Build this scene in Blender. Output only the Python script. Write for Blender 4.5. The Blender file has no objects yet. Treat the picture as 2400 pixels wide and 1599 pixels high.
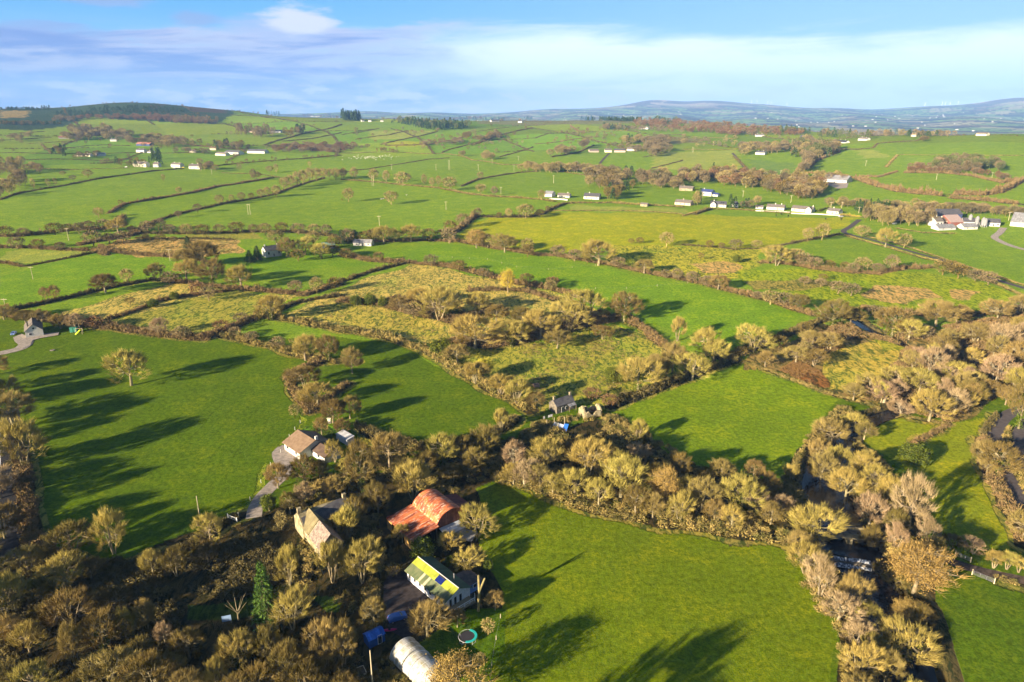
import bpy, math, random
import numpy as np
random.seed(7); rng = np.random.default_rng(7)
SC = bpy.context.scene; COL = SC.collection
# ------------------------------------------------------------ camera, sky, sun, exposure
S, F, TH, CH = .4352, 682.667, math.atan(225.6/682.667), 100.0
cam = bpy.data.objects.new('camera', bpy.data.cameras.new('camera')); COL.objects.link(cam)
cam.data.sensor_width = 36; cam.data.lens = 24; cam.data.clip_start = 1; cam.data.clip_end = 60000
cam.location = (0, 0, CH); cam.rotation_euler = (math.pi/2-TH, 0, 0); SC.camera = cam
SUN_AZ, SUN_EL = math.radians(230), math.radians(15.5)
sd = bpy.data.lights.new('sun', 'SUN'); sd.energy = 5.0; sd.angle = math.radians(.55); sd.color = (1, .82, .57)
sun = bpy.data.objects.new('sun', sd); COL.objects.link(sun)
sun.rotation_euler = (math.pi/2-SUN_EL, 0, -SUN_AZ+math.pi)
SC.view_settings.view_transform = 'Standard'; SC.view_settings.look = 'None'
SC.view_settings.exposure = 2.05; SC.view_settings.gamma = 1
SC.render.engine = 'CYCLES'
SC.cycles.max_bounces = 5; SC.cycles.diffuse_bounces = 2; SC.cycles.glossy_bounces = 2
SC.cycles.transmission_bounces = 3; SC.cycles.volume_bounces = 0; SC.cycles.transparent_max_bounces = 6
SC.cycles.use_adaptive_sampling = True; SC.cycles.adaptive_threshold = .02

class NT:
    def __init__(s, nt): s.nt = nt
    def n(s, t, **k):
        nd = s.nt.nodes.new(t)
        for a, v in k.items():
            if a.startswith('i_'):
                key = a[2:]; key = int(key) if key.isdigit() else key.replace('_', ' ')
                s.put(nd.inputs[key], v)
            else: setattr(nd, a, v)
        return nd
    def put(s, sock, v):
        if hasattr(v, 'bl_idname') and hasattr(v, 'outputs'): s.nt.links.new(v.outputs[0], sock)
        elif isinstance(v, bpy.types.NodeSocket): s.nt.links.new(v, sock)
        else: sock.default_value = v
    def m(s, op, a, b=0.0, c=0.0, clamp=False):
        nd = s.nt.nodes.new('ShaderNodeMath'); nd.operation = op; nd.use_clamp = clamp
        s.put(nd.inputs[0], a); s.put(nd.inputs[1], b); s.put(nd.inputs[2], c); return nd
    def ss(s, x, lo, hi):     # smoothstep
        nd = s.nt.nodes.new('ShaderNodeMapRange'); nd.interpolation_type = 'SMOOTHSTEP'
        s.put(nd.inputs[0], x); s.put(nd.inputs[1], lo); s.put(nd.inputs[2], hi); return nd
    def mix(s, f, a, b, blend='MIX'):
        nd = s.nt.nodes.new('ShaderNodeMix'); nd.data_type = 'RGBA'; nd.blend_type = blend
        s.put(nd.inputs[0], f); s.put(nd.inputs[6], a); s.put(nd.inputs[7], b); return nd.outputs[2]
    def noise(s, vec, scale, detail=4, rough=.55, dist=0.):
        return s.n('ShaderNodeTexNoise', i_Vector=vec, i_Scale=scale, i_Detail=detail, i_Roughness=rough, i_Distortion=dist)

w = bpy.data.worlds.new('World'); SC.world = w; w.use_nodes = True
q = NT(w.node_tree); w.node_tree.nodes.clear()
out = q.n('ShaderNodeOutputWorld')
sky = q.n('ShaderNodeTexSky', sky_type='NISHITA', sun_disc=False, sun_elevation=SUN_EL, sun_rotation=SUN_AZ, altitude=100, air_density=1.0, dust_density=.6, ozone_density=2.5)
tc = q.n('ShaderNodeTexCoord'); sep = q.n('ShaderNodeSeparateXYZ', i_0=tc.outputs['Generated'])
X, Y, Zc = sep.outputs
az = q.m('ARCTAN2', X, Y); el = q.m('ARCSINE', Zc)
vec = q.n('ShaderNodeCombineXYZ', i_0=az, i_1=q.m('MULTIPLY', el, 4.2), i_2=0.)
vec2 = q.n('ShaderNodeCombineXYZ', i_0=q.m('ADD', az, q.m('MULTIPLY', el, -1.6)), i_1=q.m('MULTIPLY', el, 9.), i_2=3.)
n1 = q.noise(vec, 5., 6, .6, .4); n2 = q.noise(vec2, 4.6, 8, .62, .6); n3 = q.noise(vec, 16., 6, .62)
d1 = q.m('MULTIPLY', q.m('SUBTRACT', n1, .5), .07); d2 = q.m('MULTIPLY', q.m('SUBTRACT', n2, .5), .06)
elw = q.m('ADD', q.m('ADD', el, d1), d2)
def blob(a0, e0, ra, re, k=.35):
    da = q.m('DIVIDE', q.m('SUBTRACT', az, a0), ra); de = q.m('DIVIDE', q.m('SUBTRACT', el, e0), re)
    r = q.m('SQRT', q.m('ADD', q.m('MULTIPLY', da, da), q.m('MULTIPLY', de, de)))
    r = q.m('ADD', r, q.m('MULTIPLY', q.m('SUBTRACT', n3, .5), 1.9)); r = q.m('ADD', r, q.m('MULTIPLY', q.m('SUBTRACT', n1, .5), .8))
    return q.ss(r, 1+k, 1-k)
# clear-sky tint seen low over the hills, then veils and cloud banks
band_w = q.m('MULTIPLY', q.ss(q.m('ADD', elw, q.m('MULTIPLY', az, .025)), .122, .078), q.ss(az, -.36, .02))
lefttop = q.m('ADD', .088, q.m('MULTIPLY', q.m('ADD', az, .6), .055))
bank = q.m('MULTIPLY', q.m('MULTIPLY', q.ss(q.m('SUBTRACT', elw, lefttop), .010, -.004), q.ss(elw, .002, .022)), q.ss(q.m('ADD', az, q.m('MULTIPLY', d1, 7.)), .02, -.26))
low = q.m('MULTIPLY', q.ss(elw, .056, .026), q.ss(az, .75, -.35))
puffs = q.m('MULTIPLY', q.ss(n3, .47, .60), q.m('MULTIPLY', q.ss(el, .050, .030), q.ss(el, -.004, .010)))
wisp = q.m('MULTIPLY', q.ss(n2, .52, .68), q.m('MULTIPLY', q.ss(el, .065, .085), q.ss(el, .16, .12)))
cum = blob(-.275, .116, .040, .017); cums = blob(-.30, .104, .060, .014); w1 = blob(-.40, .112, .026, .009); w2 = blob(-.50, .130, .048, .009)
w3 = blob(-.555, .096, .05, .006)
streak = q.m('MULTIPLY', q.ss(n2, .50, .62), q.m('MULTIPLY', q.ss(el, .060, .075), q.m('MULTIPLY', q.ss(el, .115, .09), q.ss(az, .25, .0))))
WHITE = (1.15, 1.22, 1.32, 1); PINK = (.62, .63, .82, 1); BLUE = (.20, .29, .68, 1); PALE = (.52, .68, .93, 1)
bankcol = q.mix(q.ss(q.m('ADD', n2, q.m('MULTIPLY', q.m('SUBTRACT', elw, .06), 2.2)), .42, .64), BLUE, PINK)
basecol = q.mix(q.ss(el, .150, .02), (.10, .44, .90, 1), (.42, .74, .98, 1))
basecol = q.mix(q.m('MULTIPLY', q.ss(az, -.5, .6), .45), basecol, (.62, .85, .98, 1))
c = q.mix(q.m('MULTIPLY', band_w, .97), basecol, WHITE)
c = q.mix(bank, c, bankcol)
c = q.mix(q.m('MULTIPLY', low, .85), c, q.mix(q.ss(n2, .40, .60), (.36, .52, .86, 1), (.66, .76, .95, 1)))
c = q.mix(q.m('MULTIPLY', puffs, .8), c, (.93, .94, 1.0, 1))
c = q.mix(q.m('MULTIPLY', streak, .5), c, (.42, .62, .86, 1))
for mk, a_, cc in ((w1, .85, (.30, .42, .74, 1)), (w2, .85, (.32, .44, .76, 1)), (w3, .8, (.30, .42, .76, 1)), (cums, .7, (.48, .56, .83, 1)), (cum, .95, (.86, .85, .93, 1))):
    c = q.mix(q.m('MULTIPLY', mk, a_), c, cc)
isc = q.m('MULTIPLY', q.ss(el, .24, .13), q.ss(Y, -.1, .3))      # the cloudy part of the sky is the low northern part
bg1 = q.n('ShaderNodeBackground', i_Color=sky, i_Strength=.030)
bg2 = q.n('ShaderNodeBackground', i_Color=c, i_Strength=.265)
w.node_tree.links.new(q.n('ShaderNodeMixShader', i_0=isc, i_1=bg1, i_2=bg2).outputs[0], out.inputs[0])

# ------------------------------------------------------------ terrain height
def tz(xD, yD, r):   # height a point at distance r must have to show at row yD (used only for the far skylines)
    v = yD*S-341; u = xD*S-512
    return CH-r*(F*math.sin(TH)+v*math.cos(TH))/math.hypot(u, F*math.cos(TH)-v*math.sin(TH))
AZX = [-700, 0, 150, 300, 490, 600, 700, 900, 1200, 1500, 1700, 1850, 2000, 2353, 3100]
AZ = np.array([math.atan((x*S-512)/719.7) for x in AZX])
RK = np.array([1, 250, 600, 1000, 1500, 2000, 2500, 3000, 3500, 5000, 8000, 10000, 30000.])
SKY = {2500: dict(zip(AZX, [275, 275, 276, 274, 273, 270, 264.5, 273, 276, 276, 0, 0, 0, 0, 0])),
       3000: dict(zip(AZX, [253, 253, 248, 227, 248, 261, 0, 0, 0, 0, 0, 0, 0, 0, 0])),
       2000: dict(zip(AZX, [0, 0, 0, 0, 0, 0, 0, 0, 0, 0, 288, 299, 0, 0, 0])),
       1500: dict(zip(AZX, [0]*12+[309, 308, 308]))}
ZT = {250: [0]*15, 600: [10]*8+[12, 14, 14, 13, 11, 8, 8], 1000: [16]*6+[17, 18, 20, 22, 24, 27, 31, 33, 33],
      1500: [26]*6+[28, 33, 38, 42, 46, 52, 0, 0, 0], 2000: [46, 46, 46, 48, 50, 56, 62, 62, 64, 66, 0, 0, 50, 46, 46],
      2500: [0]*10+[60, 48, 36, 32, 32], 3000: [0]*6+[84, 74, 72, 72, 50, 38, 28, 24, 24],
      3500: [118, 118, 130, 135, 112, 92, 60, 45, 45, 45, 40, 28, 20, 18, 18], 5000: [60]*5+[50, 35, 25, 20, 15, 10, 8, 6, 6, 6],
      8000: [50]*6+[45, 45, 42, 38, 34, 32, 32, 32, 32], 10000: [60]*6+[60, 60, 60, 60, 58, 56, 56, 60, 60], 30000: [0]*15, 1: [0]*15}
TAB = np.zeros((15, len(RK)))
for j, r in enumerate(RK):
    for i, x in enumerate(AZX):
        y = SKY.get(int(r), {}).get(x, 0)
        TAB[i, j] = tz(x, y, r) if y else ZT[int(r)][i]
MX = [-700, 0, 600, 700, 780, 850, 930, 1000, 1080, 1180, 1250, 1350, 1430, 1500, 1560, 1640, 1700, 1790, 1850, 1920, 1980, 2060, 2130, 2200, 2260, 2330, 2450, 3100]
MY = [262, 262, 262, 261, 258, 254, 261, 257, 262, 258, 250, 250, 243, 226, 235, 230, 237, 242, 250, 246, 253, 249, 243, 243, 234, 221, 231, 240]
ng, mg = 700, 1100
agr = np.linspace(-1.3, 1.3, ng); lgr = np.linspace(math.log(20), math.log(30000), mg)
G0 = np.array([np.interp(lgr, np.log(RK), TAB[i]) for i in range(15)])
G = np.array([np.interp(agr, AZ, G0[:, j]) for j in range(mg)]).T
def smooth(A, k, ax):
    ker = np.hanning(k+2)[1:-1]; ker /= ker.sum(); pad = [(0, 0), (0, 0)]; pad[ax] = (k//2, k//2)
    P = np.pad(A, pad, 'edge'); return np.apply_along_axis(lambda v: np.convolve(v, ker, 'valid'), ax, P)
G = smooth(smooth(G, 31, 1), 31, 0)
mtz = np.interp(agr, [math.atan((x*S-512)/719.7) for x in MX], [tz(x, y, 13000) for x, y in zip(MX, MY)])
mtz = np.convolve(np.pad(mtz, 6, 'edge'), np.ones(13)/13, 'valid')
rg = np.exp(lgr)[None, :]
tt = np.clip((rg-8500)/4500, 0, 1); ramp = tt*tt*(3-2*tt); back = np.clip((rg-13000)/5000, 0, 1)
ridg = 1+.16*np.sin(agr[:, None]*23+rg/2100)+.10*np.sin(agr[:, None]*51-rg/1500+2)
hum = .5+.5*np.sin(agr[:, None]*37+rg/900)*np.sin(agr[:, None]*17-rg/1300+1)
G = np.where(rg > 7000, G*(1-ramp)+ramp*mtz[:, None]*(1-back*back)*np.where(rg < 12600, ridg**np.clip((12600-rg)/1500, 0, 1)*(1-.12*np.clip((12600-rg)/1500, 0, 1)), 1), G)+np.where((rg > 5500) & (rg < 12500), np.sin(np.clip((rg-5500)/7000, 0, 1)*math.pi)*60*hum, 0)
RIV = [(1960, 728), (1997, 752), (2080, 788), (2170, 810), (2250, 826), (2238, 848), (2205, 867), (2175, 900), (2090, 930), (2010, 955), (1945, 985), (1905, 1050), (1895, 1110), (1925, 1180), (1955, 1225), (1962, 1268), (2010, 1330), (2045, 1390), (2060, 1480), (2085, 1600)]
RIVW = None
def segd(px, py, P):   # distance from points to a polyline
    d = np.full(px.shape, 1e9)
    for (ax, ay), (bx, by) in zip(P[:-1], P[1:]):
        vx, vy = bx-ax, by-ay; t = np.clip(((px-ax)*vx+(py-ay)*vy)/(vx*vx+vy*vy+1e-9), 0, 1)
        d = np.minimum(d, np.hypot(px-ax-t*vx, py-ay-t*vy))
    return d
def zraw(x, y):
    x = np.asarray(x, float); y = np.asarray(y, float); r = np.hypot(x, y)+1e-6; a = np.arctan2(x, y)
    fa = np.clip((a+1.3)/2.6*(ng-1), 0, ng-1.001); fr = np.clip((np.log(np.maximum(r, 20))-lgr[0])/(lgr[-1]-lgr[0])*(mg-1), 0, mg-1.001)
    i = fa.astype(int); j = fr.astype(int); u = fa-i; v = fr-j
    z = G[i, j]*(1-u)*(1-v)+G[i+1, j]*u*(1-v)+G[i, j+1]*(1-u)*v+G[i+1, j+1]*u*v
    e = np.clip((r-120)/500, 0, 1)*np.clip((9000-r)/4000, 0, 1)
    z = z+e*1.3*(np.sin(x/71+1)*np.sin(y/93)+.6*np.sin(x/33-y/41))+np.clip((r-900)/900, 0, 1)*np.clip((4000-r)/1500, 0, 1)*3.0*np.sin(x/190+2)*np.sin(y/240+x/310)
    return z+.12*np.sin(x/9.)*np.sin(y/11.+1)
def zf(x, y):
    z = zraw(x, y)
    if RIVW is not None:
        x = np.asarray(x, float); y = np.asarray(y, float); r = np.hypot(x, y); m = (r < 620) & (x > 20)
        if np.any(m):
            xm, ym = (x[m], y[m]) if x.ndim else (x, y)
            d = segd(xm, ym, RIVW); wd = np.interp(np.hypot(xm, ym), [130, 212, 226, 238, 400], [7.5, 6.5, 4., 2., 2.])
            t = np.clip((d-wd*.8)/3.2, 0, 1); dz = -3.6*(1-t*t*(3-2*t))
            if x.ndim: z = z.copy(); z[m] += dz
            else: z = z+dz
    return z
RS = np.exp(np.linspace(math.log(60), math.log(16000), 3200))
def P(pts, h=0.):   # photo pixel -> place on the ground (or h metres above it)
    pts = np.atleast_2d(np.asarray(pts, float)); u = pts[:, 0]*S-512; v = pts[:, 1]*S-341
    fy = F*math.cos(TH)-v*math.sin(TH); fz = -(F*math.sin(TH)+v*math.cos(TH)); hl = np.hypot(u, fy)
    sx, sy, sz = u/hl, fy/hl, fz/hl; o = np.zeros((len(pts), 3))
    for k in range(len(pts)):
        zz = zraw(sx[k]*RS, sy[k]*RS)+h-(CH+sz[k]*RS); hit = np.nonzero(zz >= 0)[0]
        i = hit[0] if len(hit) else len(RS)-1
        r = RS[i] if i == 0 or zz[i] <= 0 else RS[i-1]+(RS[i]-RS[i-1])*(-zz[i-1])/(zz[i]-zz[i-1]+1e-9)
        o[k] = sx[k]*r, sy[k]*r, float(zraw(sx[k]*r, sy[k]*r))
    return o
RIVW = [tuple(p[:2]) for p in P(RIV)]
def mpp(p):          # metres per photo pixel at place p
    return S*(p[1]*math.cos(TH)+(CH-p[2])*math.sin(TH))/F
def atz(x, y, h):    # photo pixel on the plane z = h
    u = x*S-512; v = y*S-341; t = (h-CH)/-(F*math.sin(TH)+v*math.cos(TH)); return np.array([u*t, (F*math.cos(TH)-v*math.sin(TH))*t])

# ------------------------------------------------------------ helpers
def mat(name, color=None, rough=.9, fn=None, metal=0., spec=.3, **k):
    m = bpy.data.materials.new(name); m.use_nodes = True; n = NT(m.node_tree)
    b = m.node_tree.nodes['Principled BSDF']; b.inputs['Roughness'].default_value = rough
    b.inputs['Metallic'].default_value = metal; b.inputs['Specular IOR Level'].default_value = spec
    if color: b.inputs['Base Color'].default_value = (*color, 1)
    if fn: fn(n, b)
    return m
def mottled(name, c1, c2, scale=.3, rough=.9, spec=.1, obj_var=0., detail=5, lo=.35, hi=.65, bump=0., bscale=8., local=False):
    def fn(n, b):
        g = n.n('ShaderNodeTexCoord').outputs['Object'] if local else n.n('ShaderNodeNewGeometry').outputs['Position']
        t = n.ss(n.noise(g, scale, detail, .6), lo, hi)
        c = n.mix(t, (*c1, 1), (*c2, 1))
        if obj_var:
            r = n.n('ShaderNodeObjectInfo').outputs['Random']
            hs = n.n('ShaderNodeHueSaturation', i_Color=c, i_Value=n.m('ADD', 1-obj_var, n.m('MULTIPLY', r, 2*obj_var)), i_Hue=n.m('ADD', .5-.012, n.m('MULTIPLY', n.m('FRACT', n.m('MULTIPLY', r, 7.3)), .024)))
            c = hs.outputs[0]
        n.put(b.inputs['Base Color'], c)
        if bump:
            n.put(b.inputs['Normal'], n.n('ShaderNodeBump', i_Strength=bump, i_Distance=.1, i_Height=n.noise(g, bscale, 3)))
    return mat(name, rough=rough, spec=spec, fn=fn)
def mk(name, V, Fc, m, parent=None, loc=None, smooth_=False):
    V = np.asarray(V, np.float32).reshape(-1, 3); me = bpy.data.meshes.new(name)
    if isinstance(Fc, np.ndarray):
        k = Fc.shape[1]; me.vertices.add(len(V)); me.vertices.foreach_set('co', V.ravel())
        me.loops.add(Fc.size); me.loops.foreach_set('vertex_index', Fc.astype(np.int32).ravel())
        me.polygons.add(len(Fc)); me.polygons.foreach_set('loop_start', np.arange(0, Fc.size, k, dtype=np.int32))
        me.update(calc_edges=True)
    else:
        me.from_pydata([tuple(map(float, v)) for v in V], [], Fc); me.update()
    if smooth_: me.polygons.foreach_set('use_smooth', np.ones(len(me.polygons), bool))
    for mm in (m if isinstance(m, (list, tuple)) else [m]): me.materials.append(mm)
    o = bpy.data.objects.new(name, me); COL.objects.link(o)
    if loc is not None: o.location = [float(t) for t in loc]
    if parent: o.parent = parent
    return o
def tag(o, label=None, cat=None, group=None, kind=None):
    if label: o['label'] = label
    if cat: o['category'] = cat
    if group: o['group'] = group
    if kind: o['kind'] = kind
    return o
def empty(name, loc, rz=0, **k):
    o = bpy.data.objects.new(name, None); COL.objects.link(o); o.location = [float(t) for t in loc]; o.rotation_euler = (0, 0, rz)
    o.empty_display_size = .5; return tag(o, **k)
class MB:            # collects boxes, tubes, prisms into one mesh
    def __init__(s): s.V = []; s.F = []
    def add(s, V, Fc):
        b = len(s.V); s.V += [tuple(v) for v in V]; s.F += [tuple(i+b for i in f) for f in Fc]; return s
    def box(s, x0, x1, y0, y1, z0, z1):
        return s.add([(x0, y0, z0), (x1, y0, z0), (x1, y1, z0), (x0, y1, z0), (x0, y0, z1), (x1, y0, z1), (x1, y1, z1), (x0, y1, z1)],
                     [(0, 3, 2, 1), (4, 5, 6, 7), (0, 1, 5, 4), (1, 2, 6, 5), (2, 3, 7, 6), (3, 0, 4, 7)])
    def tube(s, a, b, r0, r1=None, n=6):
        r1 = r0 if r1 is None else r1; a = np.array(a, float); b = np.array(b, float); d = b-a; d /= np.linalg.norm(d)+1e-9
        u = np.cross(d, (0, 0, 1) if abs(d[2]) < .9 else (1, 0, 0)); u /= np.linalg.norm(u); v = np.cross(d, u)
        V = [a+r0*(u*math.cos(t)+v*math.sin(t)) for t in np.arange(n)*2*math.pi/n]+[b+r1*(u*math.cos(t)+v*math.sin(t)) for t in np.arange(n)*2*math.pi/n]
        return s.add(V, [(i, (i+1) % n, n+(i+1) % n, n+i) for i in range(n)]+[tuple(range(n))[::-1], tuple(range(n, 2*n))])
    def prism(s, poly, x0, x1):    # polygon in (y,z) pulled along x
        n = len(poly); V = [(x0, y, z) for y, z in poly]+[(x1, y, z) for y, z in poly]
        return s.add(V, [(i, (i+1) % n, n+(i+1) % n, n+i) for i in range(n)]+[tuple(range(n))[::-1], tuple(range(n, 2*n))])
    def slab(s, a, b, c, d, t):    # quad given by four corners with thickness t downwards
        q4 = [np.array(p, float) for p in (a, b, c, d)]; dn = np.array((0, 0, -t))
        return s.add(q4+[p+dn for p in q4], [(0, 1, 2, 3), (7, 6, 5, 4), (0, 4, 5, 1), (1, 5, 6, 2), (2, 6, 7, 3), (3, 7, 4, 0)])
    def build(s, name, m, parent=None, loc=None, smooth_=False): return mk(name, s.V, s.F, m, parent, loc, smooth_)
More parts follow.
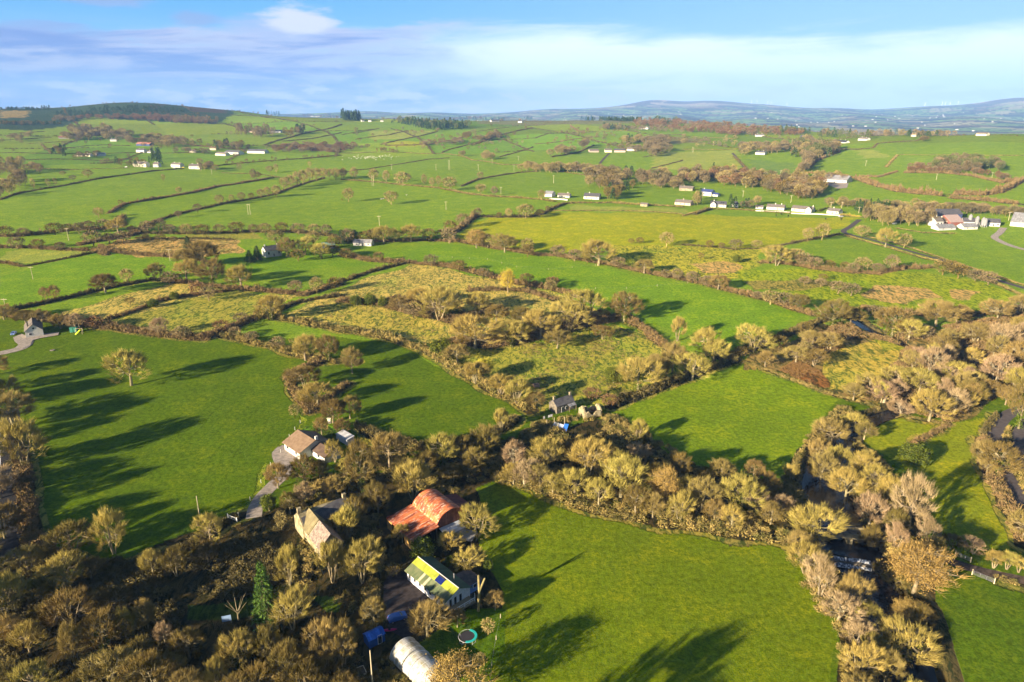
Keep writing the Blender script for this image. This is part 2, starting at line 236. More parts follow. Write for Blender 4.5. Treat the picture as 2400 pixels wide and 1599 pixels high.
# ------------------------------------------------------------ hedges, roads, fields as traced lines
# hedge: (label or None, points, width m, height m, kind)
HG = [
 ('dark trimmed hedge with bare trees climbing from the left edge toward the white cottages', [(0, 459), (50, 443), (133, 429), (213, 413), (353, 393), (423, 388)], 2.5, 2.2, 'd'),
 ('brown scrubby hedge between the two upper left slanting fields', [(250, 490), (287, 469), (383, 453), (443, 443), (500, 429), (567, 419), (630, 408)], 3.5, 3, 'b'),
 ('dark hedge running up to the tall row of bare trees', [(317, 529), (373, 503), (423, 489), (500, 471), (600, 453), (633, 446), (687, 426), (747, 409)], 3, 2.6, 'd'),
 ('broad bushy hedge across the left edge under the upper left fields', [(0, 543), (43, 543), (110, 536), (173, 529), (250, 526), (285, 500)], 5, 4, 'b'),
 ('long hedge with round bare trees below the big sloping field', [(300, 535), (423, 537), (567, 533), (667, 533), (785, 545)], 4, 3, 'd'),
 ('scrubby hedge at the left edge above the pale strip field', [(0, 569), (67, 569), (123, 573), (217, 576), (247, 586)], 4, 3, 'b'),
 ('clipped dark hedge dividing the small left meadows', [(60, 612), (110, 602), (167, 591), (213, 581), (250, 580)], 2.5, 2, 'd'),
 ('short brown hedge at the left edge beside the small meadow', [(-20, 602), (20, 605), (53, 612)], 2.5, 2, 'b'),
 ('dense brown hedge beside the rushy strip', [(180, 563), (233, 553), (283, 545), (317, 537), (300, 525)], 5, 4, 'b'),
 ('low broken hedge along the top of the rushy tan strip', [(313, 547), (353, 549), (427, 548), (533, 551)], 2.5, 2, 'd'),
 ('overgrown hedge along the bottom of the rushy tan strip', [(230, 567), (253, 577), (287, 582), (353, 588), (410, 590), (470, 600)], 4, 3.2, 'b'),
 ('hedge with scattered trees along the lane right of the left field', [(785, 413), (885, 420), (951, 427), (1018, 434), (1068, 444), (1135, 452), (1211, 456), (1278, 463)], 3, 2.2, 'v'),
 ('thin dark hedge above the row of field trees', [(785, 396), (851, 388), (911, 378), (985, 366), (1035, 363)], 1.8, 1.6, 'd'),
 ('hedge bank curving below the field of white sheep', [(785, 353), (851, 350), (925, 350), (1018, 353), (1071, 361), (1085, 368), (1151, 378), (1191, 379)], 2, 1.6, 'v'),
 ('dark hedge closing the left side of the rounded centre field', [(1061, 428), (1101, 412), (1145, 404), (1191, 397), (1238, 394)], 2.8, 2.6, 'd'),
 ('brown bank along the lane above the rounded centre field', [(1185, 378), (1231, 383), (1285, 393), (1351, 403)], 2, 1.5, 'v'),
 ('tall bushy hedge bending down at the left end of the bright field', [(1041, 535), (1060, 525), (1068, 516), (1085, 501), (1101, 496)], 6, 4.5, 'b'),
 ('dark shrubby hedge along the top left of the bright field', [(1111, 498), (1168, 499), (1218, 499), (1251, 490), (1268, 480), (1298, 468)], 3.5, 3, 'd'),
 ('low hedge with round bushes along the top of the bright field', [(1265, 484), (1318, 484), (1385, 483), (1485, 486), (1569, 492)], 1.6, 1.2, 'v'),
 ('brown roadside hedge in front of the twin white sheds', [(1298, 468), (1340, 466), (1405, 466), (1485, 471), (1569, 476)], 3, 2.2, 'v'),
 ('hedge with trees along the lower edge of the slope behind the grey shed', [(785, 553), (861, 555), (985, 552), (1038, 555)], 4, 3, 'b'),
 ('hedge with bare trees below the bright yellow field', [(1041, 552), (1118, 567), (1228, 585), (1285, 588), (1351, 600), (1408, 609), (1468, 623), (1569, 642)], 4, 3, 'b'),
 ('scrubby hedge down the right side of the long green centre field', [(1569, 642), (1616, 652), (1679, 669), (1756, 688), (1869, 725)], 4, 3.2, 'b'),
 ('overgrown boundary hedge above the rough straw coloured fields', [(785, 587), (868, 601), (935, 603), (1018, 611), (1085, 625), (1175, 649), (1265, 663), (1330, 682)], 5, 3.4, 'b'),
 ('hedge left of the upper rough field under the green meadow', [(760, 660), (785, 647), (805, 641), (851, 625), (885, 616), (945, 602)], 3.5, 2.8, 'd'),
 ('hedge rising from the grey cottage along the rough field top', [(0, 718), (67, 704), (150, 686), (213, 670), (283, 655), (367, 640)], 4, 3, 'd'),
 ('hedge with big bare trees above the left rough fields', [(367, 645), (427, 650), (500, 660), (600, 668), (700, 678), (785, 652)], 4.5, 3, 'b'),
 ('thin hedge between the two left rough fields', [(250, 733), (300, 719), (367, 692), (417, 682), (480, 674), (533, 668)], 3, 2.4, 'b'),
 ('wide bramble hedge behind the grey cottage and swing', [(20, 725), (117, 735), (187, 745), (300, 760), (390, 772), (467, 780), (517, 760), (583, 732)], 6, 3.4, 'b'),
 ('boundary hedge under the lower rough strip', [(593, 725), (667, 735), (785, 759), (885, 774), (971, 803), (1018, 828), (1060, 855)], 5.5, 3.6, 'v'),
 ('bushy hedge right of the centre left field', [(1060, 855), (1111, 885), (1170, 915), (1225, 945)], 6, 3.6, 'v'),
 ('low bushy hedge at the top of the big left field', [(493, 768), (567, 784), (633, 799), (700, 820), (767, 832), (815, 830)], 5, 3, 'v'),
 ('scrub hedge crossing between the middle rough fields', [(785, 692), (868, 699), (951, 719), (1038, 740)], 6, 3, 'b'),
 ('dark hedge below the row of trees between rough fields', [(617, 725), (667, 700), (720, 688), (785, 679)], 4, 2.8, 'd'),
 ('brown hedge inside the upper rough field', [(1080, 668), (1150, 665), (1210, 668), (1280, 690)], 5, 2.6, 'b'),
 ('dark undergrowth along the central belt of trees', [(1038, 782), (1118, 796), (1201, 785), (1285, 762), (1368, 742), (1430, 728)], 7, 3, 'b'),
 ('brown scrub hedge right of the central rough field', [(1430, 728), (1480, 755), (1518, 790), (1569, 820)], 6, 3, 'b'),
 ('dark hedge on the upper left side of the small square green field', [(1690, 828), (1600, 858), (1500, 898), (1400, 935)], 5, 3.4, 'd'),
 ('low straw coloured bank right of the small square green field', [(1715, 832), (1790, 860), (1900, 902), (1990, 927), (2080, 957), (2180, 975)], 2.5, 1.1, 'v'),
 ('short brown hedge joining the little field to the lane', [(2180, 975), (2150, 992), (2130, 1002), (2095, 1022)], 2, 1.6, 'b'),
 ('dark hedge along the bottom end of the long green field', [(1645, 822), (1700, 812), (1769, 785), (1820, 765), (1869, 745), (1930, 722)], 4.5, 3, 'd'),
 ('hedge under the two round trees at the end of the bright field', [(1816, 560), (1852, 552), (1902, 543), (1929, 538)], 2.6, 2, 'd'),
 ('low hedge bank on the near side of the right lane', [(1939, 540), (1986, 553), (2042, 569), (2119, 592), (2152, 599), (2202, 620), (2286, 650), (2353, 680)], 2.2, 1.3, 'v'),
 ('low hedge bank on the far side of the right lane', [(1990, 543), (2055, 557), (2125, 580), (2170, 595), (2240, 618), (2353, 655)], 1.8, 1.1, 'v'),
 ('bushy hedge under the small green field left of the lane', [(1749, 603), (1802, 605), (1869, 617), (1946, 625), (2012, 629), (2079, 617), (2142, 614)], 4, 3, 'b'),
 ('line of dark bushes at the foot of the bright yellow field', [(1569, 563), (1636, 567), (1689, 573), (1756, 571), (1816, 560)], 1.8, 1.6, 'd'),
 ('wooded hedge below the yellow green pasture at right', [(1985, 707), (2060, 718), (2135, 724), (2235, 725), (2353, 708)], 5, 3, 'b'),
 ('roadside hedge in front of the row of white bungalows', [(1569, 496), (1602, 486), (1632, 480), (1700, 481), (1769, 487), (1869, 492), (1936, 495), (1982, 499)], 2, 1.4, 'v'),
 ('thick dark clipped hedge left of the bungalow row', [(1595, 493), (1612, 487), (1634, 480)], 3.5, 3, 'd'),
 ('hedge beside the curving lane in the middle distance', [(1686, 359), (1700, 372), (1709, 381), (1722, 393), (1712, 402)], 3, 2.2, 'd'),
 ('tall hedge of brown trees below the conifer knoll', [(1829, 396), (1859, 384), (1872, 371), (1900, 360), (1929, 349)], 6, 6, 'b'),
 ('long brown wooded hedge curving round the oval field', [(1969, 411), (2019, 428), (2069, 441), (2119, 446), (2169, 450)], 7, 6, 'b'),
 ('hedge joining the oval field to the brown wooded hedge', [(1982, 405), (2019, 407), (2062, 394)], 3, 2.6, 'b'),
 ('brown hedge along the top of the oval field', [(2079, 397), (2169, 398), (2236, 405), (2302, 420), (2336, 413)], 4, 4, 'b'),
 ('brown wooded hedge round the right end of the oval field', [(2346, 416), (2302, 441), (2262, 448), (2186, 447)], 6, 6, 'b'),
 ('woody hedge at the right edge below the oval field', [(2186, 455), (2269, 461), (2353, 470)], 7, 5, 'b'),
 ('dark hedge stepping along the right hilltop fields', [(1922, 343), (1969, 344), (2006, 340), (2016, 330), (2102, 324), (2136, 316)], 2.5, 2, 'd'),
 ('sandy bare bank at the left end of the hilltop field', [(2036, 384), (2049, 369), (2062, 356)], 3, 1.5, 'v'),
 ('thin pale bank across the right hilltop', [(2069, 355), (2236, 357), (2353, 357)], 1.6, 1, 'v'),
 ('hedge behind the long white shed', [(1849, 397), (1889, 400), (1942, 405), (1982, 413)], 3, 3, 'b'),
 ('pale stony bank along the farm garden', [(2062, 524), (2119, 534), (2192, 536)], 1.6, 1., 'v'),
 ('golden bramble bank along the top of the big centre field', [(1165, 1100), (1230, 1112), (1300, 1145), (1400, 1175), (1500, 1195), (1640, 1215), (1760, 1232), (1840, 1246)], 7, 2.3, 'v'),
 ('tall brown hedge beside the road on the left edge', [(30, 1000), (48, 1060), (58, 1130), (66, 1200), (75, 1270)], 5, 3.2, 'b'),
 ('brown scrubby hedge left of the right lane', [(2262, 1010), (2262, 1060), (2300, 1130), (2332, 1190), (2353, 1250)], 5, 2.6, 'b'),
 ('dark clipped hedge inside the lane bend at right', [(2258, 996), (2272, 975), (2292, 955)], 2.2, 2., 'd'),
 ('thin hedge between the two lanes at right', [(2318, 985), (2310, 1010), (2330, 1060), (2350, 1110), (2370, 1150)], 2.6, 1.6, 'v'),
 ('straw bank along the farm track at bottom right', [(2290, 1327), (2353, 1348)], 2.6, 1.0, 'v'),
 ('shaded hedge at the foot of the big left field', [(90, 1262), (200, 1300), (290, 1300), (350, 1285), (440, 1255), (520, 1200), (560, 1185)], 4, 2.4, 'd'),
 ('rounded hedge on the right side of the big left field', [(740, 828), (690, 850), (662, 868), (672, 895), (700, 930), (712, 945)], 4.5, 2.8, 'b'),
 ('hedge dropping from the house garden to the centre left field', [(712, 948), (735, 925), (770, 905), (800, 880)], 4, 2.6, 'b'),
 ('dark hedge behind the houses below the centre left field', [(830, 985), (880, 1010), (980, 1028), (1060, 1030), (1130, 1000), (1190, 960)], 5, 3, 'd'),
 (None, [(0, 369), (43, 368), (110, 366), (160, 366), (247, 369), (300, 365)], 2, 1.8, 'd'),
 (None, [(500, 381), (567, 374), (633, 369), (700, 365), (785, 357)], 2.4, 2.4, 'd'),
 (None, [(0, 373), (80, 387), (160, 390), (253, 387), (300, 386)], 2, 1.2, 'v'),
 (None, [(0, 351), (110, 353), (213, 354), (300, 351), (383, 352), (483, 350)], 2, 1.6, 'd'),
 (None, [(143, 341), (200, 335), (247, 333), (300, 335)], 2, 1.6, 'd'),
 (None, [(20, 308), (100, 302)], 2, 1.6, 'd'), (None, [(0, 323), (67, 319), (120, 316)], 2, 1.6, 'd'), (None, [(67, 330), (167, 324)], 2, 1.6, 'v'),
 (None, [(95, 331), (110, 345), (118, 352)], 3, 2, 'v'), (None, [(607, 334), (650, 320), (697, 307), (747, 298), (785, 286)], 3, 3, 'd'),
 (None, [(650, 325), (717, 319), (785, 305)], 2.4, 2.4, 'd'), (None, [(510, 397), (580, 399), (643, 407)], 2, 1.2, 'v'),
 (None, [(533, 264), (600, 268), (657, 275)], 3, 2, 'd'), (None, [(875, 332), (918, 322), (961, 314), (1005, 302)], 3, 2.6, 'd'),
 (None, [(885, 334), (945, 334), (998, 330), (1038, 322), (1065, 315)], 3, 3, 'b'), (None, [(1085, 334), (1118, 322), (1145, 312), (1185, 302), (1225, 294)], 3, 3, 'd'),
 (None, [(1015, 351), (1031, 344), (1071, 334), (1111, 323)], 2.4, 2.2, 'd'), (None, [(1148, 361), (1185, 351), (1225, 338)], 2.4, 2.2, 'd'),
 (None, [(1268, 361), (1325, 352), (1365, 334)], 2.4, 2.4, 'd'), (None, [(1230, 331), (1278, 327), (1318, 320), (1378, 314)], 2.2, 1.8, 'b'),
 (None, [(1311, 289), (1325, 300), (1345, 305)], 4, 3, 'b'), (None, [(1231, 317), (1258, 307), (1318, 307)], 2, 1.6, 'd'),
 (None, [(1471, 326), (1488, 314), (1530, 311), (1569, 310)], 3, 3, 'd'), (None, [(1498, 387), (1531, 379), (1569, 369)], 2, 1.8, 'd'),
 (None, [(1478, 361), (1535, 350)], 2, 1.4, 'd'), (None, [(1091, 303), (1138, 296), (1171, 293)], 2.4, 1.6, 'd'), (None, [(811, 307), (871, 295)], 2.4, 2, 'd'),
 (None, [(818, 320), (865, 313), (895, 310), (938, 300)], 2.4, 2, 'd'), (None, [(1569, 313), (1629, 316), (1689, 319)], 2, 1.6, 'v'), (None, [(1569, 343), (1630, 344), (1692, 343)], 2, 1.4, 'v'),
 (None, [(785, 310), (830, 300), (860, 297)], 2, 1.6, 'd'), (None, [(1090, 320), (1160, 321), (1231, 317)], 2, 1.4, 'd'), (None, [(300, 318), (420, 330), (480, 338), (560, 345)], 3, 3, 'b'),
 (None, [(1270, 302), (1310, 306), (1345, 305), (1420, 300), (1471, 303)], 2, 1.4, 'v'), (None, [(1225, 294), (1270, 302)], 2, 1.5, 'd'),
]
ROADS = [('lane', [(2362, 935), (2340, 942), (2318, 952), (2299, 970), (2288, 1000), (2290, 1042), (2306, 1083), (2330, 1123), (2347, 1166), (2362, 1215)], 4.4, 'tar'),
 ('lane', [(2362, 962), (2345, 995), (2338, 1022), (2346, 1055), (2362, 1085)], 4.2, 'tar'),
 ('road', [(18, 940), (24, 1000), (24, 1080), (22, 1160), (20, 1250), (12, 1330), (12, 1420), (12, 1520), (10, 1620)], 6.2, 'dark'),
 ('farm_track', [(2130, 1262), (2157, 1275), (2192, 1293), (2243, 1309), (2287, 1320), (2360, 1335)], 3.2, 'mud'),
 ('lane', [(1975, 505), (1955, 520), (1938, 532), (1960, 541), (2020, 556), (2100, 580), (2170, 600), (2240, 627), (2360, 664)], 4.2, 'tar'),
 ('farm_track', [(2362, 576), (2325, 566), (2300, 556), (2285, 546), (2296, 536), (2306, 524)], 5, 'pale'),
 ('driveway', [(583, 1190), (588, 1165), (603, 1140), (630, 1112), (655, 1085), (645, 1058), (640, 1040), (652, 1028)], 4, 'pale'),
 ('driveway', [(-15, 815), (20, 808), (48, 800), (60, 788), (55, 775)], 5.5, 'pale'),
 ('lane', [(1683, 352), (1694, 364), (1704, 377), (1713, 390), (1712, 402), (1722, 408)], 4, 'tar'),
 ('road', [(1722, 408), (1780, 411), (1860, 413), (1890, 412), (1915, 422)], 7, 'tar'),
 ('farm_track', [(1378, 376), (1388, 364), (1400, 352)], 4, 'mud')]
YARDS = [('yard', [(905, 1302), (932, 1318), (965, 1352), (990, 1385), (972, 1440), (935, 1470), (895, 1450), (880, 1400), (882, 1340)], 'mudyard'),
 ('gravel_forecourt', [(30, 776), (50, 768), (60, 772), (136, 764), (134, 771), (92, 778), (75, 783), (70, 795), (50, 803), (46, 796), (34, 786)], 'pale'),
 ('gravel_forecourt', [(628, 1048), (634, 1032), (650, 1022), (672, 1040), (690, 1055), (675, 1062), (650, 1062)], 'pale'),
 ('concrete_yard', [(1888, 420), (1950, 421), (1946, 432), (1925, 434)], 'pale')]
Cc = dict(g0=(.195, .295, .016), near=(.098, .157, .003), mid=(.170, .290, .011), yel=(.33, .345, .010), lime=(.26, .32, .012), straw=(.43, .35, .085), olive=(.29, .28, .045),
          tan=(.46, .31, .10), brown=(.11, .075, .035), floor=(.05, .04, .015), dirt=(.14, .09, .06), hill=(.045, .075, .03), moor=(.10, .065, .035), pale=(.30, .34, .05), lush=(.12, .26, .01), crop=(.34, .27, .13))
# fields: (points, colour, rough 0..1)
FD = [([(-900, 700), (-900, 1900), (3200, 1900), (3200, 900), (2353, 860), (1700, 850), (1225, 945), (900, 780), (500, 770), (200, 740), (0, 730)], 'near', .16),
 ([(0, 640), (180, 570), (420, 560), (800, 590), (1000, 560), (1150, 570), (1500, 640), (1870, 725), (1690, 800), (1300, 690), (950, 600), (380, 640), (0, 715)], 'mid', .1),
 ([(1075, 1130), (1200, 1115), (1300, 1150), (1500, 1190), (1640, 1215), (1830, 1250), (1870, 1350), (1925, 1450), (1940, 1700), (1110, 1700), (1140, 1480), (1130, 1350), (1100, 1250)], (.150, .200, .004), .18),
 ([(1400, 935), (1710, 832), (1935, 912), (1860, 1000), (1830, 1090), (1780, 1110), (1600, 1070), (1450, 980)], (.178, .258, .006), .2),
 ([(1950, 1000), (2030, 955), (2170, 970), (2270, 950), (2262, 1010), (2260, 1060), (2300, 1135), (2345, 1260), (2200, 1262), (2110, 1150), (2080, 1060)], (.25, .28, .008), .15),
 ([(130, 718), (400, 648), (600, 680), (700, 680), (600, 715), (480, 760), (470, 765), (400, 765), (200, 742)], 'straw', .8),
 ([(250, 738), (420, 690), (560, 668), (640, 680), (600, 712), (470, 770), (400, 762)], 'olive', .8),
 ([(640, 725), (790, 660), (950, 605), (1200, 655), (1330, 690), (1400, 735), (1200, 770), (1050, 785), (960, 790), (780, 750)], 'straw', .9),
 ([(660, 722), (800, 690), (1000, 740), (1045, 770), (990, 785), (880, 760)], (.38, .33, .06), .9),
 ([(1000, 800), (1200, 790), (1420, 742), (1500, 785), (1560, 825), (1640, 850), (1400, 935), (1300, 930), (1220, 945), (1120, 880)], (.28, .28, .04), .95),
 ([(1700, 850), (1760, 800), (1900, 745), (2100, 770), (2353, 710), (2500, 720), (2500, 900), (2353, 900), (2180, 970), (1990, 920), (1800, 860)], (.20, .15, .05), .6),
 ([(1860, 865), (1930, 800), (1990, 778), (2085, 790), (2055, 850), (1960, 895), (1900, 890)], (.40, .32, .055), .9),
 ([(1795, 850), (1830, 830), (1880, 850), (1900, 885), (1870, 890), (1810, 865)], (.22, .10, .03), .9),
 ([(1990, 775), (2095, 785), (2085, 805), (2030, 800)], (.30, .30, .03), .5),
 ([(1060, 525), (1075, 512), (1130, 500), (1260, 486), (1570, 492), (1975, 500), (1950, 518), (1845, 553), (1760, 570), (1600, 565), (1450, 565), (1300, 582), (1110, 562), (1055, 545)], 'yel', .1),
 ([(1380, 562), (1600, 566), (1750, 573), (1745, 600), (1700, 640), (1600, 640), (1460, 615), (1400, 600)], (.34, .33, .03), .7),
 ([(1575, 605), (1660, 600), (1705, 612), (1700, 628), (1620, 625)], 'tan', .9),
 ([(1710, 620), (1900, 620), (2100, 625), (2230, 640), (2340, 680), (2330, 700), (2150, 720), (1980, 710), (1880, 690), (1700, 650)], 'lime', .5),
 ([(2000, 655), (2120, 660), (2170, 680), (2080, 700), (1980, 680)], 'tan', .8), ([(1700, 650), (1850, 640), (1950, 655), (1840, 665), (1740, 668)], (.27, .23, .05), .7),
 ([(2180, 665), (2260, 670), (2240, 690), (2200, 690)], 'tan', .8),
 ([(260, 550), (400, 545), (540, 548), (560, 580), (420, 595), (330, 590), (250, 575)], 'tan', .9), ([(560, 530), (600, 540), (600, 550), (420, 548), (430, 540)], 'olive', .4),
 ([(0, 580), (60, 572), (200, 578), (160, 592), (60, 606), (0, 600)], 'pale', .2), ([(1310, 484), (1320, 470), (1570, 480), (1590, 488), (1560, 491)], 'pale', .2),
 ([(1500, 350), (1690, 344), (1700, 365), (1712, 395), (1650, 402), (1500, 388)], 'pale', .1), ([(1720, 365), (1830, 375), (1825, 405), (1730, 405)], (.17, .26, .04), .1),
 ([(1960, 345), (2010, 345), (2050, 360), (1990, 365)], 'pale', .1), ([(2080, 360), (2170, 362), (2140, 385), (2080, 390)], (.2, .3, .03), .1),
 ([(880, 325), (940, 324), (1000, 330), (950, 337), (885, 335)], 'yel', .1), ([(1510, 312), (1640, 318), (1600, 328), (1510, 330)], (.22, .2, .06), .3),
 ([(640, 330), (790, 330), (785, 350), (700, 345)], (.16, .10, .05), .9), ([(850, 300), (1000, 300), (930, 320), (850, 320)], 'pale', .1),
 ([(1920, 292), (2070, 300), (2060, 310), (1900, 309)], 'crop', .1), ([(1100, 278), (1500, 276), (1500, 284), (1100, 285)], (.2, .2, .07), .5),
 ([(-100, 290), (-100, 249), (60, 249), (180, 240), (330, 230), (480, 244), (540, 262), (500, 285), (330, 278), (200, 268), (150, 290), (60, 300)], 'hill', .7),  # dark forest hill, with cloud shadow put into its colour
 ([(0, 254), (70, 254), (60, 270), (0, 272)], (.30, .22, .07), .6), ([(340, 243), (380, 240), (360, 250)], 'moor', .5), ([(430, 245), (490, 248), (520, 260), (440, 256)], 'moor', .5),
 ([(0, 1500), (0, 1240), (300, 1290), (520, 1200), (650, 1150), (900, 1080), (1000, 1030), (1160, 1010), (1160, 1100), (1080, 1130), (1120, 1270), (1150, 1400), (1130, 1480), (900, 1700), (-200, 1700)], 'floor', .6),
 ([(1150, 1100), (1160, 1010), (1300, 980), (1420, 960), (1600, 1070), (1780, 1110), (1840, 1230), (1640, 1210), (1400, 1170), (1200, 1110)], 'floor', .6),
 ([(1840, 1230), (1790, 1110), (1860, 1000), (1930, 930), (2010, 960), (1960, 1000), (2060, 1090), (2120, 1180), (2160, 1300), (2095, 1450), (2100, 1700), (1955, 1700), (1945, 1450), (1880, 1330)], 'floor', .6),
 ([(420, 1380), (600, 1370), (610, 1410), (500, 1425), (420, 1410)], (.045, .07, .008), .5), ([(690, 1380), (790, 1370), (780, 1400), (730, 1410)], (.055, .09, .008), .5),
 ([(640, 1030), (660, 1000), (700, 975), (740, 968), (765, 985), (775, 1010), (720, 1005), (690, 1000)], 'lush', .4),
 ([(1000, 1450), (1060, 1410), (1160, 1400), (1160, 1500), (1130, 1600), (1000, 1600), (960, 1480)], (.085, .15, .004), .2), ([(1655, 1222), (1740, 1228), (1768, 1240), (1740, 1258), (1690, 1248)], 'dirt', .6),
 ([(0, 790), (25, 800), (20, 812), (0, 815)], 'near', 0), ([(640, 1035), (700, 960), (690, 955), (620, 1050), (545, 1175), (570, 1175)], (.2, .25, .02), .6),
]
def inpoly(px, py, poly):
    c = np.zeros(px.shape, bool); n = len(poly); j = n-1
    for i in range(n):
        xi, yi = poly[i]; xj, yj = poly[j]
        if yi != yj: c ^= ((yi > py) != (yj > py)) & (px < (xj-xi)*(py-yi)/(yj-yi)+xi)
        j = i
    return c
def build_ground():
    a_in = np.linspace(-.76, .76, 1060); step = a_in[1]-a_in[0]
    ext = [a_in[-1]]
    while ext[-1] < math.pi-.03: ext.append(ext[-1]+min(.12, (ext[-1]-a_in[-1])*.25+step*2))
    ext = np.array(ext[1:]); aa = np.concatenate([-ext[::-1], a_in, ext]); na = len(aa)
    rr = [4.]
    while rr[-1] < 16300: rr.append(rr[-1]*(1.06 if rr[-1] < 75 else 1.0042 if rr[-1] < 1600 else 1.0075 if rr[-1] < 4200 else 1.02 if rr[-1] > 15000 else 1.012))
    rr = np.array(rr); nr = len(rr)
    R, A = np.meshgrid(rr, aa, indexing='ij'); Xg = (R*np.sin(A)).ravel(); Yg = (R*np.cos(A)).ravel(); Zg = zf(Xg, Yg)
    front = Yg > 0
    col = np.zeros((len(Xg), 4), np.float32); col[:, :3] = Cc['g0']; col[:, 3] = .08
    Rf = np.hypot(Xg, Yg)
    # far slopes: patchwork of small fields
    ca, sa = math.cos(.4), math.sin(.4); U = Xg*ca+Yg*sa; W = -Xg*sa+Yg*ca
    def h2(i, j, k): return np.modf(np.abs(np.sin(i*127.1+j*311.7+k*74.7)*43758.5453))[0]
    ci = np.floor((U+90*np.sin(W/400))/(190)); cj = np.floor((W+60*np.sin(U/300))/330)
    h = h2(ci, cj, 1); far = (Rf > 3600)
    pal = np.array([(.22, .32, .07), (.18, .27, .06), (.12, .12, .06), (.20, .15, .09), (.10, .085, .06), (.20, .28, .09), (.07, .065, .05), (.38, .34, .18)])
    cc = pal[(h*7.99).astype(int)]; edge = (np.modf(np.abs((U+90*np.sin(W/400))/190))[0] < .09) | (np.modf(np.abs((W+60*np.sin(U/300))/330))[0] < .06)
    cc = np.where(edge[:, None], np.array((.05, .045, .03)), cc)
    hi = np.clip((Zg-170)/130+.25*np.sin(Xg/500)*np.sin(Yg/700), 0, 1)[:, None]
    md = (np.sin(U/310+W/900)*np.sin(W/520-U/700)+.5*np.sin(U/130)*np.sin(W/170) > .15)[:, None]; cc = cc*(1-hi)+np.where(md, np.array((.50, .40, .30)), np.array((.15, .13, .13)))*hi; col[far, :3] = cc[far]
    h = h2(ci, cj, 5); m = (Rf > 1350) & ~far; col[m, :3] *= (.80+.38*h[m])[:, None]*np.array([1+.35*(h2(ci, cj, 9)[m]-.4), np.ones(m.sum()), np.ones(m.sum())]).T
    idx = np.nonzero(front & (np.abs(np.arctan2(Xg, Yg)) < 1.1))[0]; xi, yi = Xg[idx], Yg[idx]
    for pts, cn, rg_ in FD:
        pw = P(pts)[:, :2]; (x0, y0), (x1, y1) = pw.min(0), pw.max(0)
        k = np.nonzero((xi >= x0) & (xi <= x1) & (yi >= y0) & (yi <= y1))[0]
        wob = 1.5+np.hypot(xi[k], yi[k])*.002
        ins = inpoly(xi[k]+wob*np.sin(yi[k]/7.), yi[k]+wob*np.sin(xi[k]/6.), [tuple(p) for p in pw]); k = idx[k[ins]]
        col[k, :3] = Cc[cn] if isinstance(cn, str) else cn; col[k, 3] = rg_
    for lab, pts, wd, hh, kd in HG:       # bare earth and pale verge under and beside each hedge
        pw = [tuple(p) for p in P(pts)[:, :2]]; pa = np.array(pw); mg_ = 9
        k = np.nonzero((xi > pa[:, 0].min()-mg_) & (xi < pa[:, 0].max()+mg_) & (yi > pa[:, 1].min()-mg_) & (yi < pa[:, 1].max()+mg_))[0]
        if not len(k): continue
        d = segd(xi[k]+.6*np.sin(yi[k]/3.1), yi[k]+.6*np.sin(xi[k]/2.7), pw); wv = wd*.5+1.3*(.6+.8*np.sin(xi[k]/5+yi[k]/9)**2)
        dist = np.hypot(xi[k], yi[k]); wv = wv+np.clip(dist-500, 0, 2000)*.0006
        k1 = idx[k[d < wv]]; f = .75; col[k1, :3] = col[k1, :3]*(1-f)+np.array((.27, .225, .055))*f; col[k1, 3] = .7
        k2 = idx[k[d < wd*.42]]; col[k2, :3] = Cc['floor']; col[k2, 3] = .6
    near = idx[(np.hypot(xi, yi) < 620) & (xi > 20)]; d = segd(Xg[near], Yg[near], RIVW); wd = np.interp(np.hypot(Xg[near], Yg[near]), [130, 212, 226, 238, 400], [7.5, 6.5, 4., 2., 2.])
    k = near[d < wd+3.]; col[k, :3] = (.07, .06, .025); col[k, 3] = .6
    i0 = (np.arange(nr-1)[:, None]*na+np.arange(na)[None, :]); i1 = (np.arange(nr-1)[:, None]*na+((np.arange(na)+1) % na)[None, :])
    Fq = np.stack([i0, i1, i1+na, i0+na], -1).reshape(-1, 4)[:, ::-1]
    return np.stack([Xg, Yg, Zg], 1), Fq, col, aa, rr
V, Fq, gcol, _, _ = build_ground()
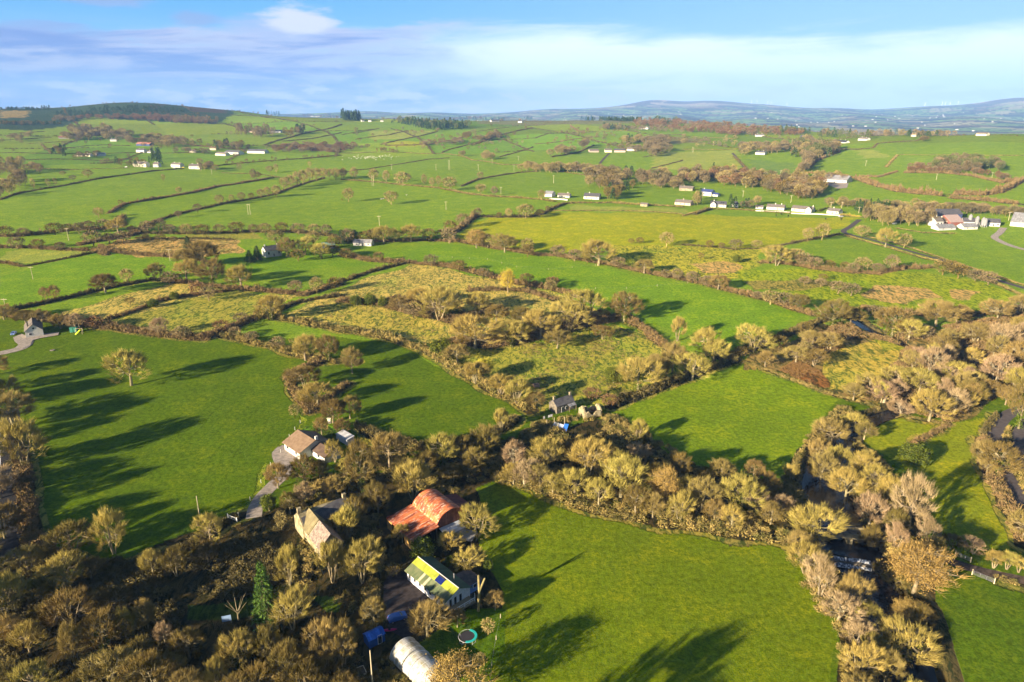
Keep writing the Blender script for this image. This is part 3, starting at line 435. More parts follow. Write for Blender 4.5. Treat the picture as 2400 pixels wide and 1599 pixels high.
def ground_fn(n, b):
    g = n.n('ShaderNodeNewGeometry').outputs['Position']; at = n.n('ShaderNodeAttribute', attribute_name='field')
    colr, ro = at.outputs['Color'], at.outputs['Alpha']
    big = n.noise(g, .012, 4, .6); med = n.noise(g, .09, 5, .62); fin = n.noise(g, .75, 5, .7); tuft = n.noise(g, 2.4, 3, .7)
    v = n.m('ADD', .34, n.m('ADD', n.m('MULTIPLY', big, .26), n.m('ADD', n.m('MULTIPLY', med, .44), n.m('MULTIPLY', n.ss(fin, .33, .67), .50))))
    gr = n.mix(1., colr, n.n('ShaderNodeCombineColor', i_0=v, i_1=v, i_2=v).outputs[0], 'MULTIPLY')
    yl = n.m('MULTIPLY', n.ss(med, .46, .66), n.m('MULTIPLY', n.ss(fin, .38, .62), .55))       # yellowed patches of turf
    gr = n.mix(yl, gr, n.mix(1., gr, (1.75, 1.20, .9, 1), 'MULTIPLY'))
    wv = n.n('ShaderNodeTexWave', i_Vector=g, i_Scale=.085, i_Distortion=14., i_Detail=2., i_Detail_Scale=.22); trk = n.m('MULTIPLY', n.ss(wv.outputs['Fac'], .93, .99), n.m('MULTIPLY', n.ss(big, .52, .64), .40)); gr = n.mix(trk, gr, n.mix(1., gr, (.55, .62, .6, 1), 'MULTIPLY')); dk = n.m('MULTIPLY', n.ss(tuft, .56, .40), .62); gr = n.mix(dk, gr, n.mix(1., gr, (.42, .62, .5, 1), 'MULTIPLY'))
    vs = n.n('ShaderNodeVectorMath', operation='MULTIPLY', i_0=g, i_1=(1., .45, 1.)).outputs[0]
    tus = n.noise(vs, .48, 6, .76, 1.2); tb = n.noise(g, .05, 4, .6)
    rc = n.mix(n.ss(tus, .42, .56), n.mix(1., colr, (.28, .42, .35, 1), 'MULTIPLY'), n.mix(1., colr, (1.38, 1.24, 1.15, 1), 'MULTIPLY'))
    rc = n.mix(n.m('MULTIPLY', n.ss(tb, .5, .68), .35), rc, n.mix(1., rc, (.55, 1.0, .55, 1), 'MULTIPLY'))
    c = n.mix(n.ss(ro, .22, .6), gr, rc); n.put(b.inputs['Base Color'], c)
    hgt = n.m('ADD', n.m('MULTIPLY', tus, n.m('MULTIPLY', ro, 1.3)), n.m('ADD', n.m('MULTIPLY', fin, .20), n.m('MULTIPLY', tuft, .10)))
    n.put(b.inputs['Normal'], n.n('ShaderNodeBump', i_Strength=.55, i_Distance=.9, i_Height=hgt))
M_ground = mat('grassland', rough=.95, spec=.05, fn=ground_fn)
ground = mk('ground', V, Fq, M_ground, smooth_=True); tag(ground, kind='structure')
ca_ = ground.data.color_attributes.new('field', 'FLOAT_COLOR', 'POINT'); ca_.data.foreach_set('color', gcol.ravel())
del V, Fq, gcol
def tar(c, amt=.25):
    c2 = tuple(t*(1-amt) for t in c); return mottled('surface', c2, c, .9, .85, bump=.2)
SURF = dict(tar=tar((.10, .085, .085)), dark=tar((.035, .035, .04)), mud=tar((.13, .095, .075), .5), pale=tar((.36, .31, .27), .35), mudyard=tar((.055, .045, .045), .5))
def ribbon(pw, wd, dz, step=1.5):
    pts = [np.array(p, float) for p in pw]; L = []
    for k in range(len(pts)-1):       # Catmull-Rom
        p0, p1, p2, p3 = pts[max(k-1, 0)], pts[k], pts[k+1], pts[min(k+2, len(pts)-1)]; n = max(2, int(np.linalg.norm(p2-p1)/step))
        for i in range(n):
            t = i/n; L.append(.5*((2*p1)+(-p0+p2)*t+(2*p0-5*p1+4*p2-p3)*t*t+(-p0+3*p1-3*p2+p3)*t**3))
    L.append(pts[-1]); L = np.array(L); T = np.gradient(L, axis=0); T /= np.linalg.norm(T, axis=1)[:, None]+1e-9; N = np.stack([-T[:, 1], T[:, 0]], 1)
    m = 5; V = []; 
    for j in range(m+1):
        o = L+N*(j/m-.5)*wd; V.append(np.stack([o[:, 0], o[:, 1], zraw(o[:, 0], o[:, 1])+dz], 1))
    V = np.array(V).transpose(1, 0, 2).reshape(-1, 3); n = len(L)
    Fq = np.array([(i*(m+1)+j, i*(m+1)+j+1, (i+1)*(m+1)+j+1, (i+1)*(m+1)+j) for i in range(n-1) for j in range(m)], np.int32)[:, ::-1]
    return V, Fq, L, N
for nm, pts, wd, sf in ROADS:
    pw = P(pts); d = np.hypot(pw[:, 0], pw[:, 1]).mean()
    V_, F_, L_, N_ = ribbon(pw[:, :2], wd, .06 if d < 330 else .12 if d < 600 else .3)
    tag(mk(nm, V_, F_, SURF[sf], smooth_=True), kind='structure')
    if sf == 'dark':
        mw = mat('road_paint', (.7, .7, .72)); my = mat('yellow_paint', (.55, .4, .05))
        V2, F2, _, _ = ribbon(L_[::6]+N_[::6]*(-wd*.42), .18, .075); tag(mk('road_edge_line', V2, F2, mw), kind='structure')
        seg = L_[::2]+N_[::2]*(-wd*.5+ .2)*-.8; mb = MB()
        for i in range(0, len(seg)-1, 3):
            a, b = seg[i], seg[i+1]; t = (b-a)/np.linalg.norm(b-a); nn = np.array((-t[1], t[0]))*.09; z = float(zraw(*a))+.075
            mb.add([(*(a-nn), z), (*(a+nn), z), (*(b+nn), z), (*(b-nn), z)], [(0, 3, 2, 1)])
        tag(mb.build('road_dashes', my), kind='structure')
for nm, pts, sf in YARDS:
    pw = P(pts)[:, :2]; c0 = pw.mean(0); n = len(pw); rings = [c0+(pw-c0)*t for t in (.33, .66, 1.)]
    V_ = [c0]+[p for r_ in rings for p in r_]; V_ = np.array(V_); V_ = np.column_stack([V_, zraw(V_[:, 0], V_[:, 1])+(.045 if np.hypot(*c0) < 360 else .25)])
    Fl = [(0, 1+(i+1) % n, 1+i) for i in range(n)]+[(1+k*n+i, 1+k*n+(i+1) % n, 1+(k+1)*n+(i+1) % n, 1+(k+1)*n+i) for k in range(2) for i in range(n)]
    o = mk(nm, V_, Fl, SURF[sf]); tag(o, kind='structure')
# river: two water levels with a foaming weir between them
def water_fn(n, b):
    g = n.n('ShaderNodeNewGeometry').outputs['Position']; b.inputs['IOR'].default_value = 1.33
    n.put(b.inputs['Normal'], n.n('ShaderNodeBump', i_Strength=.25, i_Distance=.15, i_Height=n.noise(g, 1.6, 4, .6)))
M_water = mat('water', (.012, .014, .02), rough=.08, spec=.5, fn=water_fn)
def water(name, pw, dz, wd):
    V_, F_, _, _ = ribbon(pw, wd, 0, 2.); V_ = np.array(V_); V_[:, 2] = zraw(V_[:, 0], V_[:, 1])-dz
    return tag(mk(name, V_, F_, M_water, smooth_=True), kind='structure')
water('river_water', RIVW[:16], 1.7, 16); water('river_water', RIVW[15:], 2.9, 17)
# ------------------------------------------------------------ vegetation shapes
def veg(name, c1, c2, sc=.35, ov=.14):
    return mottled(name, c1, c2, sc, .95, .05, ov, 3, .35, .65)
M_tw = dict(g=veg('twigs_gold', (.42, .335, .09), (.27, .225, .055)), b=veg('twigs_russet', (.33, .25, .085), (.21, .16, .05)), p=veg('twigs_pinkish', (.40, .29, .17), (.28, .20, .105)),
            d=veg('twigs_dark', (.22, .165, .05), (.13, .105, .03)), o=veg('leaves_orange', (.38, .265, .08), (.27, .195, .055), .8), i=veg('leaves_ivy', (.12, .14, .018), (.06, .085, .012), .8),
            c=veg('needles', (.035, .065, .018), (.055, .09, .02), .6), s=veg('needles_bright', (.11, .18, .03), (.06, .11, .02), .7), y=veg('leaves_yellow', (.50, .40, .04), (.34, .30, .05), .8),
            l=veg('larch_twigs', (.20, .105, .055), (.15, .085, .045), .05), n=veg('pine_needles', (.085, .105, .03), (.13, .13, .045), .4))
M_bark = veg('bark', (.30, .25, .15), (.20, .17, .10), 1.); M_pale = veg('pale_bark', (.34, .285, .19), (.25, .21, .14), 1.)
M_hedge = dict(d=veg('hedge_dark', (.085, .075, .03), (.15, .12, .045), .5, 0), b=veg('hedge_brown', (.25, .165, .075), (.15, .115, .045), .45, 0), v=veg('hedge_olive', (.34, .255, .085), (.11, .105, .03), .38, 0),
               i=veg('bush_green', (.08, .14, .02), (.14, .19, .03), .6, 0), t=veg('bracken', (.24, .135, .05), (.16, .105, .04), .6, 0))
def tris(base, dirs, length, width, r, taper=0.):
    """thin triangles: base points, unit directions; returns V,F"""
    n = len(base); rv = r.normal(size=(n, 3)); sd_ = np.cross(dirs, rv); sd_ /= np.linalg.norm(sd_, axis=1)[:, None]+1e-9
    w2 = (np.broadcast_to(width, n)*.5)[:, None]; V = np.stack([base-sd_*w2, base+sd_*w2, base+dirs*np.broadcast_to(length, n)[:, None]], 1).reshape(-1, 3)
    return V, np.arange(3*n).reshape(-1, 3)
def unit(v): return v/(np.linalg.norm(v, axis=-1, keepdims=True)+1e-9)
def bare_proto(seed, rx=6., H=14., low=.12, up=.35, nb=125, nt=34, tl=(.9, 2.4), tw=.095, lean=0., multi=1):
    r = np.random.default_rng(seed); tk = MB(); cz = H*(low+1)/2; rz = H*(1-low)/2*.98
    lob = unit(r.normal(size=(9, 3))); la = r.uniform(.0, .30, 9)
    D = unit(r.normal(size=(nb, 3))*np.array([1, 1, 1.0])+np.array([0, 0, .15])); D[:, 2] = np.where(D[:, 2] < -.75, -D[:, 2], D[:, 2])
    rad = (1-.22+(np.clip(D@lob.T, 0, 1)**3*la).sum(1))*r.uniform(.62, .93, nb)
    Pt = np.column_stack([D[:, 0]*rx*rad, D[:, 1]*rx*rad, cz+D[:, 2]*rz*rad]); Pt[:, 2] = np.clip(Pt[:, 2], H*low*.7, H*1.02); Pt[:, 0] += lean*(Pt[:, 2]/H)
    stems = []
    for s_ in range(multi):
        a = s_*2*math.pi/multi+1; off = np.array([math.cos(a), math.sin(a), 0])*(.0 if multi == 1 else .35*rx)
        t0 = np.array([off[0]*.15, off[1]*.15, -.5]); t1 = np.array([off[0]*.5+r.normal()*.2, off[1]*.5+r.normal()*.2, H*.30]); t2 = np.array([off[0]+lean*.7, off[1], H*.66])
        R0 = H*.024/math.sqrt(multi); tk.tube(t0, t1, R0*1.25, R0*.85, 7); tk.tube(t1, t2, R0*.85, R0*.4, 5); stems.append((t0, t1, t2, R0))
    prim = []
    npm = 16
    for k in range(npm):
        t0, t1, t2, R0 = stems[k % multi]; f = (k+.5)/npm; st = t1*(1-f)+t2*f if f > .25 else t0+(t1-t0)*(.75+f); j = r.integers(nb); ed = st+(Pt[j]-st)*.62; ed[2] += .4
        mid = (st+ed)/2+np.array([0, 0, -.25*H*.05])+r.normal(size=3)*.35; tk.tube(st, mid, R0*.42, R0*.28, 4); tk.tube(mid, ed, R0*.28, R0*.16, 4); prim += [st*.4+ed*.6, ed, mid]
    prim = np.array(prim)
    for p in Pt:
        j = np.argmin(np.linalg.norm(prim-p, axis=1)+np.maximum(0, prim[:, 2]-p[2])*1.5); tk.tube(prim[j], p, .085, .045, 3)
    base = np.repeat(Pt, nt, 0)+r.normal(size=(nb*nt, 3))*.30; outw = unit(base-np.array([lean*.4, 0, H*(low+.12)]))
    dirs = unit(outw*1.0+np.array([0, 0, up])+unit(r.normal(size=base.shape))*.5)
    V, Fc = tris(base-dirs*.35, dirs, r.uniform(*tl, len(base)), tw*r.uniform(.6, 1.3, len(base)), r)
    return tk, V, Fc
def leaf_cloud(r, C, n, size, spread):
    base = np.repeat(C, n, 0)+r.normal(size=(len(C)*n, 3))*spread; d = unit(r.normal(size=base.shape)); return tris(base, d, size*r.uniform(.6, 1.3, len(base)), size*r.uniform(.6, 1.2, len(base)), r)
def join(*vf):
    V = []; Fc = []; b = 0
    for v, f in vf: V.append(v); Fc.append(f+b); b += len(v)
    return np.concatenate(V), np.concatenate(Fc)
PR = {}   # prototype meshes: key -> list of (trunk mesh, crown mesh, ivy mesh or None, nominal width, nominal height)
def reg(key, tk, V, Fc, mt, W_, H_, barkm=None, extra=None):
    o1 = tk.build('trunk', barkm or M_bark); o2 = mk('crown', V, Fc, mt); o3 = None
    if extra: o3 = mk('ivy', *extra, M_tw['i'])
    PR.setdefault(key, []).append((o1.data, o2.data, o3.data if o3 else None, W_, H_))
    for o in (o1, o2, o3):
        if o: bpy.data.objects.remove(o)
def ivy_geo(seed, H):
    r = np.random.default_rng(seed); C = np.array([(r.normal()*.5, r.normal()*.5, z) for z in np.linspace(.3, H*.62, 26)]); C[13:, :2] *= 2.5; return leaf_cloud(r, C, 26, .42, .45)
for k_, sd0 in (('g', 10), ('b', 20), ('p', 30), ('d', 40)):
    for q_ in range(3):
        kw = dict(g=dict(), b=dict(nt=42, up=.2), p=dict(rx=4.6, nt=34, nb=90, tw=.09, up=.5), d=dict(nt=46))[k_]
        if q_ == 2: kw = {**kw, 'multi': 3, 'low': .07}
        if q_ == 1: kw = {**kw, 'low': .1, 'lean': .8}
        tk, V, Fc = bare_proto(sd0+q_, **kw); reg(k_, tk, V, Fc, M_tw[k_], 2.05*kw.get('rx', 6.), 14.5, M_pale if k_ == 'p' else None)
tk, V, Fc = bare_proto(51); reg('gi', tk, V, Fc, M_tw['g'], 12.3, 14.5, None, ivy_geo(1, 14)); tk, V, Fc = bare_proto(52, low=.15); reg('gi', tk, V, Fc, M_tw['d'], 12.3, 14.5, None, ivy_geo(2, 14))
for sd_ in (61, 62):   # upright many-stemmed tree
    tk, V, Fc = bare_proto(sd_, rx=4., H=14, low=.3, up=1.3, nb=70, nt=46, multi=5, tl=(1.4, 3.), tw=.1); reg('u', tk, V, Fc, M_tw['g'], 8.6, 15.5)
tk, V, Fc = bare_proto(71, nb=120, nt=12); r_ = np.random.default_rng(3); D_ = unit(r_.normal(size=(150, 3))); C_ = D_*np.array([5.2, 5.2, 5.6])*r_.uniform(.6, 1, 150)[:, None]+np.array([0, 0, 8.2])
reg('o', tk, *join((V, Fc), leaf_cloud(r_, C_, 44, .28, .7)), M_tw['o'], 12.3, 14.5); reg('y', tk, *join((V, Fc), leaf_cloud(r_, C_, 22, .4, .5)), M_tw['y'], 12.3, 14.5)
tk = MB(); tk.tube((0, 0, -.4), (0, 0, 3), .3, .2); D_ = unit(r_.normal(size=(110, 3))); C_ = D_*np.array([4.2, 4.2, 4.6])*r_.uniform(.55, 1, 110)[:, None]+np.array([0, 0, 5.]); C_[:, 2] = np.maximum(C_[:, 2], .6)
reg('i', tk, *leaf_cloud(r_, C_, 34, .5, .5), M_tw['i'], 9.6, 10.2)
def conifer(seed, H=14., rx=2.8, lay=26, dens=26):
    r = np.random.default_rng(seed); tk = MB(); tk.tube((0, 0, -.5), (0, 0, H*.97), .28, .03, 6); B = []; Dd = []
    for l in range(lay):
        z = H*(.08+.9*l/lay); rr_ = rx*(1-(l/lay)**1.15)+.25; nbr = max(4, int(11*(1-l/lay))+3)
        for b_ in range(nbr):
            a = b_*2*math.pi/nbr+l*1.7+r.normal()*.2; rl = rr_*r.uniform(.72, 1.15); e = np.array([math.cos(a)*rl, math.sin(a)*rl, z-.32*rl*r.uniform(.5, 1.2)]); s0 = np.array([0, 0, z])
            if rl > .9: tk.tube(s0, e, .05, .02, 3)
            t = r.uniform(.2, 1, dens)[:, None]**.7; B.append(s0*(1-t)+e*t+r.normal(size=(dens, 3))*.13); Dd.append(unit(np.array([math.cos(a), math.sin(a), -.35])+r.normal(size=(dens, 3))*.7))
    B = np.concatenate(B); Dd = np.concatenate(Dd); V, Fc = tris(B, Dd, r.uniform(.35, .75, len(B)), .2, r); return tk, V, Fc
tk, V, Fc = conifer(81); reg('s', tk, V, Fc, M_tw['s'], 5.8, 14.); tk, V, Fc = conifer(82, rx=3.4, lay=20); reg('c', tk, V, Fc, M_tw['c'], 7., 14.)
def pine(seed):
    r = np.random.default_rng(seed); tk = MB(); tk.tube((0, 0, -.5), (.2, 0, 8), .3, .2); C_ = []
    for k in range(26):
        a = r.uniform(0, 6.3); rl = r.uniform(.5, 3.6); z = r.uniform(6.5, 12)-rl*.25; C_.append((math.cos(a)*rl, math.sin(a)*rl, z)); tk.tube((.2, 0, 6+r.uniform(0, 2)), C_[-1], .08, .04, 3)
    return (tk,)+leaf_cloud(r, np.array(C_), 80, .5, .75)
tk, V, Fc = pine(83); reg('n', tk, V, Fc, M_tw['n'], 8.5, 12.8)
# low detail versions for the far mass of trees
def low_tree(seed, kind, hi=False):
    r = np.random.default_rng(seed)
    if kind == 'c':
        n = 110; z = r.uniform(.08, 1, n)**.9; a = r.uniform(0, 6.3, n); rr_ = (1.02-z)*.30+.02; base = np.column_stack([np.cos(a)*rr_*.8, np.sin(a)*rr_*.8, z]); d = unit(np.column_stack([np.cos(a), np.sin(a), -.6+0*a])+r.normal(size=(n, 3))*.3)
        return tris(base, d, .16, .11, r)
    n = 560 if hi else 170; fs = .52 if hi else .85; D = unit(r.normal(size=(n, 3))+np.array([0, 0, .2])); base = D*np.array([.42, .42, .38])*r.uniform(.5, .95, n)[:, None]+np.array([0, 0, .56]); d = unit(D+r.normal(size=(n, 3))*.6+np.array([0, 0, .3]))
    V1 = tris(base, d, r.uniform(.12, .24, n)*fs, .078*fs, r); tb = np.array([(0, 0, -.05), (.0, .0, .3)]); V2 = tris(np.array([[0, 0, -.03], [0, 0, -.03]]), np.array([[0, 0, 1.], [.1, 0, 1.]]), .6, .06, r)
    return join(V1, V2)
LOWT = {k: [low_tree(s+ord(k), k) for s in range(4)] for k in 'gc'}; HIT = {k: [low_tree(s+ord(k), k, True) for s in range(5)] for k in 'gc'}
def bushtpl(seed, n):
    r = np.random.default_rng(seed); D = unit(r.normal(size=(n, 3))); D[:, 2] = np.abs(D[:, 2]); k = math.sqrt(200/n)
    base = D*r.uniform(.45, .92, n)[:, None]; d = unit(D+r.normal(size=(n, 3))*.75+np.array([0, 0, .25])); m = n//2
    return join(tris(base[:m], d[:m], r.uniform(.30, .55, m)*k**.5, .10*k, r), tris(base[m:], unit(r.normal(size=(n-m, 3))), .26*k**.7, .24*k**.7, r))
BT = {n: [bushtpl(n+s, n) for s in range(5)] for n in (30, 80, 200, 420)}
def bake(items):     # items: (template, xyz, sx, sy, sz, rot)
    V = []; Fc = []; b = 0
    for (v, f), p, sx, sy, sz, a in items:
        c_, s_ = math.cos(a), math.sin(a); x = v[:, 0]*sx; y = v[:, 1]*sy
        V.append(np.column_stack([x*c_-y*s_+p[0], x*s_+y*c_+p[1], v[:, 2]*sz+p[2]])); Fc.append(f+b); b += len(v)
    return np.concatenate(V), np.concatenate(Fc)
def bush_items(P3, R3, H3, r):
    it = []
    for p, rr_, hh in zip(P3, R3, H3):
        px = rr_/(S*mpp_fast(p)/S+1e-6)*S
        n = 30 if px < 1.6 else 80 if px < 4 else 200 if px < 9 else 420
        it.append((BT[n][r.integers(5)], p, rr_, rr_, hh, r.uniform(0, 6.3)))
    return it
def mpp_fast(p): return S*(p[1]*math.cos(TH)+(CH-p[2])*math.sin(TH))/F
# ------------------------------------------------------------ hedges
def hedge_obj(pts, wd, hh, kd, seed):
    r = np.random.default_rng(seed); pw = P(pts)[:, :2]; P3 = []; R3 = []; H3 = []
    for a, b in zip(pw[:-1], pw[1:]):
        L_ = np.linalg.norm(b-a); n = max(2, int(L_/(wd*.40))); t = np.arange(n)/n; nn = np.array((-(b-a)[1], (b-a)[0]))/L_
        for tt_ in t:
            c_ = a+(b-a)*tt_; w_ = .5+.5*math.sin(c_[0]/7.3+seed)*math.sin(c_[1]/9.1); gap = r.random() < .05
            if gap: continue
            for s_ in (-1, 1):
                o = c_+nn*s_*wd*.22*r.uniform(.2, 1.3)+r.normal(size=2)*.3; rr_ = wd*.36*r.uniform(.65, 1.25)
                P3.append((o[0], o[1], 0)); R3.append(rr_); H3.append(hh*r.uniform(.6, .95)*(.72+.5*w_)*(1.45 if r.random() < .06 and wd > 2.4 else 1))
    P3 = np.array(P3); P3[:, 2] = zf(P3[:, 0], P3[:, 1])-.15
    o0 = P3[0].copy(); V, Fc = bake(bush_items(P3, R3, H3, r)); return V-o0, Fc, o0
rest = []
for n_, (lab, pts, wd, hh, kd) in enumerate(HG):
    V, Fc, o0 = hedge_obj(pts, wd, hh, kd, 100+n_); o = mk('hedge', V, Fc, M_hedge[kd], loc=o0)
    if lab: tag(o, lab, 'hedge', 'hedgerows round the fields')
    else: rest.append((o, pts, kd))
ORD = ['first', 'second', 'third', 'fourth', 'fifth', 'sixth', 'seventh', 'eighth', 'ninth', 'tenth', 'eleventh', 'twelfth', 'thirteenth', 'fourteenth', 'fifteenth', 'sixteenth', 'seventeenth', 'eighteenth', 'nineteenth', 'twentieth'] + ['twenty-'+t for t in ('first', 'second', 'third', 'fourth', 'fifth', 'sixth', 'seventh', 'eighth', 'ninth')] + ['thirtieth']
sec = {}
for o, pts, kd in rest:
    x = sum(p[0] for p in pts)/len(pts); y = sum(p[1] for p in pts)/len(pts); s_ = 'far left slopes' if x < 520 else 'left of centre far slopes' if x < 900 else 'central far slopes' if x < 1280 else 'right of centre far slopes'
    sec.setdefault(s_, []).append((y, o, kd))
for s_, L_ in sec.items():
    L_.sort(key=lambda t: t[0])
    for i, (y, o, kd) in enumerate(L_): tag(o, f"thin {'dark' if kd == 'd' else 'brownish'} hedge, {ORD[i]} from the top on the {s_}", 'hedge', 'thin hedges on the far slopes')
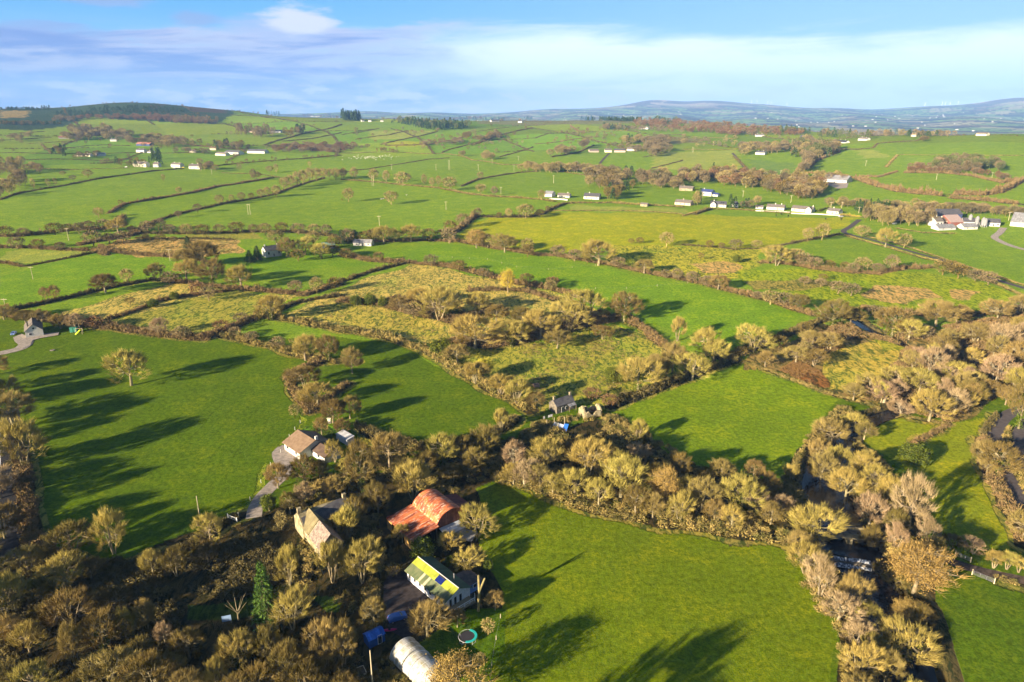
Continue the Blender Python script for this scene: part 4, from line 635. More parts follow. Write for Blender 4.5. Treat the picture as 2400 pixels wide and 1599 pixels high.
# ------------------------------------------------------------ trees: (x, base row, crown width, top row, kind) in photo pixels, grouped by where they stand
TG = [
 ('by the river at lower right', [(1866, 1240, 127, 1130, 'g'), (1850, 1318, 100, 1222, 'g'), (1882, 1372, 75, 1262, 'p'), (1958, 1385, 78, 1286, 'b'), (1925, 1428, 92, 1345, 'p'), (1998, 1412, 62, 1338, 'g'),
   (1975, 1470, 85, 1388, 'p'), (2086, 1488, 138, 1378, 'gi'), (1975, 1540, 92, 1440, 'g'), (2040, 1540, 75, 1440, 'b'), (2110, 1585, 90, 1515, 'g'), (1985, 1605, 92, 1525, 'b'), (2055, 1610, 80, 1530, 'g'), (2005, 1490, 60, 1410, 'u'),
   (2102, 1350, 128, 1208, 'o'), (2090, 1398, 78, 1332, 'o'), (2122, 1408, 62, 1345, 'd'), (2058, 1265, 52, 1192, 'p'), (2060, 1330, 55, 1262, 'd'), (2135, 1300, 62, 1215, 'b'), (1835, 1275, 62, 1205, 'b'), (2030, 1300, 40, 1250, 'd')]),
 ('in the belt by the river pasture', [(1912, 1000, 85, 922, 'b'), (1965, 978, 70, 915, 'g'), (1888, 1090, 72, 1004, 'b'), (1930, 1060, 75, 984, 'g'), (1945, 1128, 85, 1030, 'g'), (2010, 1130, 78, 1050, 'g'), (2042, 1155, 66, 1078, 'g'),
   (2000, 1200, 72, 1104, 'p'), (2088, 1215, 88, 1074, 'p'), (2057, 1228, 60, 1158, 'd'), (2130, 1250, 58, 1178, 'p'), (1985, 1010, 50, 960, 'd'), (1880, 1040, 50, 975, 'b'), (1985, 1090, 60, 1020, 'g'), (2055, 1180, 60, 1110, 'b'), (2000, 1240, 50, 1170, 'd')]),
 ('beside the right lane', [(2134, 968, 86, 876, 'g'), (2100, 1064, 66, 1008, 'i'), (2292, 1094, 92, 1005, 'gi'), (2250, 1066, 55, 998, 'b'), (2340, 985, 60, 862, 'gi'), (2265, 1090, 45, 1040, 'b'), (2348, 1240, 60, 1160, 'b')]),
 ('beside the farm gate at lower right', [(2235, 1272, 58, 1232, 'p'), (2282, 1305, 42, 1256, 'u'), (2312, 1308, 40, 1258, 'u'), (2340, 1315, 40, 1270, 'u'), (2185, 1262, 46, 1215, 'd')]),
 ('in the triangular copse at the centre', [(1113, 1045, 80, 965, 'd'), (1018, 1070, 86, 975, 'gi'), (1060, 1060, 60, 985, 'd'), (1090, 1085, 60, 1015, 'd'), (1180, 1080, 60, 998, 'p'), (1256, 1082, 88, 985, 'g'), (1352, 1090, 95, 985, 'g'), (1426, 1142, 124, 1022, 'g'), (1320, 1138, 86, 1058, 'g'), (1206, 1118, 76, 1042, 'p'), (1526, 1160, 58, 1062, 'o'), (1500, 1130, 60, 1050, 'd'),
   (1613, 1174, 84, 1088, 'b'), (1656, 1108, 72, 1042, 'b'), (1702, 1174, 104, 1070, 'gi'), (1730, 1102, 48, 1045, 'b'), (1760, 1140, 55, 1070, 'd'), (1816, 1108, 36, 1058, 'u'), (1795, 1180, 52, 1128, 'p'), (1560, 1100, 50, 1030, 'd'), (1470, 1060, 55, 1010, 'p'), (1100, 948, 8, 930, 'g'), (1152, 990, 38, 930, 'u'), (1467, 1010, 40, 955, 'u'), (1640, 1200, 60, 1135, 'b'), (1770, 1205, 60, 1140, 'b'), (1740, 1180, 50, 1110, 'p'), (1270, 1140, 60, 1075, 'g'), (1240, 1125, 62, 1050, 'b'), (1375, 1165, 66, 1085, 'g'), (1460, 1180, 62, 1100, 'd'), (1560, 1200, 60, 1120, 'g'), (1180, 1112, 56, 1050, 'g'), (1425, 1100, 60, 1020, 'g'), (1500, 1190, 56, 1120, 'b'), (1320, 1062, 60, 995, 'd'), (1395, 1060, 56, 1000, 'g'), (1580, 1150, 56, 1080, 'g'), (1680, 1215, 56, 1145, 'g')]),
 ('around the rust red barn', [(895, 1075, 82, 972, 'b'), (951, 1148, 96, 1045, 'u'), (1100, 1230, 88, 1148, 'g'), (1035, 1265, 62, 1204, 'g'), (1076, 1310, 70, 1248, 'g'), (925, 1246, 42, 1193, 'g'), (972, 1287, 58, 1222, 'i'), (1034, 1300, 25, 1272, 'i'), (1122, 1311, 25, 1278, 'i'), (930, 1110, 60, 1040, 'd'), (980, 1090, 60, 1020, 'd'), (1040, 1110, 60, 1050, 'd'), (1075, 1100, 55, 1045, 'd')]),
 ('around the green roofed cabin', [(982, 1462, 90, 1362, 'b'), (862, 1442, 64, 1362, 'b'), (1051, 1441, 44, 1390, 'b'), (1138, 1402, 44, 1346, 'b'), (1122, 1459, 38, 1413, 'g'), (1105, 1522, 26, 1494, 'g'), (1050, 1615, 132, 1482, 'o'), (790, 1535, 80, 1412, 'b'), (905, 1325, 40, 1285, 'd')]),
 ('around the ruined stone farmhouse', [(800, 1238, 64, 1148, 'u'), (832, 1338, 88, 1222, 'g'), (668, 1348, 52, 1244, 'u'), (765, 1338, 66, 1228, 'u'), (747, 1192, 52, 1137, 'g'), (775, 1236, 54, 1172, 'g'), (767, 1144, 54, 1080, 'b'), (830, 1128, 72, 1008, 'gi'), (836, 1040, 36, 1004, 'y'), (700, 1112, 66, 1038, 'gi'), (640, 1122, 60, 1050, 'b'), (700, 1164, 52, 1098, 'p'), (648, 1218, 32, 1164, 'g'), (619, 1174, 36, 1128, 'i'), (770, 1062, 42, 1004, 'g'), (820, 1200, 55, 1130, 'd'), (870, 1180, 60, 1095, 'd'), (668, 1180, 40, 1120, 'd'), (735, 1100, 50, 1045, 'd'), (795, 1095, 50, 1040, 'g')]),
 ('in the shaded wood at lower left', [(165, 1278, 112, 1178, 'g'), (262, 1272, 76, 1158, 'g'), (484, 1247, 66, 1166, 'g'), (478, 1292, 62, 1232, 'd'), (353, 1322, 54, 1248, 'g'), (406, 1324, 54, 1242, 'd'), (66, 1322, 92, 1238, 'b'), (152, 1348, 116, 1256, 'g'), (38, 1404, 88, 1290, 'g'), (168, 1442, 124, 1328, 'g'), (270, 1405, 78, 1332, 'd'), (70, 1502, 78, 1412, 'g'), (176, 1535, 54, 1418, 'b'), (246, 1504, 94, 1388, 'gi'), (292, 1474, 60, 1380, 'g'),
   (342, 1454, 48, 1366, 'b'), (382, 1482, 42, 1420, 'p'), (436, 1512, 72, 1428, 'd'), (268, 1594, 132, 1478, 'b'), (82, 1604, 108, 1498, 'g'), (352, 1596, 102, 1472, 'd'), (436, 1614, 80, 1518, 'b'), (498, 1584, 50, 1498, 'g'), (552, 1536, 92, 1432, 'gi'), (622, 1524, 66, 1428, 'g'), (674, 1446, 88, 1338, 'g'), (752, 1536, 88, 1408, 'b'), (665, 1574, 102, 1458, 'd'), (705, 1604, 92, 1500, 'd'), (600, 1600, 90, 1510, 'd'), (545, 1610, 80, 1530, 'g'), (180, 1610, 80, 1530, 'd'), (10, 1600, 80, 1510, 'd'), (100, 1390, 70, 1310, 'd'), (110, 1440, 60, 1370, 'd'), (30, 1480, 60, 1400, 'b'), (210, 1330, 60, 1270, 'd'), (330, 1530, 70, 1455, 'd'), (400, 1560, 70, 1490, 'b'), (790, 1600, 80, 1530, 'd')]),
 ('in the roadside belt on the left edge', [(15, 925, 80, 856, 'b'), (30, 975, 100, 903, 'b'), (55, 1074, 120, 945, 'g'), (2, 1145, 72, 1058, 'p'), (12, 1238, 92, 1138, 'd'), (-60, 1010, 90, 900, 'g'), (-90, 1110, 100, 990, 'g'), (-70, 1200, 90, 1090, 'g'), (-110, 950, 90, 850, 'b'), (-10, 862, 60, 808, 'b'), (-50, 1300, 100, 1180, 'g'), (-120, 1380, 100, 1260, 'g'), (-190, 1180, 100, 1060, 'g'), (-40, 905, 70, 835, 'b'), (-150, 1060, 90, 950, 'g'), (-90, 1460, 110, 1330, 'd'), (-200, 1320, 110, 1190, 'd')]),
 ('standing alone in the big left field', [(302, 886, 94, 786, 'g')]),
 ('in the hedges right of the big left field', [(678, 962, 30, 922, 'g'), (700, 890, 76, 838, 'd'), (731, 934, 82, 862, 'g'), (765, 972, 62, 904, 'd'), (805, 962, 56, 898, 'd'), (702, 828, 78, 754, 'g'), (757, 832, 56, 764, 'gi'), (810, 858, 52, 792, 'b'), (640, 800, 40, 770, 'b'), (580, 785, 36, 760, 'b'), (540, 775, 36, 752, 'b'), (740, 1000, 40, 950, 'b'), (785, 1000, 40, 955, 'b')]),
 ('in the hedges of the left rough fields', [(243, 672, 64, 622, 'd'), (293, 652, 34, 612, 'g'), (357, 642, 42, 600, 'd'), (430, 644, 62, 588, 'g'), (490, 654, 70, 591, 'gi'), (555, 664, 68, 598, 'g'), (560, 690, 0, 0, 'g'), (390, 655, 46, 618, 'b'), (127, 692, 30, 650, 'p'), (105, 690, 24, 655, 'p'), (455, 685, 40, 645, 'p'), (480, 692, 40, 650, 'b'), (625, 735, 68, 665, 'gi'), (728, 676, 36, 630, 'g'), (680, 672, 40, 640, 'b'), (770, 668, 40, 630, 'd'), (95, 748, 50, 705, 'b'), (60, 745, 50, 705, 'd'), (175, 758, 46, 715, 'p'), (140, 755, 46, 715, 'b'), (220, 755, 44, 722, 'p'), (300, 700, 26, 680, 'd'), (352, 705, 26, 684, 'i'), (402, 688, 22, 668, 'i'), (10, 735, 46, 695, 'b'), (365, 770, 44, 725, 'p'), (420, 780, 44, 742, 'b'), (510, 765, 44, 728, 'p'), (555, 745, 40, 712, 'b')]),
 ('around the white farmhouse among trees', [(470, 612, 80, 578, 'd'), (430, 612, 60, 580, 'b'), (592, 597, 24, 562, 'c'), (574, 603, 24, 572, 'c'), (433, 572, 22, 540, 'c'), (660, 590, 46, 545, 'gi'), (738, 595, 48, 552, 'gi'), (700, 585, 50, 540, 'g'), (770, 570, 40, 535, 'd'), (720, 560, 40, 528, 'g'), (785, 560, 30, 525, 'c'), (635, 560, 44, 528, 'g'), (765, 590, 40, 560, 'd'), (795, 595, 36, 568, 'd'), (685, 600, 40, 570, 'd')]),
 ('in the rough ground of the central enclosure', [(1098, 722, 58, 660, 'g'), (1010, 734, 104, 656, 'g'), (1035, 725, 40, 675, 'i'), (960, 700, 60, 665, 'g'), (1092, 800, 118, 715, 'g'), (1176, 795, 90, 722, 'gi'), (1242, 776, 84, 694, 'g'), (1310, 760, 94, 686, 'g'), (1346, 734, 102, 660, 'g'), (1434, 738, 78, 665, 'gi'), (1167, 672, 34, 614, 'y'), (1556, 784, 34, 722, 'u'), (1466, 896, 104, 802, 'gi'), (1545, 856, 64, 778, 'b'), (1590, 874, 84, 798, 'g'), (1510, 870, 70, 800, 'b'), (1410, 880, 50, 835, 'i'), (1050, 830, 60, 795, 'b'), (1110, 870, 50, 815, 'y'), (1092, 880, 60, 820, 'u'), (1150, 910, 60, 850, 'u'), (1190, 930, 60, 860, 'u'), (1015, 818, 60, 785, 'i'), (1230, 935, 50, 890, 'b'), (1385, 780, 50, 745, 'd'), (1400, 935, 46, 905, 'p'), (1360, 920, 46, 885, 'p'), (850, 700, 30, 670, 'i'), (880, 705, 24, 680, 'i'), (820, 702, 30, 675, 'i'), (920, 715, 50, 680, 'b'), (950, 730, 50, 695, 'b'), (1270, 660, 36, 642, 'p'), (870, 600, 30, 575, 'd'), (990, 612, 40, 590, 'b'), (1055, 625, 40, 600, 'd'), (1110, 640, 36, 615, 'b'), (1210, 655, 40, 628, 'd'), (1265, 668, 34, 638, 'gi'), (1640, 830, 70, 770, 'g'), (1280, 800, 60, 750, 'd'), (1140, 740, 60, 700, 'd'), (1200, 745, 60, 700, 'd')]),
 ('at the near end of the long green field', [(1622, 818, 80, 738, 'g'), (1731, 808, 86, 737, 'g'), (1758, 842, 42, 798, 'b'), (1828, 835, 62, 790, 'b'), (1848, 816, 40, 778, 'g'), (1865, 800, 60, 765, 'b'), (1905, 805, 60, 765, 'b'), (1700, 822, 40, 790, 'd'), (1790, 800, 44, 765, 'd'), (1848, 770, 40, 732, 'd')]),
 ('in the wet wood at the right', [(1912, 750, 84, 686, 'gi'), (2050, 768, 94, 700, 'gi'), (2088, 780, 72, 720, 'g'), (2150, 750, 92, 708, 'b'), (1955, 745, 60, 700, 'd'), (2200, 742, 60, 705, 'b'), (2010, 735, 50, 700, 'b'), (2290, 735, 70, 695, 'b'), (2340, 720, 60, 680, 'b'), (2135, 860, 66, 785, 'p'), (2060, 895, 80, 830, 'g'), (2110, 905, 80, 830, 'g'), (2190, 870, 84, 795, 'g'), (1995, 905, 66, 845, 'g'), (1960, 920, 50, 870, 'b'), (2030, 925, 70, 868, 'p'), (2070, 940, 60, 885, 'p'), (2190, 955, 56, 885, 'p'), (2230, 930, 70, 860, 'd'), (2160, 820, 60, 765, 'gi'), (2240, 790, 70, 735, 'b'), (2300, 800, 80, 735, 'p'), (2340, 850, 80, 770, 'b'), (2285, 880, 76, 800, 'p'), (2330, 905, 70, 830, 'g'), (2250, 850, 0, 0, 'g'), (2270, 915, 60, 860, 'b'), (2120, 780, 50, 745, 'b'), (2175, 790, 50, 750, 'b'), (2350, 780, 60, 725, 'b'), (2095, 850, 50, 800, 'b'), (1870, 840, 60, 795, 'd'), (2160, 935, 50, 890, 'b'), (2310, 930, 50, 880, 'b'), (2210, 900, 50, 855, 'g')]),
 ('in the hedge below the bright yellow field', [(1095, 570, 52, 523, 'o'), (1120, 570, 44, 532, 'b'), (1160, 580, 60, 534, 'b'), (1212, 585, 34, 542, 'g'), (1212, 590, 40, 562, 'd'), (1375, 610, 88, 547, 'g'), (1480, 628, 46, 589, 'b'), (1282, 590, 40, 565, 'b'), (1320, 600, 40, 575, 'b'), (1420, 618, 40, 590, 'b'), (1350, 605, 36, 575, 'd'), (1531, 567, 40, 529, 'g'), (1470, 560, 22, 545, 'd'), (1450, 560, 18, 546, 'd'), (1530, 640, 30, 615, 'b'), (1555, 645, 30, 612, 'b')]),
 ('in the hedge under the big sloping field', [(883, 560, 62, 512, 'g'), (860, 558, 46, 520, 'd'), (945, 556, 60, 509, 'g'), (905, 556, 40, 525, 'g'), (985, 555, 40, 520, 'd'), (1032, 559, 40, 519, 'b'), (1015, 552, 36, 522, 'b'), (1064, 524, 38, 486, 'b'), (1034, 540, 36, 502, 'd'), (840, 560, 40, 526, 'd'), (815, 555, 36, 525, 'c'), (800, 560, 36, 520, 'b')]),
 ('around the little field left of the lane', [(1784, 610, 66, 556, 'g'), (1815, 605, 50, 568, 'b'), (1845, 612, 46, 578, 'b'), (1870, 618, 40, 592, 'b'), (2034, 568, 46, 517, 'g'), (2076, 570, 36, 532, 'g'), (1979, 547, 42, 513, 'g'), (1855, 555, 30, 519, 'g'), (1888, 552, 38, 508, 'gi'), (1980, 624, 42, 585, 'gi'), (2046, 622, 38, 580, 'b'), (1905, 618, 30, 594, 'd'), (1940, 622, 26, 598, 'd'), (1960, 628, 36, 602, 'b'), (2015, 628, 34, 602, 'b'), (1630, 570, 22, 549, 'd'), (1690, 574, 36, 550, 'b'), (1738, 572, 30, 548, 'gi'), (1657, 570, 18, 555, 'd'), (1650, 665, 50, 625, 'b'), (1625, 660, 40, 630, 'b'), (1590, 650, 36, 618, 'b'), (1610, 598, 16, 578, 'd'), (1693, 603, 24, 589, 'i')]),
 ('by the pasture right of the long field', [(1770, 700, 50, 668, 'gi'), (1800, 705, 50, 670, 'b'), (1835, 712, 50, 672, 'gi'), (1740, 690, 30, 665, 'b'), (1848, 655, 30, 640, 'b'), (1885, 660, 30, 645, 'b'), (1925, 675, 44, 645, 'b'), (1955, 680, 44, 650, 'b'), (1890, 645, 24, 636, 'd'), (2165, 632, 50, 603, 'd'), (2200, 640, 50, 612, 'd'), (2240, 650, 46, 622, 'b'), (2270, 655, 46, 630, 'b'), (2185, 625, 40, 600, 'd')]),
 ('standing alone in the sloping field', [(801, 464, 30, 429, 'g'), (899, 470, 38, 435, 'g')]),
 ('along the lane right of the left field', [(1104, 413, 18, 393, 'g'), (814, 414, 22, 382, 'g'), (859, 418, 28, 386, 'g'), (888, 421, 20, 390, 'g'), (925, 427, 46, 394, 'g'), (975, 428, 16, 398, 'g'), (993, 430, 16, 406, 'g'), (1008, 430, 16, 402, 'g'), (1033, 438, 40, 403, 'g'), (1105, 445, 28, 420, 'g'), (1136, 450, 20, 426, 'b'), (1244, 460, 22, 434, 'g'), (790, 412, 20, 384, 'd'), (1098, 499, 24, 475, 'b'), (1169, 501, 20, 476, 'g'), (1208, 502, 48, 466, 'g'), (1240, 500, 24, 478, 'd'), (1147, 500, 16, 486, 'd'), (1258, 484, 14, 472, 'd')]),
 ('in the tall row by the upper left fields', [(635, 453, 24, 423, 'g'), (655, 438, 26, 404, 'g'), (668, 432, 26, 400, 'g'), (684, 430, 26, 392, 'g'), (697, 425, 26, 388, 'g'), (712, 420, 26, 384, 'g'), (728, 416, 26, 384, 'g'), (742, 412, 26, 384, 'g'), (758, 412, 24, 386, 'g'), (772, 414, 26, 384, 'g'), (785, 410, 26, 386, 'g'), (505, 470, 24, 445, 'g'), (533, 464, 14, 446, 'g'), (556, 462, 22, 440, 'g'), (578, 458, 16, 442, 'd'), (600, 455, 20, 432, 'g'), (615, 452, 20, 428, 'g'), (583, 416, 16, 386, 'b'), (590, 412, 26, 402, 'd'), (228, 500, 26, 474, 'g'), (412, 446, 16, 428, 'g'), (376, 417, 10, 399, 'g'), (278, 472, 14, 458, 'd'), (455, 488, 24, 466, 'b'), (410, 500, 20, 482, 'b'), (203, 408, 26, 392, 'g'), (145, 404, 16, 392, 'g'), (168, 415, 18, 402, 'b'), (78, 436, 12, 408, 'g'), (112, 430, 12, 410, 'g'), (128, 426, 12, 408, 'g'), (550, 392, 14, 376, 'g'), (620, 398, 20, 380, 'g'), (635, 398, 14, 376, 'g'), (712, 384, 10, 370, 'g'), (462, 396, 10, 372, 'b')]),
 ('in the hedge under the upper left fields', [(127, 540, 42, 511, 'd'), (158, 536, 32, 514, 'g'), (182, 538, 26, 508, 'b'), (205, 535, 40, 504, 'b'), (240, 532, 36, 500, 'b'), (272, 535, 46, 496, 'g'), (15, 546, 38, 515, 'd'), (55, 545, 30, 520, 'b'), (430, 541, 38, 511, 'g'), (467, 541, 38, 511, 'd'), (505, 540, 32, 511, 'g'), (545, 538, 42, 511, 'd'), (584, 540, 26, 511, 'b'), (610, 540, 38, 509, 'g'), (648, 538, 36, 507, 'd'), (686, 540, 40, 511, 'b'), (722, 540, 34, 511, 'g'), (750, 542, 30, 512, 'b'), (390, 538, 34, 512, 'b'), (340, 535, 40, 508, 'b'), (365, 530, 40, 500, 'b'), (285, 560, 44, 530, 'b'), (252, 560, 36, 535, 'b'), (215, 565, 50, 540, 'b'), (40, 572, 40, 550, 'b'), (88, 572, 34, 546, 'd'), (140, 575, 28, 554, 'b'), (335, 552, 22, 536, 'd'), (370, 555, 26, 538, 'd'), (400, 558, 22, 542, 'd')]),
]
# woods filled with trees: (polygon, number, width, height px, kinds, far type)
WF = [
 ([(1960, 900), (2060, 870), (2110, 820), (2200, 785), (2360, 755), (2360, 905), (2290, 915), (2200, 968), (2090, 948), (1990, 925)], 26, 50, 55, 'gpb'),
 ([(0, 380), (50, 376), (95, 388), (95, 402), (20, 414), (0, 415)], 26, 20, 22, 'bg'), ([(0, 425), (60, 412), (62, 430), (0, 462)], 20, 22, 28, 'bg'),
 ([(150, 305), (200, 297), (255, 303), (300, 315), (400, 324), (480, 333), (470, 342), (380, 340), (260, 330), (150, 325)], 110, 18, 17, 'bdgg'), ([(120, 350), (150, 346), (150, 362), (118, 364)], 8, 14, 18, 'cd'),
 ([(400, 346), (480, 350), (480, 356), (400, 352)], 10, 14, 12, 'b'), ([(490, 334), (560, 338), (556, 346), (500, 350)], 22, 14, 16, 'dcb'), ([(345, 362), (375, 366), (372, 384), (345, 382)], 8, 14, 26, 'c'), ([(262, 378), (345, 374), (345, 384), (262, 386)], 10, 14, 18, 'cd'),
 ([(455, 382), (500, 386), (498, 394), (458, 392)], 8, 16, 18, 'bg'), ([(170, 360), (230, 356), (222, 362), (172, 366)], 10, 14, 12, 'd'), ([(545, 300), (640, 308), (640, 318), (545, 316)], 40, 10, 20, 'bd'), ([(655, 310), (700, 298), (700, 306), (660, 320)], 22, 12, 16, 'dbc'),
 ([(605, 343), (790, 332), (850, 340), (785, 352), (640, 352)], 90, 14, 9, 'lb'), ([(605, 262), (645, 266), (645, 268), (605, 264)], 10, 7, 10, 'c'), ([(785, 272), (828, 276), (828, 279), (785, 277)], 40, 11, 19, 'c'), ([(1633, 407), (1641, 407), (1638, 411)], 1, 15, 30, 'c'), ([(690, 266), (785, 270), (785, 273), (690, 268)], 26, 7, 5, 'dc'),
 ([(915, 283), (935, 290), (1000, 300), (1078, 299), (1078, 288), (990, 288)], 90, 12, 17, 'ccn'), ([(895, 278), (980, 283), (980, 287), (900, 284)], 20, 10, 9, 'dc'), ([(1040, 274), (1160, 275), (1160, 277), (1040, 276)], 50, 7, 7, 'cd'), ([(1335, 276), (1475, 278), (1475, 280), (1335, 277)], 130, 7, 9, 'c'), ([(1205, 273), (1222, 274), (1222, 275), (1205, 275)], 6, 7, 7, 'c'),
 ([(1475, 280), (1569, 283), (1700, 292), (1850, 304), (1840, 311), (1700, 313), (1600, 306), (1500, 297), (1440, 288)], 330, 12, 11, 'llbl'), ([(1385, 294), (1440, 297), (1440, 300), (1388, 298)], 24, 10, 12, 'cb'), ([(1500, 278), (1560, 280), (1560, 290), (1500, 288)], 30, 9, 12, 'cnc'), ([(1440, 296), (1570, 304), (1570, 306), (1440, 300)], 24, 10, 9, 'b'),
 ([(1790, 300), (1860, 306), (1860, 312), (1790, 308)], 26, 9, 14, 'cn'), ([(1870, 308), (2000, 314), (2000, 320), (1880, 316)], 34, 12, 16, 'nbc'), ([(1990, 308), (2200, 312), (2200, 315), (1990, 314)], 60, 13, 13, 'bgcb'), ([(2110, 310), (2135, 312), (2135, 316), (2110, 316)], 5, 14, 12, 'c'), ([(2110, 322), (2130, 324), (2126, 328)], 3, 16, 9, 'd'),
 ([(1700, 340), (1810, 336), (1810, 350), (1780, 352), (1700, 358)], 50, 20, 16, 'bgb'), ([(1815, 340), (1860, 335), (1930, 345), (1915, 360), (1860, 368), (1820, 362)], 60, 24, 26, 'bngbc'), ([(1836, 365), (1868, 368), (1855, 395), (1832, 398)], 16, 24, 24, 'b'),
 ([(2140, 375), (2200, 372), (2300, 382), (2300, 394), (2240, 398), (2140, 394)], 60, 24, 24, 'nnb'), ([(2080, 388), (2150, 385), (2240, 396), (2340, 415), (2330, 420), (2230, 402), (2080, 397)], 60, 16, 14, 'bl'),
 ([(1348, 408), (1380, 400), (1450, 408), (1440, 430), (1400, 440), (1350, 430)], 46, 24, 26, 'bgbd'), ([(1430, 395), (1456, 398), (1450, 408)], 4, 18, 20, 'c'), ([(1462, 410), (1520, 406), (1569, 415), (1569, 440), (1500, 430), (1465, 422)], 46, 24, 24, 'bgb'), ([(1420, 452), (1460, 430)][0:2]+[(1400, 452)], 8, 22, 26, 'cd'),
 ([(1569, 420), (1650, 425), (1740, 435), (1830, 455), (1850, 462), (1900, 448), (1890, 430), (1780, 420), (1700, 408), (1569, 405)], 150, 28, 28, 'blbgbd'), ([(1692, 405), (1745, 408), (1740, 425), (1700, 420)], 12, 24, 20, 'p'), ([(1569, 405), (1610, 402), (1610, 412), (1570, 414)], 12, 16, 14, 'c'),
 ([(1185, 395), (1300, 398), (1370, 405), (1370, 400), (1260, 388), (1185, 385)], 34, 22, 20, 'g'), ([(1300, 388), (1380, 398), (1376, 402), (1300, 396)], 14, 22, 20, 'bg'),
 ([(1800, 405), (1880, 408), (1960, 420), (1960, 424), (1880, 418), (1800, 412)], 12, 24, 22, 'bg'), ([(1905, 470), (2060, 478), (2060, 484), (1900, 476)], 30, 22, 20, 'bg'), ([(1965, 482), (2060, 486), (2060, 490), (1968, 490)], 26, 12, 26, 'c'), ([(2000, 500), (2140, 512), (2140, 522), (2000, 518)], 34, 26, 36, 'bg'), ([(2050, 482), (2353, 500), (2353, 492), (2200, 478), (2050, 475)], 60, 24, 20, 'bgb'), ([(1985, 498), (2020, 500), (2020, 512), (1985, 510)], 9, 24, 34, 'bd'),
 ([(1400, 440), (1430, 446), (1420, 462), (1395, 458)], 10, 20, 26, 'cd'), ([(1590, 455), (1612, 455), (1612, 475), (1595, 472)], 8, 18, 26, 'cg'), ([(1672, 470), (1690, 470), (1690, 480), (1670, 480)], 5, 16, 22, 'c'), ([(1708, 472), (1728, 472), (1728, 482), (1706, 482)], 6, 18, 22, 'cb'), ([(1736, 468), (1740, 470), (1742, 476)], 2, 18, 22, 'g'),
 ([(1370, 348), (1440, 340), (1490, 340), (1490, 352), (1440, 352)], 14, 16, 14, 'b'), ([(1478, 330), (1530, 325), (1550, 345), (1500, 362), (1480, 350)], 34, 22, 20, 'b'), ([(1255, 352), (1300, 345), (1330, 352), (1260, 360)], 14, 18, 16, 'gb'), ([(1430, 325), (1470, 322), (1465, 335), (1430, 336)], 14, 18, 16, 'gc'), ([(1330, 340), (1350, 335), (1350, 345)], 5, 20, 18, 'b'),
 ([(1080, 325), (1130, 312), (1160, 308), (1150, 318), (1110, 326)], 30, 14, 12, 'bd'), ([(1060, 318), (1080, 312), (1075, 322)], 8, 14, 14, 'd'), ([(940, 333), (1060, 322), (1075, 330), (1000, 338)], 34, 12, 9, 'b'), ([(1105, 362), (1140, 362), (1120, 372)], 6, 20, 18, 'g'), ([(1055, 357), (1070, 357), (1062, 362)], 3, 14, 14, 'g'), ([(930, 353), (870, 350), (850, 348), (880, 345)], 10, 8, 10, 'd'),
 ([(0, 330), (80, 320), (80, 312), (0, 320)], 10, 16, 12, 'g'), ([(10, 305), (480, 300), (480, 340), (10, 350)], 26, 10, 8, 'bdg'), ([(500, 375), (790, 355), (790, 362), (500, 384)], 26, 8, 7, 'd'), ([(790, 300), (1300, 290), (1500, 330), (1100, 345), (800, 345)], 90, 9, 7, 'bdg'), ([(1300, 290), (1480, 300), (1470, 330), (1300, 330)], 26, 9, 8, 'bd'), ([(1560, 310), (1700, 316), (1690, 340), (1570, 342)], 24, 10, 8, 'bg'),
 ([(785, 460), (785, 520)][0:1]+[(786, 462), (787, 461)], 1, 6, 5, 'd'), ([(1860, 350), (1900, 352), (1890, 362), (1862, 362)], 16, 26, 28, 'ncb'), ([(640, 335), (700, 330), (720, 335), (650, 345)], 20, 10, 7, 'b'), ([(175, 272), (330, 266), (430, 272), (495, 282), (495, 286), (400, 284), (330, 276), (180, 276)], 190, 9, 9, 'llp'), ([(400, 274), (500, 278), (500, 286), (400, 283)], 60, 9, 12, 'bd'), ([(0, 282), (80, 284), (155, 286), (155, 288), (0, 288)], 60, 9, 7, 'dc'), ([(130, 270), (175, 274), (170, 280), (120, 280)], 30, 9, 8, 'bd'), ([(95, 252), (115, 250), (112, 256)], 6, 8, 10, 'c'), ([(0, 249), (95, 252), (95, 254), (0, 252)], 44, 7, 5, 'c'), ([(120, 262), (200, 250), (330, 244), (420, 252), (440, 262), (330, 262), (180, 268)], 160, 8, 4, 'c'),
]
KN = dict(g='golden bare tree', b='russet brown bare tree', p='pinkish grey bare tree', d='dark twiggy bare tree', gi='ivy clad bare tree', u='upright many stemmed tree', o='orange leafed tree', y='yellow leafed tree', i='round evergreen bush tree', s='bright green spruce', c='dark conifer', n='spreading dark pine', l='larch')
items = []
for place, L_ in TG:
    for i9, (x, yb, w_, yt, k_) in enumerate(L_):
        if 'shaded wood' in place and k_ == 'g' and i9 % 3 == 0: k_ = 'd'  # some golden trees take dark twigs, the wood's shade put into their colour
        if w_ > 9: items.append([x, yb, w_, yb-yt, k_, place])
rw = random.Random(5)
for poly, n, w_, h_, ks in WF:
    xs = [p[0] for p in poly]; ys = [p[1] for p in poly]; c = 0; tries = 0
    while c < n and tries < 9000:
        tries += 1; x = rw.uniform(min(xs), max(xs)); y = rw.uniform(min(ys)-.01, max(ys)+.01)
        if inpoly(np.array([x]), np.array([y]), poly)[0] or tries > 8000:
            items.append([x, y, w_*rw.uniform(.7, 1.25), h_*rw.uniform(.75, 1.2), rw.choice(ks), 'in the wet wood at the right' if w_ >= 50 else None]); c += 1
pos = P([(i[0], i[1]) for i in items])
TREES = []; FARIT = {}
